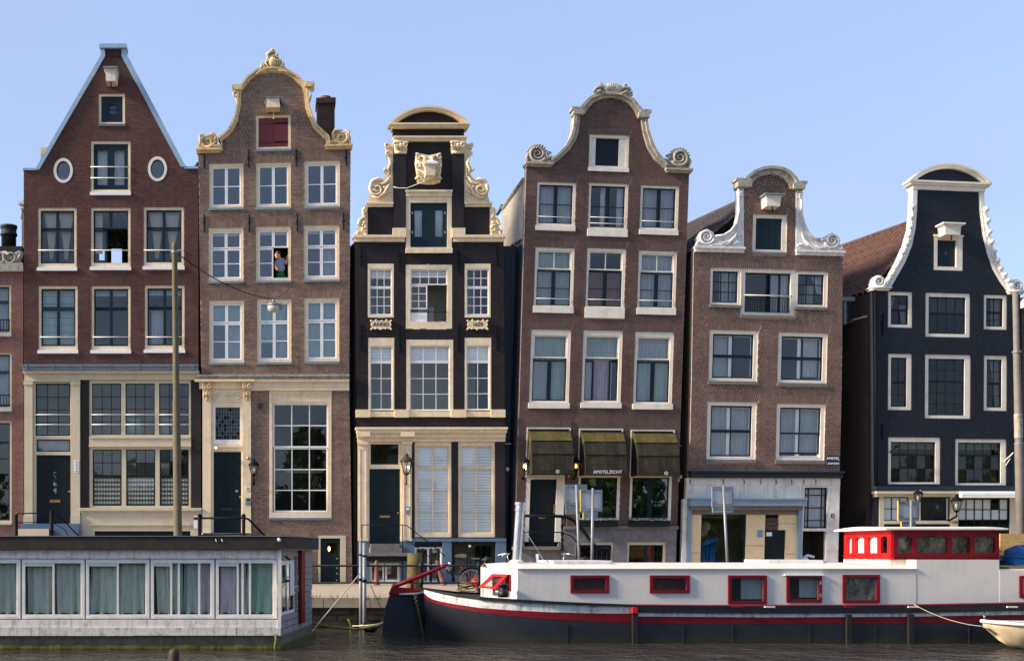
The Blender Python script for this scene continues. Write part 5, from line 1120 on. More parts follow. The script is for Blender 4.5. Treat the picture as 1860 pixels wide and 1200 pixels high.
for pts, s, c, bx in ((wl_, 1, (1282, 431), (1260, 449, 1351, 458)), (wr_, -1, (1510, 438), (1444, 456, 1532, 464))):
    m = MB(H); m.prism(U(pts), -.05, .25); m.rect(*H.urect((bx[0], bx[1], bx[2], bx[1]+4)), -.15, .28); m.rect(*H.urect((bx[0]+1, bx[1]+4, bx[2]-1, bx[3]+1)), -.1, .28); w = m.build('wing', 'whitestone', H)
    m = MB(H); cc = U([c])[0]; m.spiral(cc[0], cc[1], 14, 2, 3.4 , 2.1, -.08, 2.8, 1.3, mirror=-s, steps=38)
    rim = U(pts[1:7]); m.tube([m.P(a, b, -.07) for a, b in rim], .045, 6)
    q = lambda dx, dy: (cc[0]+s*dx, cc[1]+dy)
    m.leafp([q(2, 17), q(14, 13), q(24, 15), q(34, 10), q(44, 2)], -.07, 3.6); m.leafp([q(18, 18), q(30, 17), q(40, 10), q(52, -2), q(56, -14)], -.07, 3); m.leafp([q(46, 14), q(56, 8), q(62, 12)], -.07, 3); m.spiral(*q(58, 12), 4, 1, 0, 1.2, -.07, 1.8, 1.1, mirror=s); m.pblob(*q(19, -1), -.06, 3, 3, .07)
    for k in range(7): m.leafp([q(10+k*5, 16), q(14+k*5, 11-k*.5), q(18+k*5, 14-k*.4)], -.08, 2)
    m.leafp([q(-12, 16), q(-18, 14), q(-16, 6)], -.07, 3.4); m.spiral(*q(60, -78), 4, 1, 1, 1.2, -.1, 2, 1.2, mirror=s); m.build('wing_carving', 'whitestone', w, True)
b = hoist(H, 1387, 349, 1424, 374, .45, 'ivory', 'lead', 5)
cx = U([(1512, 832)])[0]; n = solid(H, 'street_sign', 'sign_navy', [(cx[0]-10, cx[1]-5, cx[0]+10, cx[1]+6, -.04, -.012), (cx[0]-10, cx[1]+6.6, cx[0]+10, cx[1]+13, -.04, -.012)]); text(H, 'AMSTEL', cx[0], cx[1]+.5, 4.6, -.042, 'paper', n, bold=.002); text(H, 'CENTRUM', cx[0], cx[1]+9.8, 3.4, -.042, 'paper', n, bold=.002)
body(H, 1252, 1525, 470, [468, 586, 712, 852], ridge=(1396, 336), eave=458, mat='brick_dark', rs=1.7)
# roof window on the near slope
p = W(1300, 412, 1.6); m = MB(H); v = Vector((.55, 0, .66)).normalized(); c0 = Vector(W(1296, 425, 2.0))
m.add([c0, c0+v*.7, c0+v*.7+Vector((-.12, .55, 0)), c0+Vector((-.12, .55, 0))], [(0, 1, 2, 3)]); m.build('roof_window', 'glass_sky', H)
# shop front
solid(H, 'shop_cornice', 'infill', [(1250, 856, 1527, 859, -.3, .1), (1252, 859, 1526, 868, -.2, .1)])
solid(H, 'shop_fascia', 'shop_white', [(1246, 868, 1525, 881, -.06, .15), (1246, 881, 1456, 906, -.04, .15)])
for x in (1252, 1312, 1350, 1380, 1408, 1436, 1458, 1480): MB(H).ptube([(x, 870, -.065), (x+1, 876, -.09), (x, 879, -.065)], .012, 4).build('fascia_hook', 'rust_iron', H)
sh = solid(H, 'shutter_box', 'shutter_blue', [(1248, 905, 1458, 908, -.42, .1), (1248, 908, 1458, 919, -.38, .1)]); solid(H, 'shutter_slot', 'stoop_stone', [(1252, 919, 1454, 926, -.26, .1), (1254, 926, 1452, 934, -.05, .1)], sh)
pieces(H, 'guide_post', 'shutter_blue', [(1249, 919.2, 1257, 1064, -.1, .1), (1450, 919.2, 1457, 1064, -.1, .1)])
solid(H, 'corner_post', 'shop_white', [(1241, 906.2, 1248.8, 1064, -.06, .15)])
pieces(H, 'shop_panel', 'shop_cream', [(1257.2, 934, 1276, 1064, .0, .1), (1358, 934, 1392, 1064, .0, .1), (1417, 934, 1450, 962, .0, .1), (1430, 962, 1450, 1064, .0, .1)])
m = MB(H); [m.rect(a, b_, c, b_+.8, -.004, -.0005) for a, b_, c in ((1258, 1003, 1275, ), (1359, 990, 1391), (1431, 1005, 1449), (1418, 950, 1449))]; m.build('panel_joint', 'stoop_stone', H)
w = window(H, (1276+H.a*140, 934.2, 1358+H.a*140, 1064), (1.5, 2, 4, 1), 'sash_dark', [], hole=False, d=.05, name='shop_window'); solid(H, 'pane', 'glass', [(1277.5, 936, 1354, 1063, .07, .076)], w)
solid(H, 'shop_backing', 'interior', [(1258, 934, 1450, 940, .3, 1.4), (1258, 934, 1262, 1064, .3, 1.4), (1258, 940, 1450, 1064, 1.4, 1.45)], w)
m = MB(H)
for k in range(12): m.ptube([(1283+k*2.6, 985, .5+.03*math.sin(k*2)), (1281+k*2.6, 1062, .5+.03*math.sin(k*3))], .03, 5)
m.build('blue_drape', 'blue_tarp', w, True); m = MB(H); m.ptube([(1279, 990, .4), (1295, 984, .35), (1312, 979, .4)], .1, 8); m.build('blue_roll', 'blue_tarp', w, True)
m = MB(H); m.pblob(1294, 955, .6, 11, 12, .2); m.pblob(1288, 968, .6, 12, 8, .2); m.build('wrapped_bundle', 'curtain_olive', w, True)
d = solid(H, 'shop_door', 'door_black', [(1388, 963, 1430, 1064, .06, .1)]); solid(H, 'door_head', 'interior', [(1392, 940, 1417, 962, .1, .14), (1392, 949, 1417, 952, .02, .0995)])
solid(H, 'sticker', 'paper', [(1396, 966, 1406, 973, .05, .0595), (1414, 1053, 1421, 1060, .05, .0595)], d); solid(H, 'poster', 'shutter_blue', [(1378, 962, 1388, 975, -.006, -.0005)], d)
m = MB(H); m.tube([m.P(1392, 970, .05), m.P(1392, 970, .0595)], .05, 10); m.build('round_sticker', 'red_paint', d)
solid(H, 'side_post', 'shop_white', [(1457.2, 881.2, 1462, 960, -.02, .12), (1503, 881.2, 1525, 1064, -.05, .15), (1462, 881.2, 1503, 885, -.02, .12), (1457.2, 959, 1503, 964, -.04, .12), (1457.2, 964, 1460, 1064, -.04, .12)])
w = window(H, (1462+H.a*60, 885.2, 1503+H.a*60, 959), 2.5, 'sash_dark', [], hole=False, d=.02, name='leaded_window', glass=None); glaze(H, w, (1464.4, 887.6, 1500.6, 956.6), 1, 1, (6, 12, 6, 9), 0, 'interior', .09, None)
m = MB(H)
for xx in (1470, 1494): m.rect(xx, 887, xx+1.5, 957, .05, .085)
for yy in (898, 921, 944): m.rect(1464, yy, 1501, yy+1.4, .052, .083)
m.build('lead_bars', 'sash_dark', w); solid(H, 'pane', 'curtain_grey', [(1464.5, 887.6, 1500.5, 956.6, .08, .082)], w)
solid(H, 'dark_doorway_panel', 'roof_black', [(1460, 964, 1503, 1064, .9, 1.0)])  # black panel painted in place of the dark inside the doorway
m = MB(H); m.ptube([(1466, 1014, .3), (1478, 1008, .3), (1490, 1011, .3)], .05, 6); m.pblob(1470, 1016, .2, 8, 5, .1); m.build('bags', 'paper', H, True)
cx = 1514; n = solid(H, 'number_sign', 'red_paint', [(1510, 932, 1516, 940, -.06, -.0505)]); text(H, '2', 1513, 936, 5, -.062, 'paper', n)
# ------------------------------------------------------------------ house 6: navy painted brick with white garlands
H = House('gabled_house', 'navy black painted house with white garlanded bell gable and white window frames', 'house', 1718, b=lambda y: .042*max(0, min(1, (880-y)/560)), ref=(1718, 860), a=-.006)
U = H.upts
g6 = dict(smat='sash_dark', d=.03, glass='glass_dark')
window(H, (1613, 530, 1657, 595), (6, 6, 6, 6), 'ivory', [(0, 0, 1, .5, 2, 1, 1.8, 1), (0, .5, 1, 1, 2, 1, 1.8, 1)], curt=[('tiel', 0, 0, .4, .6, 'curtain_white'), ('tier', .55, .3, 1, 1, 'curtain_white')], **g6)
window(H, (1681, 532, 1762, 612), (6.5, 7, 7, 6), 'ivory', [(0, 0, 1, .45, 4, 1, 1.8, .8), (0, .45, 1, 1, 4, 1, 1.8, .8)], curt=[('roller', 0, 0, 1, .4, 'interior')], **g6)
window(H, (1787, 535, 1829, 599), (5, 6, 6, 6), 'ivory', [(0, 0, 1, .5, 2, 1, 1.8, 1), (0, .5, 1, 1, 2, 2, 1.8, 1)], curt=[('sheet', .45, 0, 1, .95, 'curtain_white')], **g6)
window(H, (1613, 642, 1656, 744), (6, 7, 8, 6), 'ivory', [(0, 0, 1, .5, 2, 2, 1.8, .8), (0, .5, 1, 1, 2, 2, 1.8, .8)], **g6)
window(H, (1680, 643, 1763, 761), (7, 8, 10, 7), 'ivory', [(0, 0, 1, .4, 4, 2, 1.8, .8), (0, .4, 1, 1, 4, 3, 1.8, .8)], **g6)
window(H, (1787, 645, 1829, 746), (6, 7, 8, 6), 'ivory', [(0, 0, 1, .5, 2, 2, 1.8, .8), (0, .5, 1, 1, 2, 2, 1.8, .8)], curt=[('tier', .4, 0, 1, 1, 'curtain_white')], **g6)
window(H, (1613, 794, 1708, 879), (6, 8, 8, 4), 'ivory', [(0, 0, 1, .32, 5, 1, 1.8, .8), (0, .32, 1, 1, 5, 2, 1.8, .8)], curt=[('roller', 0, 0, 1, .17, 'curtain_olive'), ('sheet', 0, .3, 1, 1, 'interior')], **g6)
window(H, (1735, 796, 1828, 881), (6, 7, 9, 4), 'ivory', [(0, 0, 1, .32, 5, 1, 1.8, .8), (0, .32, 1, 1, 5, 2, 1.8, .8)], curt=[('roller', 0, 0, 1, .17, 'curtain_olive'), ('sheet', 0, .3, 1, 1, 'interior')], **g6)
w = window(H, (1696, 428, 1748, 491), (6.5, 8, 11, 6.5), 'ivory', [], d=-.01, name='hatch'); a = H.urect((1696, 428, 1748, 491)); MB(H).rect(a[0]+6.5, a[1]+8, a[2]-11, a[3]-6.5, .08, .12).build('hatch_door', 'sash_green', w); MB(H).rect(a[0]-1, a[1]-1, a[2]+1, a[1]+2.5, -.05, -.0105).build('head_moulding', 'ivory', w)
m = MB(H); c = ((a[0]+6.5+a[2]-11)/2, (a[1]+a[3])/2); m.prism([(c[0]-3, c[1]), (c[0], c[1]-4), (c[0]+3, c[1]), (c[0], c[1]+4)], .07, .0795); m.build('hatch_vent', 'interior', w)
L = [(1664, 345), (1663, 380), (1660, 415), (1654, 445), (1642, 475), (1628, 500), (1615, 522)]; Rr = [(1779, 350), (1781, 385), (1786, 425), (1794, 460), (1805, 490), (1818, 512), (1829, 527)]
out = U(list(reversed(L))+Rr); out = [U([(1584, 526)])[0]]+out+[U([(1853, 533)])[0]]+[(1853, 700), (1853, 892), (1587, 892), (1585, 700)]
wall(H, out, 'mortar_navy'); bricks(H, out, 'brick_navy', relief=.008, joint=.5)
m = MB(H); P = 18; ctr = U([(1722, 332)])[0]
arc_o = seg(ctr[0], ctr[1]+1, 74, 33); arc_i = seg(ctr[0], ctr[1]+1, 63, 25)
m.band(arc_o, arc_i, -.12, .3); m.band(arc_o, mid(arc_o, arc_i, .4), -.2, -.1605); y = ctr[1]
m.rect(ctr[0]-75, y, ctr[0]+74, y+3.5, -.19, .3); m.rect(ctr[0]-72, y+3.5, ctr[0]+71, y+7, -.14, .3); m.rect(ctr[0]-66, y+7, ctr[0]+65, y+15, -.08, .3); m.build('pediment', 'ivory', H)
MB(H).prism(arc_i, -.02, .1).build('tympanum', 'brick_navy', H)
for pts, s in ((L, 1), (Rr, -1)):
    o = [(x-s*(7+3*(i > 2)), y-(3 if i > 3 else 0)) for i, (x, y) in enumerate(pts)]; m = MB(H); m.band(U(o), U(pts), -.05, .25); m.band(U([(x-s*.1, y) for x, y in pts]), U([(x+s*2, y+.5) for x, y in pts]), -.03, .02); w = m.build('wing', 'offwhite', H)
    m = MB(H); rg = random.Random(8+s)
    for i in range(30):
        t = .16+.84*i/29*.98; k = min(5, int(t*6)); f = t*6-k; x = pts[k][0]+(pts[k+1][0]-pts[k][0])*f-s*(5+3*t); yy = pts[k][1]+(pts[k+1][1]-pts[k][1])*f-2; x, yy = U([(x, yy)])[0]
        if i % 3 == 0: m.pblob(x-s*2.5, yy, -.07, 5.4, 4.8, .12)
        elif i % 3 == 1: m.spiral(x, yy, 3.6, 1, rg.random()*6, 1.1, -.08, 2, 1.2, mirror=s, steps=12)
        else: m.leafp([(x+s*3, yy-4), (x-s*2, yy), (x+s*1, yy+5)], -.07, 3)
    m.build('garland', 'offwhite', w, True)
for x0, x1, yb, s in ((1579, 1615, 522, 1), (1827, 1857, 529, -1)):
    m = MB(H); m.rect(*H.urect((x0, yb, x1, yb+3)), -.2, .28); m.rect(*H.urect((x0+2, yb+3, x1-2, yb+6)), -.12, .28); c = U([((x0+x1)/2-s*2, yb-10)])[0]; m.prism([(c[0]+12*math.cos(k*.6283), c[1]-12*math.sin(k*.6283)) for k in range(10)], -.04, .2); m.rect(c[0]-13, c[1]+2, c[0]+13, c[1]+10, -.04, .2); m.spiral(c[0], c[1], 11, 2, 3, 1.8, -.08, 3, 1.4, mirror=-s); m.leafp([(c[0]+s*6, c[1]+9), (c[0]+s*14, c[1]+4), (c[0]+s*18, c[1]-4)], -.07, 4); m.build('shoulder_scroll', 'offwhite', H, True)
b = hoist(H, 1711, 402, 1751, 426, .42, 'ivory', 'ivory', 5)
anchor(H, [(1603, 570, 38), (1840, 580, 36), (1602, 770, 28), (1840, 780, 26)])
m = MB(H); m.ptube([(1591, 900, -.06), (1586, 530, -.06)], .045, 8); m.build('rain_pipe', 'iron', H, True)
body(H, 1585, 1852, 533, [530, 628, 780], depth=11, ridge=(1720, 380), tile='roof_tile', eave=530, mat='brick_dark')
m = MB(H); p = W(1552, 562, .9); m.box(p.x-.6, p.x+.36, .95, 2.2, p.z-.5, p.z+.28); dm = m.build('dormer', 'sash_dark', H); MB(H).box(p.x-.7, p.x+.44, .84, 2.3, p.z+.28, p.z+.42).build('dormer_roof', 'sill_grey', dm); MB(H).box(p.x-.36, p.x-.27, .9, .949, p.z-.5, p.z+.28).build('corner_post', 'sill_grey', dm); MB(H).box(p.x-.26, p.x+.34, .92, .94, p.z-.46, p.z+.26).build('pane', 'glass_sky', dm)
m = MB(H); m.tube([Vector(m.P(1584, 574, .3)), Vector(m.P(1584, 574, 11))+Vector((-2.75, 0, 0))], .07, 6); m.build('gutter', 'plaster_pale', H)
# ground floor
solid(H, 'cornice', 'infill', [(1586, 883, 1853, 892.2, -.2, .1)])
solid(H, 'shop_cornice', 'khaki', [(1586, 892.2, 1735, 897, -.25, .1), (1588, 897, 1735, 902, -.15, .1)]); solid(H, 'awning_case', 'white_paint', [(1735.2, 892.4, 1853, 896, -.3, .1), (1735.2, 896, 1853, 904, -.4, .1), (1735.2, 898.5, 1853, 899.3, -.405, -.4005)])
m = MB(H); m.tube([m.P(1661, 893, -.25), m.P(1661, 893, -.32)], .06, 10); m.pblob(1843, 888, -.28, 3.5, 3.5, .08); m.build('alarm_light', 'white_paint', H, True)
pieces(H, 'frame', 'khaki', [(1597, 902, 1605, 1064, -.04, .15), (1651, 902, 1672, 946, -.02, .15), (1726, 902, 1739, 1064, -.06, .15), (1834, 904, 1846, 1064, -.04, .15), (1605, 945, 1726, 951, -.05, .15)]); pieces(H, 'wall', 'brick_navy', [(1588, 902, 1597, 1064, -.0, .2), (1846, 904, 1853, 1064, .0, .2)])
w = window(H, (1605, 902, 1651, 945), (0, 0, 0, 0), 'khaki', [(0, 0, 1, 1, 3, 2, 1.5, 1.2)], hole=False, d=.0, smat='sash_dark', curt=[('roller', 0, 0, 1, .96, 'paper')], cd=.062)
w = window(H, (1672, 902, 1726, 945), (0, 0, 0, 0), 'khaki', [(0, 0, 1, 1, 1, 1, 2, 1.2)], hole=False, d=.0, smat='sash_dark', curt=[('sheet', 0, 0, .9, .9, 'roof_black'), ('roller', .9, 0, 1, .98, 'paper')], cd=.06)
w = window(H, (1739.2, 904.2, 1833.8, 1000), (1, 1, 1, 1), 'sash_dark', [(0, 0, 1, .62, 6, 3, 1.5, 1.2), (0, .62, 1, 1, 6, 1, 1.5, 1.2)], hole=False, d=.0, smat='sash_dark', curt=[('roller', .0, .0, .66, .41, 'paper'), ('roller', .66, .21, 1, .41, 'paper'), ('roller', .83, 0, 1, .21, 'paper')], cd=.07)
solid(H, 'shop_door', 'door_green', [(1605, 951.2, 1726, 1064, .04, .1)]); text(H, '100', 1733, 948, 5, -.063, 'iron', H, name='house_number'); lantern(H, 1738, 896, 945, -.5)
lantern(H, 1668, 886, 925, -.5)
m = MB(H); m.ptube([(1822, 838, -.0), (1828, 828, -.2), (1832, 822, -.25)], .02, 5); m.ptube([(1826, 845, -.02), (1830, 832, -.15)], .015, 5); m.build('flag_bracket', 'offwhite', H)
m = MB(H); m.pblob(1620, 812, -.25, 4, 3, .1); m.ptube([(1620, 814, -.2), (1615, 822, .0)], .02, 5); m.build('floodlight', 'iron', H)
# alley gate between houses 5 and 6
t = thing('alley_gate', 'black iron bar gate closing the dark alley beside the navy house', 'gate', (X(1556), .3, 0)); m = MB(t)
for k in range(11): x = 1530+k*5.6; m.ptube([(x, 922+(k % 2)*4, .3), (x, 1060, .3)], .012, 5)
m.build('bars', 'iron', t); MB(t).ptube([(1526, 940, .3), (1588, 940, .3)], .018).ptube([(1526, 1040, .3), (1588, 1040, .3)], .018).build('rail', 'iron', t)
H = House('brick_house', 'dark corner of the next house behind the right lamp post', 'house', 1890)
out = [(1856, 560), (1960, 560), (1960, 1062), (1856, 1062)]; wall(H, out, 'mortar_dark'); bricks(H, out, 'brick_dark', nsingle=0); solid(H, 'cornice', 'offwhite', [(1853.5, 545, 1960, 560, -.25, .3)]); solid(H, 'gutter', 'lead', [(1853.5, 541, 1960, 545, -.3, .3)]); body(H, 1856, 1960, 562, [])
# ------------------------------------------------------------------ houseboat (left)
HY = -18.0
p = W(200, 1178, HY); HB = thing('houseboat', 'low white plank houseboat with flat dark roof and curtained windows', 'houseboat', (p.x, HY+1.7, WZ)); B0 = HB.base
hz = lambda py: EYE+(HZ-py)/100.0
hx = lambda px: CAM_X+(px-CX)/100.0
XL, XR = hx(-330), hx(510); XB, YB = -7.06, -14.5
def hb(m, name, mat, par=None, **k): return m.build(name, mat, par or HB, base=B0, **k)
pl4 = lambda o=0.0: [(XL, HY-o), (XR+o*.4, HY-o), (XB+o, YB), (XL, YB)]
m = MB(); m.quadbox(pl4(.02), -1.3, hz(1153)); hb(m, 'hull', 'wet_concrete')
m = MB(); nx = 160                                     # weedy waterline ledge, uneven
for i in range(nx+1):
    a = XL+(XR-XL)*i/nx; h = .008*math.sin(i*.7)+.006*math.sin(i*.31)+random.uniform(-.004, .004); m.v += [(a, HY-.021, hz(1170)+h), (a, HY-.06-h, hz(1171)+h), (a, HY-.075-h, hz(1176)), (a, HY-.05, -.95)]
m.f = [(i*4+r, i*4+4+r, i*4+5+r, i*4+1+r) for i in range(nx) for r in range(3)]
m.quadbox([(XR, HY-.07), (XR+.09, HY-.05), (XB+.1, YB), (XB+.02, YB)], -.9, hz(1171)); hb(m, 'weed_ledge', 'moss')
for k, (a, b, o) in enumerate(((1139, 1153, .10), (1124.5, 1138.4, .075))):
    x = XL; j = 0
    while x < XR-.1:
        L = random.uniform(1.6, 2.8); e = min(x+L, XR)
        if XR-e < .6: e = XR
        hb(MB().box(x, e-.004, HY-o-random.uniform(0, .008), HY, hz(b)+random.uniform(-.004, .004), hz(a)), 'plank', 'plank_low' if k == 0 else 'plank_white'); x = e
hb(MB().box(XL, XR-.06, HY-.02, HY+.04, hz(1015), hz(997)), 'header_board', 'plank_white')
hb(MB().box(XL, XR-.06, HY-.06, HY-.0205, hz(1013.5), hz(1010)), 'header_lip', 'plank_white')
hb(MB().box(XR-.06, XR+.01, HY-.09, HY+.06, hz(1154), hz(996)), 'corner_post', 'plank_white')
hb(MB().quadbox([(XL, HY-.14), (XR+.1, HY-.14), (XB+.16, YB+.05), (XL, YB+.05)], hz(996.8), hz(974)), 'roof', 'roof_felt')
hb(MB().quadbox([(XL, HY-.16), (XR+.12, HY-.16), (XB+.18, YB+.07), (XL, YB+.07)], hz(974)+.002, hz(972.6)), 'roof_trim', 'galv')
bays = [(-310, -194), (-192, -78), (-76, 38), (40, 154.5), (156, 272), (273.5, 390), (391.5, 503)]
for i, (a, b) in enumerate(bays):
    z0, z1 = hz(1122.5), hz(1015.2); m = MB(); xa, xb = hx(a)+.004, hx(b)-.004; fw = .055
    m.box(xa, xa+fw, HY-.03, HY+.06, z0, z1); m.box(xb-fw, xb, HY-.03, HY+.06, z0, z1); m.box(xa+fw, xb-fw, HY-.03, HY+.06, z1-.07, z1); m.box(xa+fw, xb-fw, HY-.03, HY+.06, z0, z0+.075)
    w = hb(m, 'window', 'alu')
    ms = [.5] if i not in (5, 6) else ([.32, .44, .76] if i == 5 else [.36, .44, .56])
    m = MB()
    for t in ms: c = xa+(xb-xa)*t; m.box(c-.02, c+.02, HY-.02, HY+.05, z0+.075, z1-.07)
    m.box(xa+fw, xa+(xb-xa)*ms[0]-.02, HY-.01, HY+.03, z1-.125, z1-.07); m.box(xa+fw, xa+(xb-xa)*ms[0]-.02, HY-.016, HY-.0105, z1-.10, z1-.09); m.box(xb-fw-.022, xb-fw, HY-.01, HY+.03, z0+.075, z1-.07); m.box(xa+fw, xb-fw, HY-.036, HY-.0305, z0+.03, z0+.04); hb(m, 'mullion', 'alu', w)
    ed = [xa+fw]+[xa+(xb-xa)*t for t in ms]+[xb-fw]
    for c, d in zip(ed, ed[1:]):
        hb(MB().add([(c, HY+.01, z0+.07), (d, HY+.012, z0+.07), (d, HY+.01, z1-.07), (c, HY+.012, z1-.07)], [(0, 1, 2, 3)]), 'pane', 'glass_green' if i >= 5 and (d-c) > .25 and c > xa+.4 else 'glass', w, recalc=False)
    # curtain: deep folds with an uneven hem
    for u0, u1 in ((0.02, .49), (.52, .97)):
        m = MB(); n = 30; rows = 8; rg = random.Random(i*7+int(u0*100)); ph = [rg.random()*6.28 for _ in range(4)]; c0, c1 = xa+fw+(xb-xa-2*fw)*u0, xa+fw+(xb-xa-2*fw)*u1; pull = rg.uniform(-.07, .07)
        for j in range(rows+1):
            t = j/rows
            for k in range(n+1):
                u = k/n; f = math.sin(u*15+ph[0]+t*.9)+.7*math.sin(u*24+ph[1]-t)+.3*math.sin(u*47+ph[2]); m.v.append((c0+(c1-c0)*(u+pull*t*(1-u)*2), HY+.13+.045*f*(.5+.5*t), z1-.075+(z0+.09+.012*f-(z1-.075))*t))
        m.f = [(j*(n+1)+k, j*(n+1)+k+1, (j+1)*(n+1)+k+1, (j+1)*(n+1)+k) for j in range(rows) for k in range(n)]
        hb(m, 'curtain', 'boat_curtain_pink' if (i == 6 and u0 < .1) or (i == 5 and u0 > .5) else 'boat_curtain', w, smooth=True, recalc=False)
hb(MB().box(XL, XR-.3, HY+.6, HY+.64, hz(1122), hz(997)), 'room_wall', 'interior')
# oblique end wall: weathered boards, a small window and a red post
EA, EB = Vector((XR, HY, 0)), Vector((XB, YB, 0)); ev = (EB-EA); en = Vector((ev.y, -ev.x, 0)).normalized()
def endbox(m, t0, t1, z0, z1, o0, o1):
    a, b = EA+ev*t0, EA+ev*t1; return m.quadbox([tuple((a+en*o1)[:2]), tuple((b+en*o1)[:2]), tuple((b+en*o0)[:2]), tuple((a+en*o0)[:2])], z0, z1)
nb = 13; zt, zb = hz(997), hz(1153)
for k in range(nb):
    z0, z1 = zb+(zt-zb)*k/nb, zb+(zt-zb)*(k+1)/nb-.012
    t0 = .0 if (z1 < hz(1118) or z0 > hz(1019)) else .46
    hb(endbox(MB(), t0+.005, .99, z0, z1, -.04, .012+random.uniform(0, .015)), 'board', 'plank_grey')
hb(endbox(MB(), .04, .46, hz(1119), hz(1018), -.06, -.03), 'end_window', 'alu'); hb(endbox(MB(), .08, .42, hz(1112), hz(1026), -.028, -.024), 'pane', 'glass_green')
hb(endbox(MB(), .30, .42, hz(1085), hz(1024), -.02, -.012), 'notice', 'paper')
hb(endbox(MB(), .50, .62, hz(1142), hz(998), .03, .09), 'red_post', 'red_paint')
m = MB(); c = Vector((hx(500), HY-.1, hz(1150))); m.tube([c, c+Vector((.02, -.04, -.1)), c+Vector((.0, -.03, -.24)), c+Vector((.02, -.01, -.32))], [.015, .03, .035, .03], 8); hb(m, 'fender', 'rope_green', smooth=True)
m = MB(); c = Vector((hx(506), HY-.16, hz(979))); m.tube([c, c+Vector((.02, -.1, -.02))], .028, 8); hb(m, 'security_camera', 'white_paint', smooth=True)
m = MB(); [m.tube([(hx(x), HY-.145, hz(978)), (hx(x)+.02, HY-.155, hz(983))], .008, 4) for x in (392, 403)]; hb(m, 'cable_clip', 'offwhite')
# ------------------------------------------------------------------ barge (right)
paint('fender', (30, 27, 25), .8, .2, .6, (30, 34, 24))
BC, BH = -14.6, 1.9
p = W(1300, 1165, BC); BT = thing('barge', 'long white and dark blue live-aboard barge with red trim and big rudder', 'barge', (p.x, BC, WZ)); B1 = BT.base
def bt(m, name, mat, par=None, **k): return m.build(name, mat, par or BT, base=B1, **k)
ST = [(770, .10, 1067, 1070, 1076, 1084), (777, .28, 1068.5, 1072, 1083, 1089), (787, .43, 1070.5, 1074, 1088, 1094), (803, .57, 1073.5, 1077.5, 1092, 1098), (825, .69, 1077, 1081, 1096, 1103), (870, .85, 1083, 1087, 1103, 1111), (930, .95, 1087, 1092, 1107.5, 1118), (1000, 1, 1091, 1096, 1111, 1124),
      (1075, 1, 1094.5, 1099, 1113, 1128), (1150, 1, 1097, 1101, 1113.5, 1130), (1153, 1, 1098, 1111, 1118.5, 1131), (1280, 1, 1099, 1112.5, 1119.5, 1132), (1400, 1, 1099, 1113, 1120.5, 1132), (1650, 1, 1098, 1112, 1119, 1131), (1860, 1, 1094, 1108, 1115.5, 1128), (1990, .9, 1090, 1104, 1112, 1125), (2070, .6, 1084, 1098, 1107, 1120), (2110, .1, 1080, 1094, 1104, 1117)]
def stat(s, py, f=1.0, out=0.0, far=False):
    hb_ = s[1]*f; y = BC-(BH*hb_+out) if not far else BC+(BH*hb_+out)
    yn = BC-BH*s[1]; d = CAM_D+yn
    return (CAM_X+(s[0]-CX)/F*d, y, EYE+(HZ-py)/F*d)
def strip(name, mat, i0, i1, f0=1.0, f1=1.0, out=0.0, sm=True, zb=None, mid_=None, s0=0, s1=None):
    m = MB()
    for far in (False, True):
        n0 = len(m.v); S = ST[s0:s1]; rows = 2
        for s in S:
            a = stat(s, s[i0], f0, out, far); b = stat(s, s[i1], f1, out, far) if zb is None else None
            if zb is None: m.v += [a, b]
            else:
                fl_ = .35+.6*min(1, s[1]*1.05); mdl = stat(s, s[i0], (1+fl_)/2 if s[1] < .99 else 1, .02, far); bb = stat(s, s[i0], fl_, 0, far); m.v += [a, (a[0], mdl[1], (a[2]+zb)/2), (a[0], bb[1], zb)]; rows = 3
        for i in range(len(S)-1):
            for r in range(rows-1): a = n0+i*rows+r; m.f.append((a, a+rows, a+rows+1, a+1))
    return bt(m, name, mat, smooth=sm)
m_ = MATS['hull_blue']; nt = m_.node_tree; pb = nt.nodes['Principled BSDF']; src = pb.inputs['Base Color'].links[0].from_socket     # algae and lime line along the water
gp = nd(nt, 'ShaderNodeNewGeometry'); sx = nd(nt, 'ShaderNodeSeparateXYZ'); nt.links.new(gp.outputs['Position'], sx.inputs[0])
zz = math_(nt, 'ADD', sx.outputs['Z'], math_(nt, 'MULTIPLY', noise(nt, 3, 4, .7), .3)); zf = nd(nt, 'ShaderNodeMapRange'); zf.inputs[1].default_value = WZ+.36; zf.inputs[2].default_value = WZ+.2; nt.links.new(zz, zf.inputs[0])
nt.links.new(mixc(nt, zf.outputs[0], src, lin(46, 46, 36)), pb.inputs['Base Color'])
strip('hull', 'hull_blue', 5, 5, zb=-1.25)
strip('red_stripe', 'stripe_red', 4, 5, out=.006); strip('bulwark', 'bulwark', 3, 4, out=.0)
m = MB()
for far in (False, True):
    n0 = len(m.v)
    for s in ST: a = stat(s, s[2], 1, .05, far); b = stat(s, s[3], 1, .05, far); c = stat(s, s[3], 1, -.05, far); d = stat(s, s[2], 1, -.08, far); m.v += [a, b, c, d]
    for i in range(len(ST)-1):
        for r in range(4): a = n0+i*4+r; b = n0+i*4+(r+1) % 4; m.f.append((a, a+4, b+4, b))
bt(m, 'rubbing_strake', 'boat_black')
m = MB(); 
for s in ST[9:17]: pass
n0 = 0
for s in ST[9:]: a = stat(s, s[2]-1.6, 1, .02); b = stat(s, s[2]+.4, 1, .056); m.v += [a, b]
m.f = [(2*i, 2*i+2, 2*i+3, 2*i+1) for i in range(len(ST[9:])-1)]; bt(m, 'gunwale_line', 'red_paint')
m = MB(); v = [stat(s, s[2]+4, .97) for s in ST]+[stat(s, s[2]+4, .97, 0, True) for s in ST]; n = len(ST); m.add(v, [(i, i+1, n+i+1, n+i) for i in range(n-1)]); bt(m, 'deck', 'boat_black')
m = MB()                                               # boot-top moss along the waterline
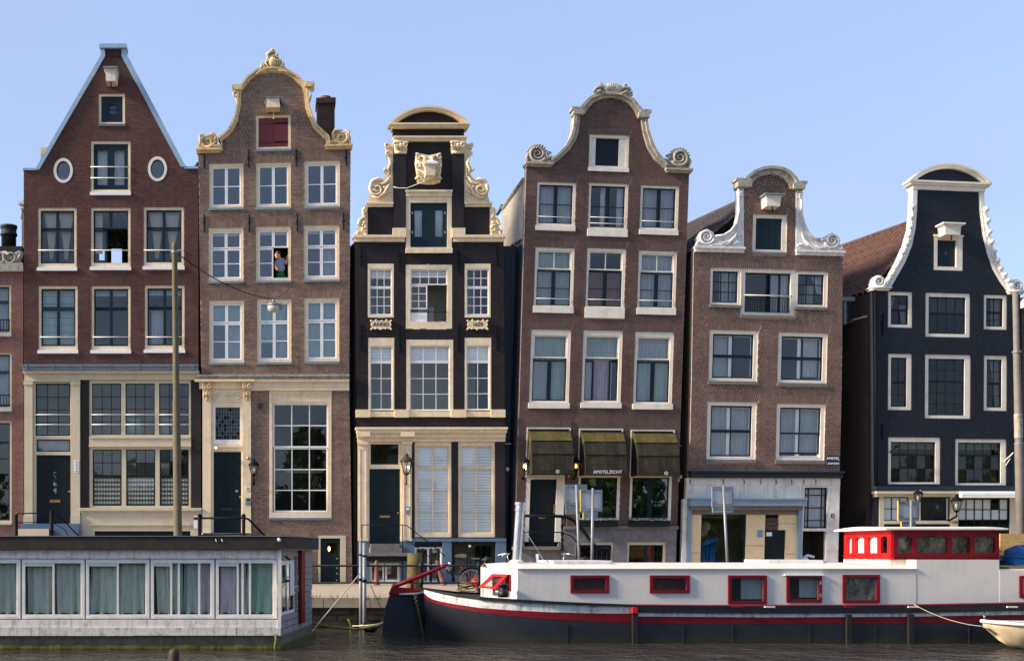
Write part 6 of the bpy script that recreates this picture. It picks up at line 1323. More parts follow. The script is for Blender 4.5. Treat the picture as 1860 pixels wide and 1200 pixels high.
for s in ST[:-1]:
    fl_ = .35+.6*min(1, s[1]*1.05); a = stat(s, 1150, fl_+.02, .012); m.v += [(a[0], a[1], WZ+.13+random.uniform(-.015, .015)), (a[0], a[1]+.004, WZ-.2)]
m.f = [(2*i, 2*i+2, 2*i+3, 2*i+1) for i in range(len(ST)-2)]; bt(m, 'weed_line', 'wet_concrete')
for px in (1152, 1540, 1652): q = stat((px, 1, 0, 0, 0, 0), 1100, 1, .06); m = MB(); m.box(q[0]-.05, q[0]+.05, q[1]-.015, q[1]+.1, -1, EYE+(HZ-(1106 if px < 1200 else 1115))/93.6); bt(m, 'fender_post', 'fender')
q = W(1152, 1104, -16.6); bt(MB().box(q.x-.04, q.x+.05, q.y-.05, q.y+.05, q.z-.09, q.z+.02), 'red_cleat', 'bright_red')
for px, tone in ((1340, 'red_paint'), (1399, 'boat_white'), (1545, 'red_paint'), (1660, 'boat_white'), (1840, 'boat_white')):
    q = W(px, 1101, -16.62); bt(MB().box(q.x-.1, q.x+.1, q.y+.005, q.y+.05, q.z-.02, q.z+.008), 'deck_plate', tone)
# rudder and tiller
ru = lambda px, py, y=BC: W(px, py, y)
rud = [(713, 1074), (707, 1082), (701, 1100), (697, 1120), (695, 1140), (694, 1185), (772, 1185), (775, 1078)]
m = MB(); v = [tuple(ru(a, b)+Vector((0, -.06, 0))) for a, b in rud]+[tuple(ru(a, b)+Vector((0, .06, 0))) for a, b in rud]; n = len(rud); m.add(v, [tuple(range(n)), tuple(range(2*n-1, n-1, -1))]+[(i, (i+1) % n, n+(i+1) % n, n+i) for i in range(n)]); R1 = bt(m, 'rudder', 'hull_blue')
m = MB(); v = []
for o in (-.09, .09): v += [tuple(ru(a, b)+Vector((0, o, 0))) for a, b in ((712, 1065), (752, 1067.5), (752, 1071), (764, 1070), (777, 1067), (777, 1076), (752, 1077), (706, 1079))]
m.add(v, [tuple(range(8)), tuple(range(15, 7, -1))]+[(i, (i+1) % 8, 8+(i+1) % 8, 8+i) for i in range(8)]); bt(m, 'rudder_head', 'red_paint', R1)
m = MB(); m.tube([ru(713, 1065), ru(745, 1053), ru(780, 1039), ru(815, 1025)], [.05, .045, .042, .035], 8); m.tube([ru(749, 1052), ru(749, 1069)], .035, 6); m.tube([ru(722, 1061), ru(722, 1067)], .035, 6); bt(m, 'tiller', 'red_paint', R1, smooth=True)
m = MB(); m.blob(ru(816, 1023), (.03, .03, .03)); m.blob(ru(802, 1029), (.025, .03, .025)); bt(m, 'tiller_knob', 'white_paint', R1, smooth=True)
m = MB(); m.tube([ru(725, 1079, BC-.12), ru(757, 1078, BC-.12), ru(772, 1074, BC-.16)], .03, 6); bt(m, 'tiller_bar', 'galv', R1, smooth=True)
m = MB(); 
for k in range(26):
    t = k/25; c = ru(754+18*t+(1.2 if k % 2 else -1.2), 1080+88*t, BC-.24); m.blob(c, (.022, .015, .028), 6, 4)
bt(m, 'rudder_chain', 'chain', smooth=True)
m = MB(); m.tube([ru(754, 1080, BC-.2), ru(772, 1166, BC-.2)], .045, 6); bt(m, 'rudder_stock', 'hull_blue')
# cabin
CY = -16.1; cs = F/(CAM_D+CY); cxx = lambda px: CAM_X+(px-CX)/cs; cz = lambda py: EYE+(HZ-py)/cs
CYF = 2*BC-CY
def panel(f, u0, u1, z0, z1, wins, t0, t1, m=None):
    """wall with rectangular or arched openings; f(u,z,t) -> point. wins: (ua,ub,za,zb,rise)"""
    m = m or MB(); bx = lambda a, b, c, d: m.hexa([f(a, d, t0), f(b, d, t0), f(b, c, t0), f(a, c, t0), f(a, d, t1), f(b, d, t1), f(b, c, t1), f(a, c, t1)])
    w = sorted(wins); e = u0
    for (a, b, c, d, r) in w:
        bx(e, a, z0, z1); bx(a, b, z0, c); n = 8 if r else 1
        for i in range(n):
            p, q = a+(b-a)*i/n, a+(b-a)*(i+1)/n; h = lambda s: d-r*(2*s-1)**2 if r else d
            zp, zq = h(i/n), h((i+1)/n); m.hexa([f(p, z1, t0), f(q, z1, t0), f(q, zq, t0), f(p, zp, t0), f(p, z1, t1), f(q, z1, t1), f(q, zq, t1), f(p, zp, t1)])
        e = b
    bx(e, u1, z0, z1); return m
fr = lambda y: (lambda u, z, t: (u, y+t, z))
wins = [(1041, 1101, 1071, 1049), (1185, 1247, 1071, 1049), (1327, 1387, 1091, 1049), (1433, 1487, 1088, 1050), (1535, 1592, 1089, 1048)]
ww = [(cxx(a), cxx(b), cz(c), cz(d), 0) for a, b, c, d in wins]
m = panel(fr(CY), cxx(940), cxx(1664), cz(1102), cz(1033), ww, 0, .06)
xe, ye = CAM_X+(885-CX)/F*(CAM_D-15.0), -15.0
A, Bq, C, D = Vector((cxx(940), CY, 0)), Vector((xe, ye, 0)), Vector((xe, 2*BC-ye, 0)), Vector((cxx(940), CYF, 0))
for a, b in ((A, Bq), (Bq, C), (C, D)):
    m.hexa([(a.x, a.y, cz(1102)), (b.x, b.y, cz(1102)), (b.x, b.y, cz(1031)), (a.x, a.y, cz(1033)), (a.x+.06, a.y+.001, cz(1102)), (b.x+.06, b.y+.001, cz(1102)), (b.x+.06, b.y+.001, cz(1031)), (a.x+.06, a.y+.001, cz(1033))])
m.box(cxx(940), cxx(1664), CYF-.06, CYF, cz(1102), cz(1033)); m.box(cxx(1664)-.06, cxx(1664), CY+.06, CYF-.06, cz(1102), cz(1033))
cab = bt(m, 'cabin', 'boat_white')
for px in (1030, 1240, 1330, 1470, 1590, 1760): q = W(px, 1133, -16.53); bt(MB().box(q.x, q.x+.02, -16.525, -16.49, -.9, q.z), 'hull_seam', 'hull_blue')
m = MB(); n = 10; ends = [cxx(940), cxx(1664)+.004]      # cambered roof
pr = [(CY-.03+(CYF-CY+.06)*i/n, cz(1033)+.105*(1-(2*i/n-1)**2)+.012) for i in range(n+1)]
v = []
for x in ends: v += [(x, y, z) for y, z in pr]+[(x, CYF+.03, cz(1033)), (x, CY-.03, cz(1033))]
k = n+3; m.add(v, [tuple(range(k))[::-1], tuple(range(k, 2*k))]+[(i, (i+1) % k, k+(i+1) % k, k+i) for i in range(k)])
zc = cz(1033)+.012; v = [(cxx(940), y, z) for y, z in pr]+[(xe, ye+(2*BC-2*ye)*i/n, cz(1031)+.07*(1-(2*i/n-1)**2)) for i in range(n+1)]; m.add(v, [(i, i+1, n+2+i, n+1+i) for i in range(n)])
bt(m, 'cabin_roof', 'boat_white', smooth=False)
m = MB(); m.box(cxx(1020), cxx(1128), -15.4, -14.0, cz(1024)-.02, cz(1019.5)); m.box(cxx(1018), cxx(1130), -15.42, -13.98, cz(1019.5), cz(1018)); bt(m, 'roof_hatch', 'offwhite')
m = MB(); m.box(cxx(1430), cxx(1533), -15.2, -13.9, cz(1024)-.02, cz(1017)); bt(m, 'roof_hatch', 'offwhite')
for i, (a, b, c, d) in enumerate(wins):
    m = MB(); e = 5; x0, x1, z0, z1 = cxx(a-e), cxx(b+e), cz(c+e), cz(d-e)
    q = .055; y0, y1 = CY-.035, CY+.02
    m.box(x0, x1, y0, y1, z1-q, z1); m.box(x0, x1, y0, y1, z0, z0+q); m.box(x0, x0+q, y0, y1, z0+q, z1-q); m.box(x1-q, x1, y0, y1, z0+q, z1-q); w = bt(m, 'window', 'red_paint')
    bt(MB().add([(x0+q*.5, CY+.008, z0+q*.5), (x1-q*.5, CY+.01, z0+q*.5), (x1-q*.5, CY+.008, z1-q*.5), (x0+q*.5, CY+.006, z1-q*.5)], [(0, 1, 2, 3)]), 'pane', 'glass', w, recalc=False)
    if i == 3: bt(MB().box(x0-.05, x1+.03, CY-.06, CY, z1+.004, z1+.03), 'drip_board', 'white_paint', w); bt(MB().box(x1-.045, x1-.02, y0-.015, y0-.0005, z0+.1, z0+.17).box(x1-.045, x1-.02, y0-.015, y0-.0005, z1-.17, z1-.1), 'hinge', 'steel', w)
    if i < 2: bt(MB().box(x0, x1, CY+.25, CY+.26, z0-.05, z1), 'curtain', 'curtain_rust', w)
    elif i < 4: bt(MB().box(x0+.3, x1, CY+.1, CY+.11, z0+.09, z1), 'blind', 'curtain_green', w); bt(MB().box(x0, x1, CY+.6, CY+.62, z0-.1, z1), 'room_panel', 'interior', w)
    else:
        m = MB(); sheet(m, 0, 0, 1, 1, 0, 6, .03); rg = random.Random(5); m.v = [(x0+(x1-x0)*(j % 25)/24, CY+.06+.02*math.sin(j % 25*.9+(j//25)*.8)+rg.uniform(-.008, .008), z1-(z1-z0)*(j//25)/8) for j in range(len(m.v))]; bt(m, 'plastic_sheet', 'plastic_sheet', w, recalc=False); bt(MB().box(x0, x1, CY+.3, CY+.31, z0, z1), 'room_panel', 'timber', w)
# skylight on the sunlit end
nv = Vector((Bq.y-A.y, -(Bq.x-A.x), 0)).normalized(); nv = nv if nv.x < 0 else -nv
def endp(t, py, o): p = A.lerp(Bq, t)+nv*o; return (p.x, p.y, cz(py))
m = MB(); P4 = [endp(.25, 1043, .05), endp(.78, 1044, .05), endp(.88, 1069, .3), endp(.3, 1070, .3)]; Q4 = [endp(.35, 1047, .06), endp(.7, 1047.5, .06), endp(.78, 1065, .27), endp(.4, 1066, .27)]
for i in range(4): j = (i+1) % 4; m.hexa([P4[i], P4[j], Q4[j], Q4[i]]+[tuple(Vector(p)+nv*(-.04)) for p in (P4[i], P4[j], Q4[j], Q4[i])])
sk_ = bt(m, 'skylight', 'bright_red'); bt(MB().add(Q4, [(0, 1, 2, 3)]), 'pane', 'glass_sky', sk_); m = MB(); m.hexa([endp(.2, 1043, .0), endp(.8, 1043, .0), endp(.8, 1073, .0), endp(.2, 1073, .0), endp(.2, 1043, .02), endp(.8, 1043, .02), endp(.8, 1073, .02), endp(.2, 1073, .02)]); bt(m, 'skylight_frame', 'red_paint', sk_)
q = W(914, 1084, -16.2); bt(MB().lathe((q.x, q.y, q.z), [(.1, 0), (.1, .12), (.07, .13), (.07, .22), (.1, .23), (.1, .26)], 12).tube([(q.x-.13, q.y, q.z+.18), (q.x+.13, q.y, q.z+.18)], .015, 6), 'bollard', 'boat_black', smooth=True)
m = MB(); q = W(848, 1070, -15.6); rg = random.Random(2)
for k in range(5): m.tube([(q.x+(.2-.02*k)*math.cos(a*.5), q.y+(.13-.01*k)*math.sin(a*.5), q.z+.03*k+.03*math.sin(a*.5+k)+rg.uniform(-.01, .01)) for a in range(14)], .011, 5)
bt(m, 'rope_coil', 'chain', smooth=True)
# stovepipe
b0, b1 = W(938, 1022, -15.0), W(945.5, 912, -15.0); m = MB(); ax = (b1-b0)
m.tube([b0+ax*t for t in (0, .86)], .092, 16); [m.tube([b0+ax*(t-.006), b0+ax*(t+.006)], .097, 16) for t in (.3, .56, .84)]; m.tube([b0+ax*t for t in (.86, .9, .901, .955, .956, 1.0, 1.001)], [.11, .11, .1, .1, .12, .12, .1], 16); pipe = bt(m, 'stovepipe', 'steel', smooth=False)
m = MB(); m.tube([b0+Vector((0, 0, -.12)), b0+Vector((0, 0, .04)), b0+Vector((0, 0, .07))], [.16, .15, .1], 16); bt(m, 'pipe_base', 'boat_white', pipe)
bt(MB().tube([b0+ax*.7, W(993, 1026, -14.6)], .007, 4), 'stay_wire', 'steel', pipe)
q = W(976, 1023, -15); bt(MB().lathe((q.x, q.y, q.z-.02), [(.03, 0), (.02, .1), (.03, .14), (.035, .22)], 8), 'vent', 'white_paint', smooth=True)
# wheelhouse
WY, WYB = -15.7, -13.7; wsx = F/(CAM_D+WY); wx = lambda px: CAM_X+(px-CX)/wsx; wz = lambda py: EYE+(HZ-py)/wsx
x0, x1 = wx(1618), wx(1815); LY = -16.094; lsx = F/(CAM_D+LY); lx = lambda px: CAM_X+(px-CX)/lsx
m = MB(); m.box(lx(1664)+.002, lx(1815), LY, -13.2, cz(1100), wz(1016)+.002); m.box(x0-.01, lx(1664)+.002, WY+.02, WYB, cz(1050), wz(1016)+.002); wh = bt(m, 'wheelhouse_base', 'boat_white')
wf = [(wx(a), wx(b), wz(1004), wz(972), .05) for a, b in ((1631, 1657), (1666.5, 1721), (1730, 1762), (1770.5, 1808))]
m = panel(fr(WY), x0+.06, x1, wz(1016)+.004, wz(962), wf, 0, .06); m.box(x0+.061, x1+.012, WY-.03, WY-.0005, wz(1010.5), wz(1009)); m.box(x0+.061, x1+.012, WY-.025, WY-.0005, wz(1016)+.004, wz(1014)); m.box(x1-.06, x1, WY+.06, WYB, wz(1016)+.004, wz(962)); m.box(x0+.06, x1-.06, WYB-.05, WYB, wz(1016)+.004, wz(962)); front = bt(m, 'wheelhouse_front', 'red_paint')
fl2 = lambda u, z, t: (x0+t, u, z)
dy = (WYB-WY-.1)
wl2 = [(WY+.1+dy*a, WY+.1+dy*b, wz(1004), wz(972), .05) for a, b in ((.02, .16), (.24, .46), (.53, .74), (.82, .94))]
m = panel(fl2, WY, WYB, wz(1016)+.004, wz(962), wl2, 0, .06); m.box(x0-.025, x0-.0005, WY, WYB, wz(1010.5), wz(1009)); side = bt(m, 'wheelhouse_side', 'bright_red')  # sun-facing side gets a brighter red than the front, sunlight put into the paint
for (a, b, c, d, r) in wf: bt(MB().add([(a, WY+.03, c), (b, WY+.032, c), (b, WY+.03, d), (a, WY+.028, d)], [(0, 1, 2, 3)]), 'pane', 'glass', front, recalc=False)
for i, (a, b, c, d, r) in enumerate(wl2): bt(MB().add([(x0+.03, a, c), (x0+.03, b, c), (x0+.03, b, d), (x0+.03, a, d)], [(0, 1, 2, 3)]), 'pane', 'glass', side, recalc=False); None
bt(MB().box(x0+.075, x0+.08, WY+.52, WYB-.06, wz(1012), wz(966)), 'blind', 'paper', side)
for (a, b, c, d, r) in wf:
    m = MB(); nn = 14; rg = random.Random(int(a*100)); m.v = [(a-.05+(b-a+.1)*(j % (nn+1))/nn, WY+.085+.012*math.sin((j % (nn+1))*1.1+(j//(nn+1))*1.4)+rg.uniform(-.006, .006), d+.02-(d-c+.04)*(j//(nn+1))/8) for j in range((nn+1)*9)]; m.f = [(j*(nn+1)+k, j*(nn+1)+k+1, (j+1)*(nn+1)+k+1, (j+1)*(nn+1)+k) for j in range(8) for k in range(nn)]; bt(m, 'plastic_sheet', 'plastic_sheet', front, smooth=True, recalc=False)
bt(MB().box(x0+.5, x1-.2, WYB-.3, WYB-.28, wz(1016)+.02, wz(964)), 'back_panel', 'interior_pale', wh)
m = MB(); n = 8
v = []
for x in (x0-.16, x1+.1):
    v += [(x, WY-.14+(WYB-WY+.28)*i/n, wz(961.8)+.03+.05*(1-(2*i/n-1)**2)) for i in range(n+1)]+[(x, WYB+.14, wz(961.8)), (x, WY-.14, wz(961.8))]
k = n+3; m.add(v, [tuple(range(k))[::-1], tuple(range(k, 2*k))]+[(i, (i+1) % k, k+(i+1) % k, k+i) for i in range(k)]); bt(m, 'wheelhouse_roof', 'boat_white')
# after part of the deckhouse
wa = [(cxx(1856), cxx(1900), cz(1079), cz(1050), 0), (cxx(1960), cxx(2010), cz(1079), cz(1050), 0)]
m = panel(fr(CY), lx(1815)+.004, cxx(2030), cz(1100), cz(1035), wa, 0, .06); m.box(lx(1815)+.004, cxx(2030), CY+.06, CYF, cz(1037), cz(1033)); m.box(cxx(2030)-.06, cxx(2030), CY+.06, CYF, cz(1100), cz(1037)); bt(m, 'after_cabin', 'boat_white')
for (a, b, c, d, r) in wa[:1]:
    m = MB(); m.box(a-.055, b+.055, CY-.035, CY+.02, d, d+.055); m.box(a-.055, b+.055, CY-.035, CY+.02, c-.055, c); m.box(a-.055, a, CY-.035, CY+.02, c, d); m.box(b, b+.055, CY-.035, CY+.02, c, d); w = bt(m, 'window', 'red_paint'); bt(MB().box(a, b, CY+.01, CY+.014, c, d), 'pane', 'glass_sky', w)
q = W(1822, 1030, -15.4); bt(MB().box(q.x-.04, q.x+.06, q.y-.1, q.y+.1, cz(1035), cz(1030)), 'deck_box', 'boat_black')
# things on the after deck
t = thing('timber_crate', 'yellow timber board crate on the barge behind the blue tarpaulin', 'crate', tuple(W(1838, 1033, -14.3))); q = t.base
for k in range(4):
    a = W(1816, 1033-k*17, -14.3); zz = q.z+.19*k; MB().box(a.x, a.x+1.6, -14.32, -14.26, zz, zz+.182).build('plank', 'timber', t, base=q)
for xx in (1822, 1850): a = W(xx, 1033, -14.2); MB().box(a.x, a.x+.06, -14.258, -14.2, q.z, q.z+.75).build('batten', 'timber', t, base=q)
q = W(1848, 1028, -15.3); m = MB(); rg = random.Random(6); n, k = 16, 9
for j in range(k):
    th = math.pi*.5*j/(k-1)
    for i in range(n):
        a = 2*math.pi*i/n; r = 1+.10*math.sin(a*5+j*1.3)+rg.uniform(-.05, .05); m.v.append((q.x+.12+.42*r*math.cos(a)*math.cos(th)**.6, q.y+.35*r*math.sin(a)*math.cos(th)**.6, q.z+.02+.38*math.sin(th)*(1+.12*math.sin(a*2+1))))
m.f = [(j*n+i, j*n+(i+1) % n, (j+1)*n+(i+1) % n, (j+1)*n+i) for j in range(k-1) for i in range(n)]
for dz in (.12, .2): m.tube([(q.x+.12+.43*math.cos(a*.42), q.y+.37*math.sin(a*.42), q.z+dz+.01*math.sin(a)) for a in range(16)], .018, 5)
single(m, 'tarpaulin', 'crumpled blue tarpaulin bundle on the barge roof beside the wheelhouse', 'tarpaulin', 'blue_tarp', tuple(q), True)
# flag on the tiller
q = ru(815, 1026, BC-.04); t = thing('flag', 'small blue ensign hanging from the end of the red tiller', 'flag', tuple(q))
fp = lambda u, v, o=0.0: (q.x-.08+.2*u+.05*v, q.y-.03*math.sin(u*6+v*2)-o, q.z-.02-.09*u-.17*v+.02*math.sin(u*5))
def patch(u0, v0, u1, v1, o, mat, name):
    m = MB(); n = 5
    for j in range(n+1):
        for i in range(n+1): m.v.append(fp(u0+(u1-u0)*i/n, v0+(v1-v0)*j/n, o))
    m.f = [(j*(n+1)+i, j*(n+1)+i+1, (j+1)*(n+1)+i+1, (j+1)*(n+1)+i) for j in range(n) for i in range(n)]; m.build(name, mat, t, True, base=t.base, recalc=False)
patch(0, 0, 1, 1, 0, 'sign_navy', 'field'); patch(.05, .2, .5, .32, .003, 'white_paint', 'cross'); patch(.2, .02, .34, .52, .003, 'white_paint', 'cross'); patch(.05, .23, .5, .29, .005, 'bright_red', 'cross'); patch(.24, .02, .3, .52, .005, 'bright_red', 'cross')
# ------------------------------------------------------------------ dinghy
DY = -17.7; ds = F/(CAM_D+DY); q = W(1850, 1156, DY); t = thing('dinghy', 'small cream open dinghy moored against the barge at the right edge', 'dinghy', (q.x, DY, WZ)); base = t.base
dst = [(1784, .02, 1127, 1132), (1790, .2, 1128, 1146), (1800, .42, 1129, 1158), (1820, .68, 1130.5, 1170), (1850, .9, 1132, 1175), (1900, 1, 1133, 1175), (1980, 1, 1133, 1175), (2020, .9, 1132, 1172)]
def dp(px, hb_, py, sgn): return (CAM_X+(px-CX)/ds, DY+sgn*.6*hb_, EYE+(HZ-py)/ds)
m = MB()
for s in dst:
    px, h, g, k = s; kx = px+(26 if px < 1800 else 14 if px < 1830 else 0)*(1 if h < .9 else .5)
    m.v += [dp(px, h, g, -1), dp(px+2, h*.92, g+12, -1), dp(kx, h*.55, k-2, -1), dp(kx, 0, k+4, -1), dp(kx, h*.55, k-2, 1), dp(px+2, h*.92, g+12, 1), dp(px, h, g, 1)]
for i in range(len(dst)-1):
    for r in range(6): a = i*7+r; m.f.append((a, a+7, a+8, a+1))
m.f.append(tuple(range(7*(len(dst)-1), 7*len(dst)))); m.build('hull', 'buff', t, True, base=base)
m = MB()
for sg in (-1, 1): m.tube([dp(s[0], s[1], s[2], sg) for s in dst], .035, 6)
m.build('gunwale', 'offwhite', t, True, base=base); m = MB(); 
for px in (1850, 1930): a, b = dp(px, .9, 1138, -1), dp(px, .9, 1138, 1); m.box(a[0]-.12, a[0]+.12, a[1], b[1], a[2]-.02, a[2]+.01)
m.build('thwart', 'offwhite', t, base=base); MB().lathe(dp(1788, 0, 1126, 1), [(.012, 0), (.012, .06), (.025, .065), (.012, .09)], 8).build('cleat', 'steel', t, True, base=base)
text_l = None
# ------------------------------------------------------------------ ropes and water clutter
def rope(pts, r, mat, label, sag=0.0, cat='rope', name='mooring_rope'):
    pts = [Vector(p) for p in pts]
    if len(pts) == 2: a, b = pts; pts = [a.lerp(b, i/14)-Vector((0, 0, sag*4*(i/14)*(1-i/14))) for i in range(15)]
    m = MB(); m.tube(pts, r, 6); c = pts[0]; return single(m, name, label, cat, mat, tuple(c), True)
rope([W(563, 1150, -14.6), W(655, 1040, -12.4)], .013, 'rope', 'taut pale mooring line from the houseboat corner up to the steel pipe')
rope([W(562, 1130, -14.6), W(640, 1141, -13.5), W(652, 1143, -13.4), W(680, 1138, -13.6), W(728, 1117, -14.4)][0:1]+[W(600, 1138, -13.5), W(650, 1142, -13.2), W(690, 1133, -13.6), W(722, 1118, -14.5)], .03, 'rope_green', 'thick mossy rope sagging between the houseboat and the rudder')
rope([W(632, 1123, -13.0), W(637, 1132, -13.0), W(638, 1160, -13.0), W(638, 1190, -13.0)], .03, 'rope_green', 'green weedy rope end hanging straight down into the water')
rope([W(640, 1136, -13.2), W(700, 1130, -14.4)], .014, 'rope', 'thin yellowish line leading to the rudder heel', .02)
rope([W(673, 1062, -12.2), W(695, 1110, -13.4)], .008, 'iron', 'thin dark line dropping from the street edge behind the rudder', .0)
rope([W(1660, 1097, -16.7), W(1788, 1137, -17.7)], .006, 'rope', 'slack painter line running from the barge to the dinghy', .08)
m = MB(); a = W(1655, 1156, -17.2); m.box(a.x-.45, a.x+.75, -17.28, -17.12, WZ-.03, WZ+.008); single(m, 'floating_plank', 'waterlogged mossy plank floating beside the barge near the dinghy', 'plank', 'fender', tuple(a))
q = W(672, 1165, -13.2); q.z = WZ; t = thing('coot', 'small black water bird sitting on the dark water by the quay', 'bird', tuple(q)); m = MB(); m.blob(q+Vector((0, 0, .07)), (.16, .09, .085), 12, 8); m.blob(q+Vector((-.13, 0, .15)), (.05, .045, .06), 8, 6); m.tube([q+Vector((-.1, 0, .08)), q+Vector((-.13, 0, .15))], .04, 8); m.tube([q+Vector((.1, 0, .09)), q+Vector((.2, 0, .12))], [.05, .015], 8); m.build('body', 'feather', t, True, base=t.base); MB().tube([q+Vector((-.17, 0, .15)), q+Vector((-.23, 0, .14))], [.02, .006], 6).build('beak', 'paper', t, base=t.base)
# a mooring post in the near water, cut by the bottom edge
q = W(316, 1200, -27); m = MB(); m.lathe((q.x, -27, -2), [(.06, 0), (.06, 2+q.z+.06), (.055, 2+q.z+.1), (.035, 2+q.z+.13), (.01, 2+q.z+.14)], 14); single(m, 'mooring_pile', 'rounded brown post top rising at the bottom edge before the houseboat', 'post', 'rust_iron', (q.x, -27, WZ), True)
# steel guide pipes between the boats
for px, top, lab, mt, rr in ((655, 983, 'shorter steel mooring pipe with a dark lower half standing by the quay', 'galv', .034), (662, 985, 'taller galvanised mooring pipe nearest the rudder', 'galv', .045)):
    a = W(px, top, -12.25 if px == 655 else -12.45); t = thing('mooring_pipe', lab, 'pole', (a.x, a.y, WZ)); m = MB(); m.tube([(a.x, a.y, -1.4), (a.x, a.y, a.z)], rr, 12); m.build('pipe', mt, t, True, base=t.base)
    m = MB(); m.tube([(a.x, a.y, a.z-.9), (a.x, a.y, a.z-.84)], rr*1.25, 12); m.tube([(a.x, a.y, a.z-.32), (a.x, a.y, a.z-.28)], rr*1.2, 12); m.build('clamp', 'iron', t, base=t.base)
# ------------------------------------------------------------------ quay railing
FY = -11.75; t = thing('quay_railing', 'dark green iron railing with two rails along the quay edge', 'railing', (0, FY, 0)); fs = F/(CAM_D+FY); fxp = lambda px: CAM_X+(px-CX)/fs
for z, r in ((.745, .024), (.35, .02)):
    MB().tube([(-16, FY, z), (22, FY, z)], r, 8).build('rail', 'door_green', t, True, base=t.base)
px = 555-105*4
pm = None
while px < 2000:
    x = fxp(px)
    if pm is None:
        o = MB().lathe((0, FY, 0), [(.065, 0), (.065, .08), (.05, .1), (.045, .3), (.06, .31), (.06, .39), (.042, .41), (.04, .68), (.06, .7), (.06, .79), (.045, .8), (.035, .83), (.0, .85)], 10).build('post', 'door_green', t, True, base=t.base); pm = o.data
    else: o = bpy.data.objects.new('post', pm); COL.objects.link(o); o.parent = t.root
    o.location = (x-t.base[0], 0, 0); px += 105
# ------------------------------------------------------------------ bollards, wooden pile, signs, lamp posts
bm_ = None
for px, y, lean, lab in ((684, -1.6, 0, 'brown cast iron bollard upright before the blue basement windows'), (806, -1.8, -.28, 'brown cast iron bollard leaning over near the flag'), (966, -1.8, 0, 'brown bollard almost hidden behind the barge cabin')):
    d = CAM_D+y; x = CAM_X+(px-CX)/F*d; t = thing('bollard', lab, 'bollard', (x, y, 0), 'cast iron street bollards')
    m = MB(); m.lathe((x, y, 0), [(.105, 0), (.105, .05), (.09, .07), (.075, .35), (.06, .62), (.07, .64), (.07, .67), (.05, .69), (.06, .73), (.045, .78), (.0, .8)], 12, (lean, 0)); m.build('shaft', 'bollard_red', t, True, base=t.base)
a = W(753, 1040, -11.0); m = MB(); n = 18; prof = [(.185, -.3), (.185, .3), (.18, .7), (.17, 1.035), (.12, 1.045)]
for r, z in prof:
    for k in range(n): an = 2*math.pi*k/n; rr = r*(1+.04*math.sin(an*7+z*3)); m.v.append((a.x+rr*math.cos(an), -11+rr*math.sin(an), z))
for j in range(len(prof)-1):
    for k in range(n): m.f.append((j*n+k, j*n+(k+1) % n, (j+1)*n+(k+1) % n, (j+1)*n+k))
m.f.append(tuple((len(prof)-1)*n+k for k in range(n))); single(m, 'wooden_pile', 'thick mossy wooden pile standing behind the railing above the tiller', 'post', 'wood_mossy', (a.x, -11, 0), True)
def sign(name, lab, pole, plates, Y=-11.3, ybot=1040):
    (px0, y0), (px1, y1) = pole; a, b = W(px0, y0, Y), W(px1, y1, Y); k = (a-b)/(a.z-b.z); foot = b+k*(-b.z)
    t = thing(name, lab, 'road sign', tuple(foot), 'grey backs of road signs on the quay'); m = MB(); m.tube([foot, a], .032, 10); m.build('pole', 'galv', t, True, base=t.base)
    for (x0, ya, x1, yb, edge, red) in plates:
        p, q = W(x0, ya, Y-.06), W(x1, yb, Y-.06); m = MB(); m.box(p.x, q.x, Y+.05, Y+.065, q.z, p.z); e = m.build('plate', 'sign_back', t, base=t.base)
        m = MB(); h = .014; yy0, yy1 = Y+.03, Y+.072; m.box(p.x-h, p.x, yy0, yy1, q.z-h, p.z+h); m.build('edge', edge, e, base=t.base); m = MB(); m.box(q.x, q.x+h, yy0, yy1, q.z-h, p.z+h); m.box(p.x, q.x, yy0, yy1, p.z, p.z+h); m.box(p.x, q.x, yy0, yy1, q.z-h, q.z); m.build('rim', 'galv', e, base=t.base)
        m = MB(); [m.box(p.x+.02, q.x-.02, Y+.034, Y+.0495, z-.012, z+.012) for z in (p.z-.05, q.z+.05)]; m.box(p.x+.03, p.x+.11, Y+.044, Y+.0495, q.z+.08, q.z+.11); m.build('brace', 'galv', e, base=t.base)
        if red: m = MB(); m.box(p.x+.02, p.x+.15, Y+.042, Y+.0495, p.z-.065, p.z-.02); m.build('sticker', 'red_paint', e, base=t.base)
    return t
sign('road_sign', 'back of the taller grey road sign, two plates, beside the brass-handled door', ((1047, 880), (1052, 1020)), [(1029, 880, 1067, 917, 'galv', 0), (1030, 918.5, 1067, 932, 'galv', 0)], -11.0)
sign('road_sign', 'back of a grey road sign with yellow edge and small plate, before the middle awning', ((1077, 886), (1075, 1020)), [(1057, 890, 1095, 927, 'yellow_paint', 1), (1062, 930, 1087, 941, 'yellow_paint', 0)], -11.4)
sign('road_sign', 'back of a grey road sign in front of the cream shop front', ((1314, 882), (1321, 1020)), [(1297, 884, 1334, 919, 'shutter_blue', 0), (1298, 920.5, 1334, 929, 'shutter_blue', 0)])
sign('road_sign', 'back of a grey road sign with yellow edge above the red wheelhouse', ((1655, 908), (1655, 990)), [(1636, 910, 1672, 944, 'yellow_paint', 1), (1642, 947, 1666, 960, 'yellow_paint', 1)])
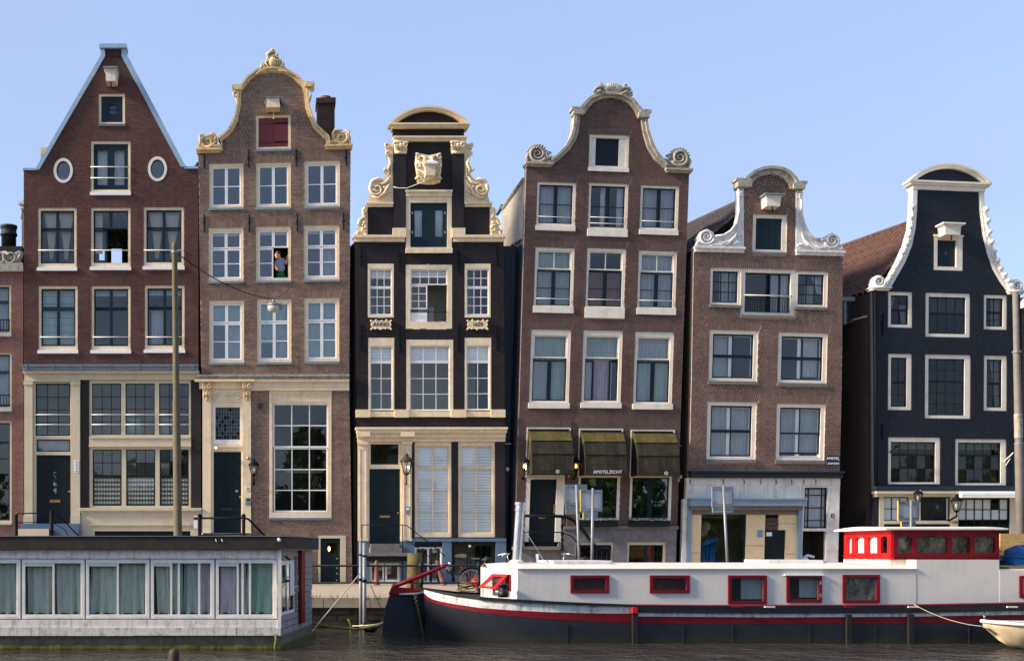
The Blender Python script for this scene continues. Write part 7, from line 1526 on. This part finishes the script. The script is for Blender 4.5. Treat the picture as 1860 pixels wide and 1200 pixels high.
# left pole, span wire and hanging lamp
Y = -11.2; a, b = W(317, 440, Y), W(323, 970, Y); k = (a-b)/(a.z-b.z); foot = b+k*(-b.z); t = thing('lamp_post', 'weathered green-brown tapering pole carrying the lamp wire behind the houseboat', 'pole', tuple(foot))
m = MB(); m.tube([foot, foot.lerp(a, .13), foot.lerp(a, .135), foot.lerp(a, .55), foot.lerp(a, .553), foot.lerp(a, .985), a], [.135, .13, .105, .09, .08, .064, .06], 14); m.build('shaft', 'wood_pole', t, True, base=t.base)
m = MB(); m.tube([foot.lerp(a, .0), foot.lerp(a, .06)], .135, 14); m.build('foot_sleeve', 'galv', t, True, base=t.base); m = MB(); [m.tube([foot.lerp(a, u), foot.lerp(a, u+.006)], .078, 12) for u in (.45, .57, .97)]; m.build('clamp', 'galv', t, base=t.base)
hook = foot.lerp(a, .975); lam = W(497, 543, -5.5); end = Vector((X(505), -.02, Z(548)+1.0)); end = Vector((X(540), -.02, Z(545)))
rope([hook, lam], .012, 'iron', 'black span wire sloping from the pole top to the hanging lamp', .22, 'wire', 'span_wire')
t = thing('street_lamp', 'white glass street lamp hanging on a wire before the tan house', 'lamp', (lam.x, lam.y, lam.z)); c = lam
m = MB(); m.tube([c, c-Vector((0, 0, .1))], [.03, .05], 8); m.tube([c-Vector((0, 0, .1)), c-Vector((0, 0, .14)), c-Vector((0, 0, .19))], [.07, .17, .19], 14); m.build('hood', 'galv', t, True, base=t.base)
m = MB(); m.tube([c-Vector((0, 0, z)) for z in (.19, .3, .36, .38)], [.175, .165, .12, .02], 14); m.build('globe', 'lamp_glass', t, True, base=t.base)
m = MB(); m.box(c.x+.14, c.x+.26, c.y-.05, c.y+.05, c.z-.3, c.z-.14); m.build('ballast_box', 'galv', t, base=t.base)
rope([lam+Vector((0, 0, 0)), Vector((X(530), -.01, Z(520)))], .008, 'iron', 'short wire end tying the hanging lamp back to the tan house', .05, 'wire', 'span_wire')
Y = -11.2; a, b = W(1844, 530, Y), W(1855, 1000, Y); k = (a-b)/(a.z-b.z); foot = b+k*(-b.z); t = thing('lamp_post', 'grey weathered pole in front of the navy house at the right edge', 'pole', tuple(foot)); m = MB(); m.tube([foot, foot.lerp(a, .5), foot.lerp(a, .503), foot.lerp(a, .8), foot.lerp(a, .803), a], [.11, .09, .082, .075, .066, .06], 14); m.build('shaft', 'grey_pole', t, True, base=t.base); m = MB(); [m.tube([foot.lerp(a, u), foot.lerp(a, u+.006)], .095, 12) for u in (.5, .8)]; m.build('collar', 'galv', t, base=t.base); m = MB(); m.tube([foot.lerp(a, .52), foot.lerp(a, .53), foot.lerp(a, .6)], [.0895, .09, .087], 14); m.build('poster_scraps', 'greystone', t, base=t.base)
# ------------------------------------------------------------------ bicycles
def bicycle(px, Y, face, frame, lab, lean=.08):
    d = CAM_D+Y; x = CAM_X+(px-CX)/F*d; t = thing('bicycle', lab, 'bicycle', (x, Y, 0)); r = .335; s = face
    P = lambda u, z, o=0: Vector((x+s*u, Y+lean*z+o, z))
    for u in (0, 1.08):
        m = MB(); m.tube([P(u+r*math.cos(a*.2618), r+r*math.sin(a*.2618)) for a in range(25)], .018, 6, False); wh = m.build('wheel', 'rubber', t, True, base=t.base)
        m = MB(); [m.tube([P(u, r), P(u+r*.95*math.cos(a*.3927), r+r*.95*math.sin(a*.3927), .02*(-1)**a)], .0025, 3) for a in range(16)]; m.tube([P(u, r, -.05), P(u, r, .05)], .022, 8); m.tube([P(u+.31*math.cos(a*.2618), r+.31*math.sin(a*.2618)) for a in range(25)], .008, 5, False); m.build('rim', 'steel', wh, base=t.base)
        m = MB(); m.tube([P(u+(r+.035)*math.cos(a*.24+.2), r+(r+.035)*math.sin(a*.24+.2)) for a in range(11)], .022, 5); m.build('mudguard', 'rubber', t, True, base=t.base)
    bb, st, hd = P(.44, .3), P(.3, .82), P(.88, .8); m = MB()
    m.tube([P(0, r, .05), P(.28, .72)], .012, 6); m.tube([P(0, r), bb], .016, 6); m.tube([bb, st], .019, 6); m.tube([bb, hd], .022, 6); m.tube([P(.33, .62), hd], .02, 6); m.tube([hd+Vector((0, 0, .06)), P(.93, .62), P(1.04, .42), P(1.08, r)], .018, 6); m.build('frame', frame, t, True, base=t.base)
    m = MB(); m.tube([P(-.04, r-.0, -.06), P(.05, r+.08, -.06), P(.44, .39, -.06), P(.52, .3, -.06), P(.44, .21, -.06), P(.05, r-.08, -.06), P(-.04, r, -.06)], .03, 6); m.tube([P(0, r, -.06), P(.45, .3, -.06)], .075, 6); m.build('chain_case', frame, t, True, base=t.base)
    m = MB(); m.tube([P(.28, .86), P(.34, .87), P(.42, .88), P(.52, .88)], [.05, .1, .06, .02], 8); m.build('saddle', 'rubber', t, True, base=t.base)
    m = MB(); m.tube([hd, P(.84, 1.0)], .014, 6); m.tube([P(.66, .98, -.3), P(.78, 1.02, -.28), P(.88, 1.03, -.12), P(.86, 1.0), P(.88, 1.03, .12), P(.78, 1.02, .28), P(.66, .98, .3)], .013, 6); m.build('handlebar', 'steel', t, True, base=t.base)
    m = MB(); m.tube([P(-.2, .74), P(.28, .74)], .015, 5); m.tube([P(-.16, .74, .05), P(0, r, .05)], .008, 4); m.build('rear_rack', frame, t, base=t.base)
    m = MB(); m.box(*sorted((x-s*.26, x-s*.22)), Y+.03, Y+.1, .68, .74); m.build('rear_light', 'bright_red', t, base=t.base)
bicycle(858, -11.25, 1, 'bright_red', 'red city bicycle leaning on the railing beside the barge cabin')
bicycle(1090, -10.8, -1, 'iron', 'black bicycle with chrome handlebar behind the barge roof near the stoop')
# ------------------------------------------------------------------ person at the open window of the tan house
def person():
    H = House('person', 'person in light blue t-shirt and green trousers leaning out of the open window', 'person', 508, base=(X(509), .42, Z(538)))
    def skin(name, mat, joints, edges, parent, sub=2):
        me = bpy.data.meshes.new(name); me.from_pydata([Vector((X(a), y, Z(b)))-H.base for a, b, y, r in joints], edges, [])
        o = bpy.data.objects.new(name, me); COL.objects.link(o); sm = o.modifiers.new('s', 'SKIN'); ss = o.modifiers.new('d', 'SUBSURF'); ss.levels = ss.render_levels = sub
        for v, j in zip(me.skin_vertices[0].data, joints): v.radius = (j[3], j[3]); v.use_root = False
        me.skin_vertices[0].data[0].use_root = True
        m2 = bpy.data.meshes.new_from_object(o.evaluated_get(bpy.context.evaluated_depsgraph_get())); bpy.data.objects.remove(o)
        m2.materials.clear(); m2.materials.append(MATS[mat]); m2.polygons.foreach_set('use_smooth', [True]*len(m2.polygons)); m2.name = name
        o = bpy.data.objects.new(name, m2); COL.objects.link(o); o.parent = parent; return o
    J = [(510, 491, .42, .06), (510, 483, .36, .08), (510, 474, .26, .11), (508, 468, .18, .07), (506, 465, .13, .055), (505, 460, .09, .06),
         (517, 470, .24, .065), (520, 477, .2, .05), (522.5, 469, .1, .04), (502, 471, .22, .065), (500, 480, .18, .05), (503, 488, .06, .04),
         (507, 505, .44, .09), (507, 520, .44, .065), (507, 535, .44, .05), (514, 505, .46, .09), (514.5, 520, .46, .065), (515, 535, .46, .05)]
    E = [(0, 1), (1, 2), (2, 3), (3, 4), (4, 5), (2, 6), (6, 7), (7, 8), (2, 9), (9, 10), (10, 11), (0, 12), (12, 13), (13, 14), (0, 15), (15, 16), (16, 17)]
    b = skin('body', 'skin', J, E, H.root)
    skin('shirt', 'shirt', [(a, b_, y, r) for a, b_, y, r in ((510, 489, .4, .17), (510, 483, .36, .17), (510, 475, .27, .185), (508, 469, .19, .11), (516, 470.5, .24, .1), (519.5, 475.5, .215, .085), (503, 471.5, .22, .1), (501, 477.5, .19, .085))], [(0, 1), (1, 2), (2, 3), (2, 4), (4, 5), (2, 6), (6, 7)], H.root)
    skin('trousers', 'trousers', [(510, 485, .385, .16), (510, 492, .42, .175), (507, 505, .44, .12), (507, 532, .44, .08), (514, 505, .46, .12), (515, 532, .46, .08)], [(0, 1), (1, 2), (2, 3), (1, 4), (4, 5)], H.root)
    c = Vector((X(504), .06, Z(462.5))); m = MB(H); m.blob(c, (.085, .1, .125), 14, 10); m.blob(c+Vector((-.03, -.1, -.01)), (.014, .02, .022), 6, 5); m.blob(c+Vector((.085, .02, 0)), (.014, .025, .03), 6, 5); m.blob(c+Vector((-.085, .02, 0)), (.014, .025, .03), 6, 5); m.blob(c+Vector((-.01, -.07, -.085)), (.05, .04, .035), 8, 6); m.build('head', 'skin', H, True)
    m = MB(H); m.blob(c+Vector((.012, .012, .055)), (.096, .112, .088), 14, 8); m.build('hair', 'hair', H, True)
    m = MB(H); [m.blob(c+Vector((dx, -.094, .012)), (.012, .01, .008), 6, 4) for dx in (-.055, .012)]; m.tube([c+Vector((-.045, -.098, -.06)), c+Vector((.0, -.1, -.06))], .005, 4); m.tube([c+Vector((-.07, -.09, .035)), c+Vector((-.04, -.1, .038))], .006, 4); m.tube([c+Vector((0, -.1, .038)), c+Vector((.03, -.09, .035))], .006, 4); m.build('facial_features', 'hair', H)
    for (hx_, hy_, hd_, sgn) in ((522.6, 467.5, .09, 1), (503.4, 488.6, .04, -1)):     # hands: palm, four fingers, thumb
        p = Vector((X(hx_), hd_, Z(hy_))); m = MB(H); m.blob(p, (.035, .025, .045), 8, 6)
        for k in range(4): q = p+Vector((-.026+.017*k, -.012, .03)); m.tube([q, q+Vector((.004*sgn, -.022, .03)), q+Vector((.012*sgn, -.03, .05-.006*abs(k-1.5))), q+Vector((.016*sgn, -.012, .06-.006*abs(k-1.5)))], [.011, .01, .009, .007], 6)
        q = p+Vector((-.03*sgn, -.01, -.01)); m.tube([q, q+Vector((-.022*sgn, -.02, .02)), q+Vector((-.018*sgn, -.032, .042))], [.013, .011, .008], 6); m.build('hand', 'skin', H, True)
person()
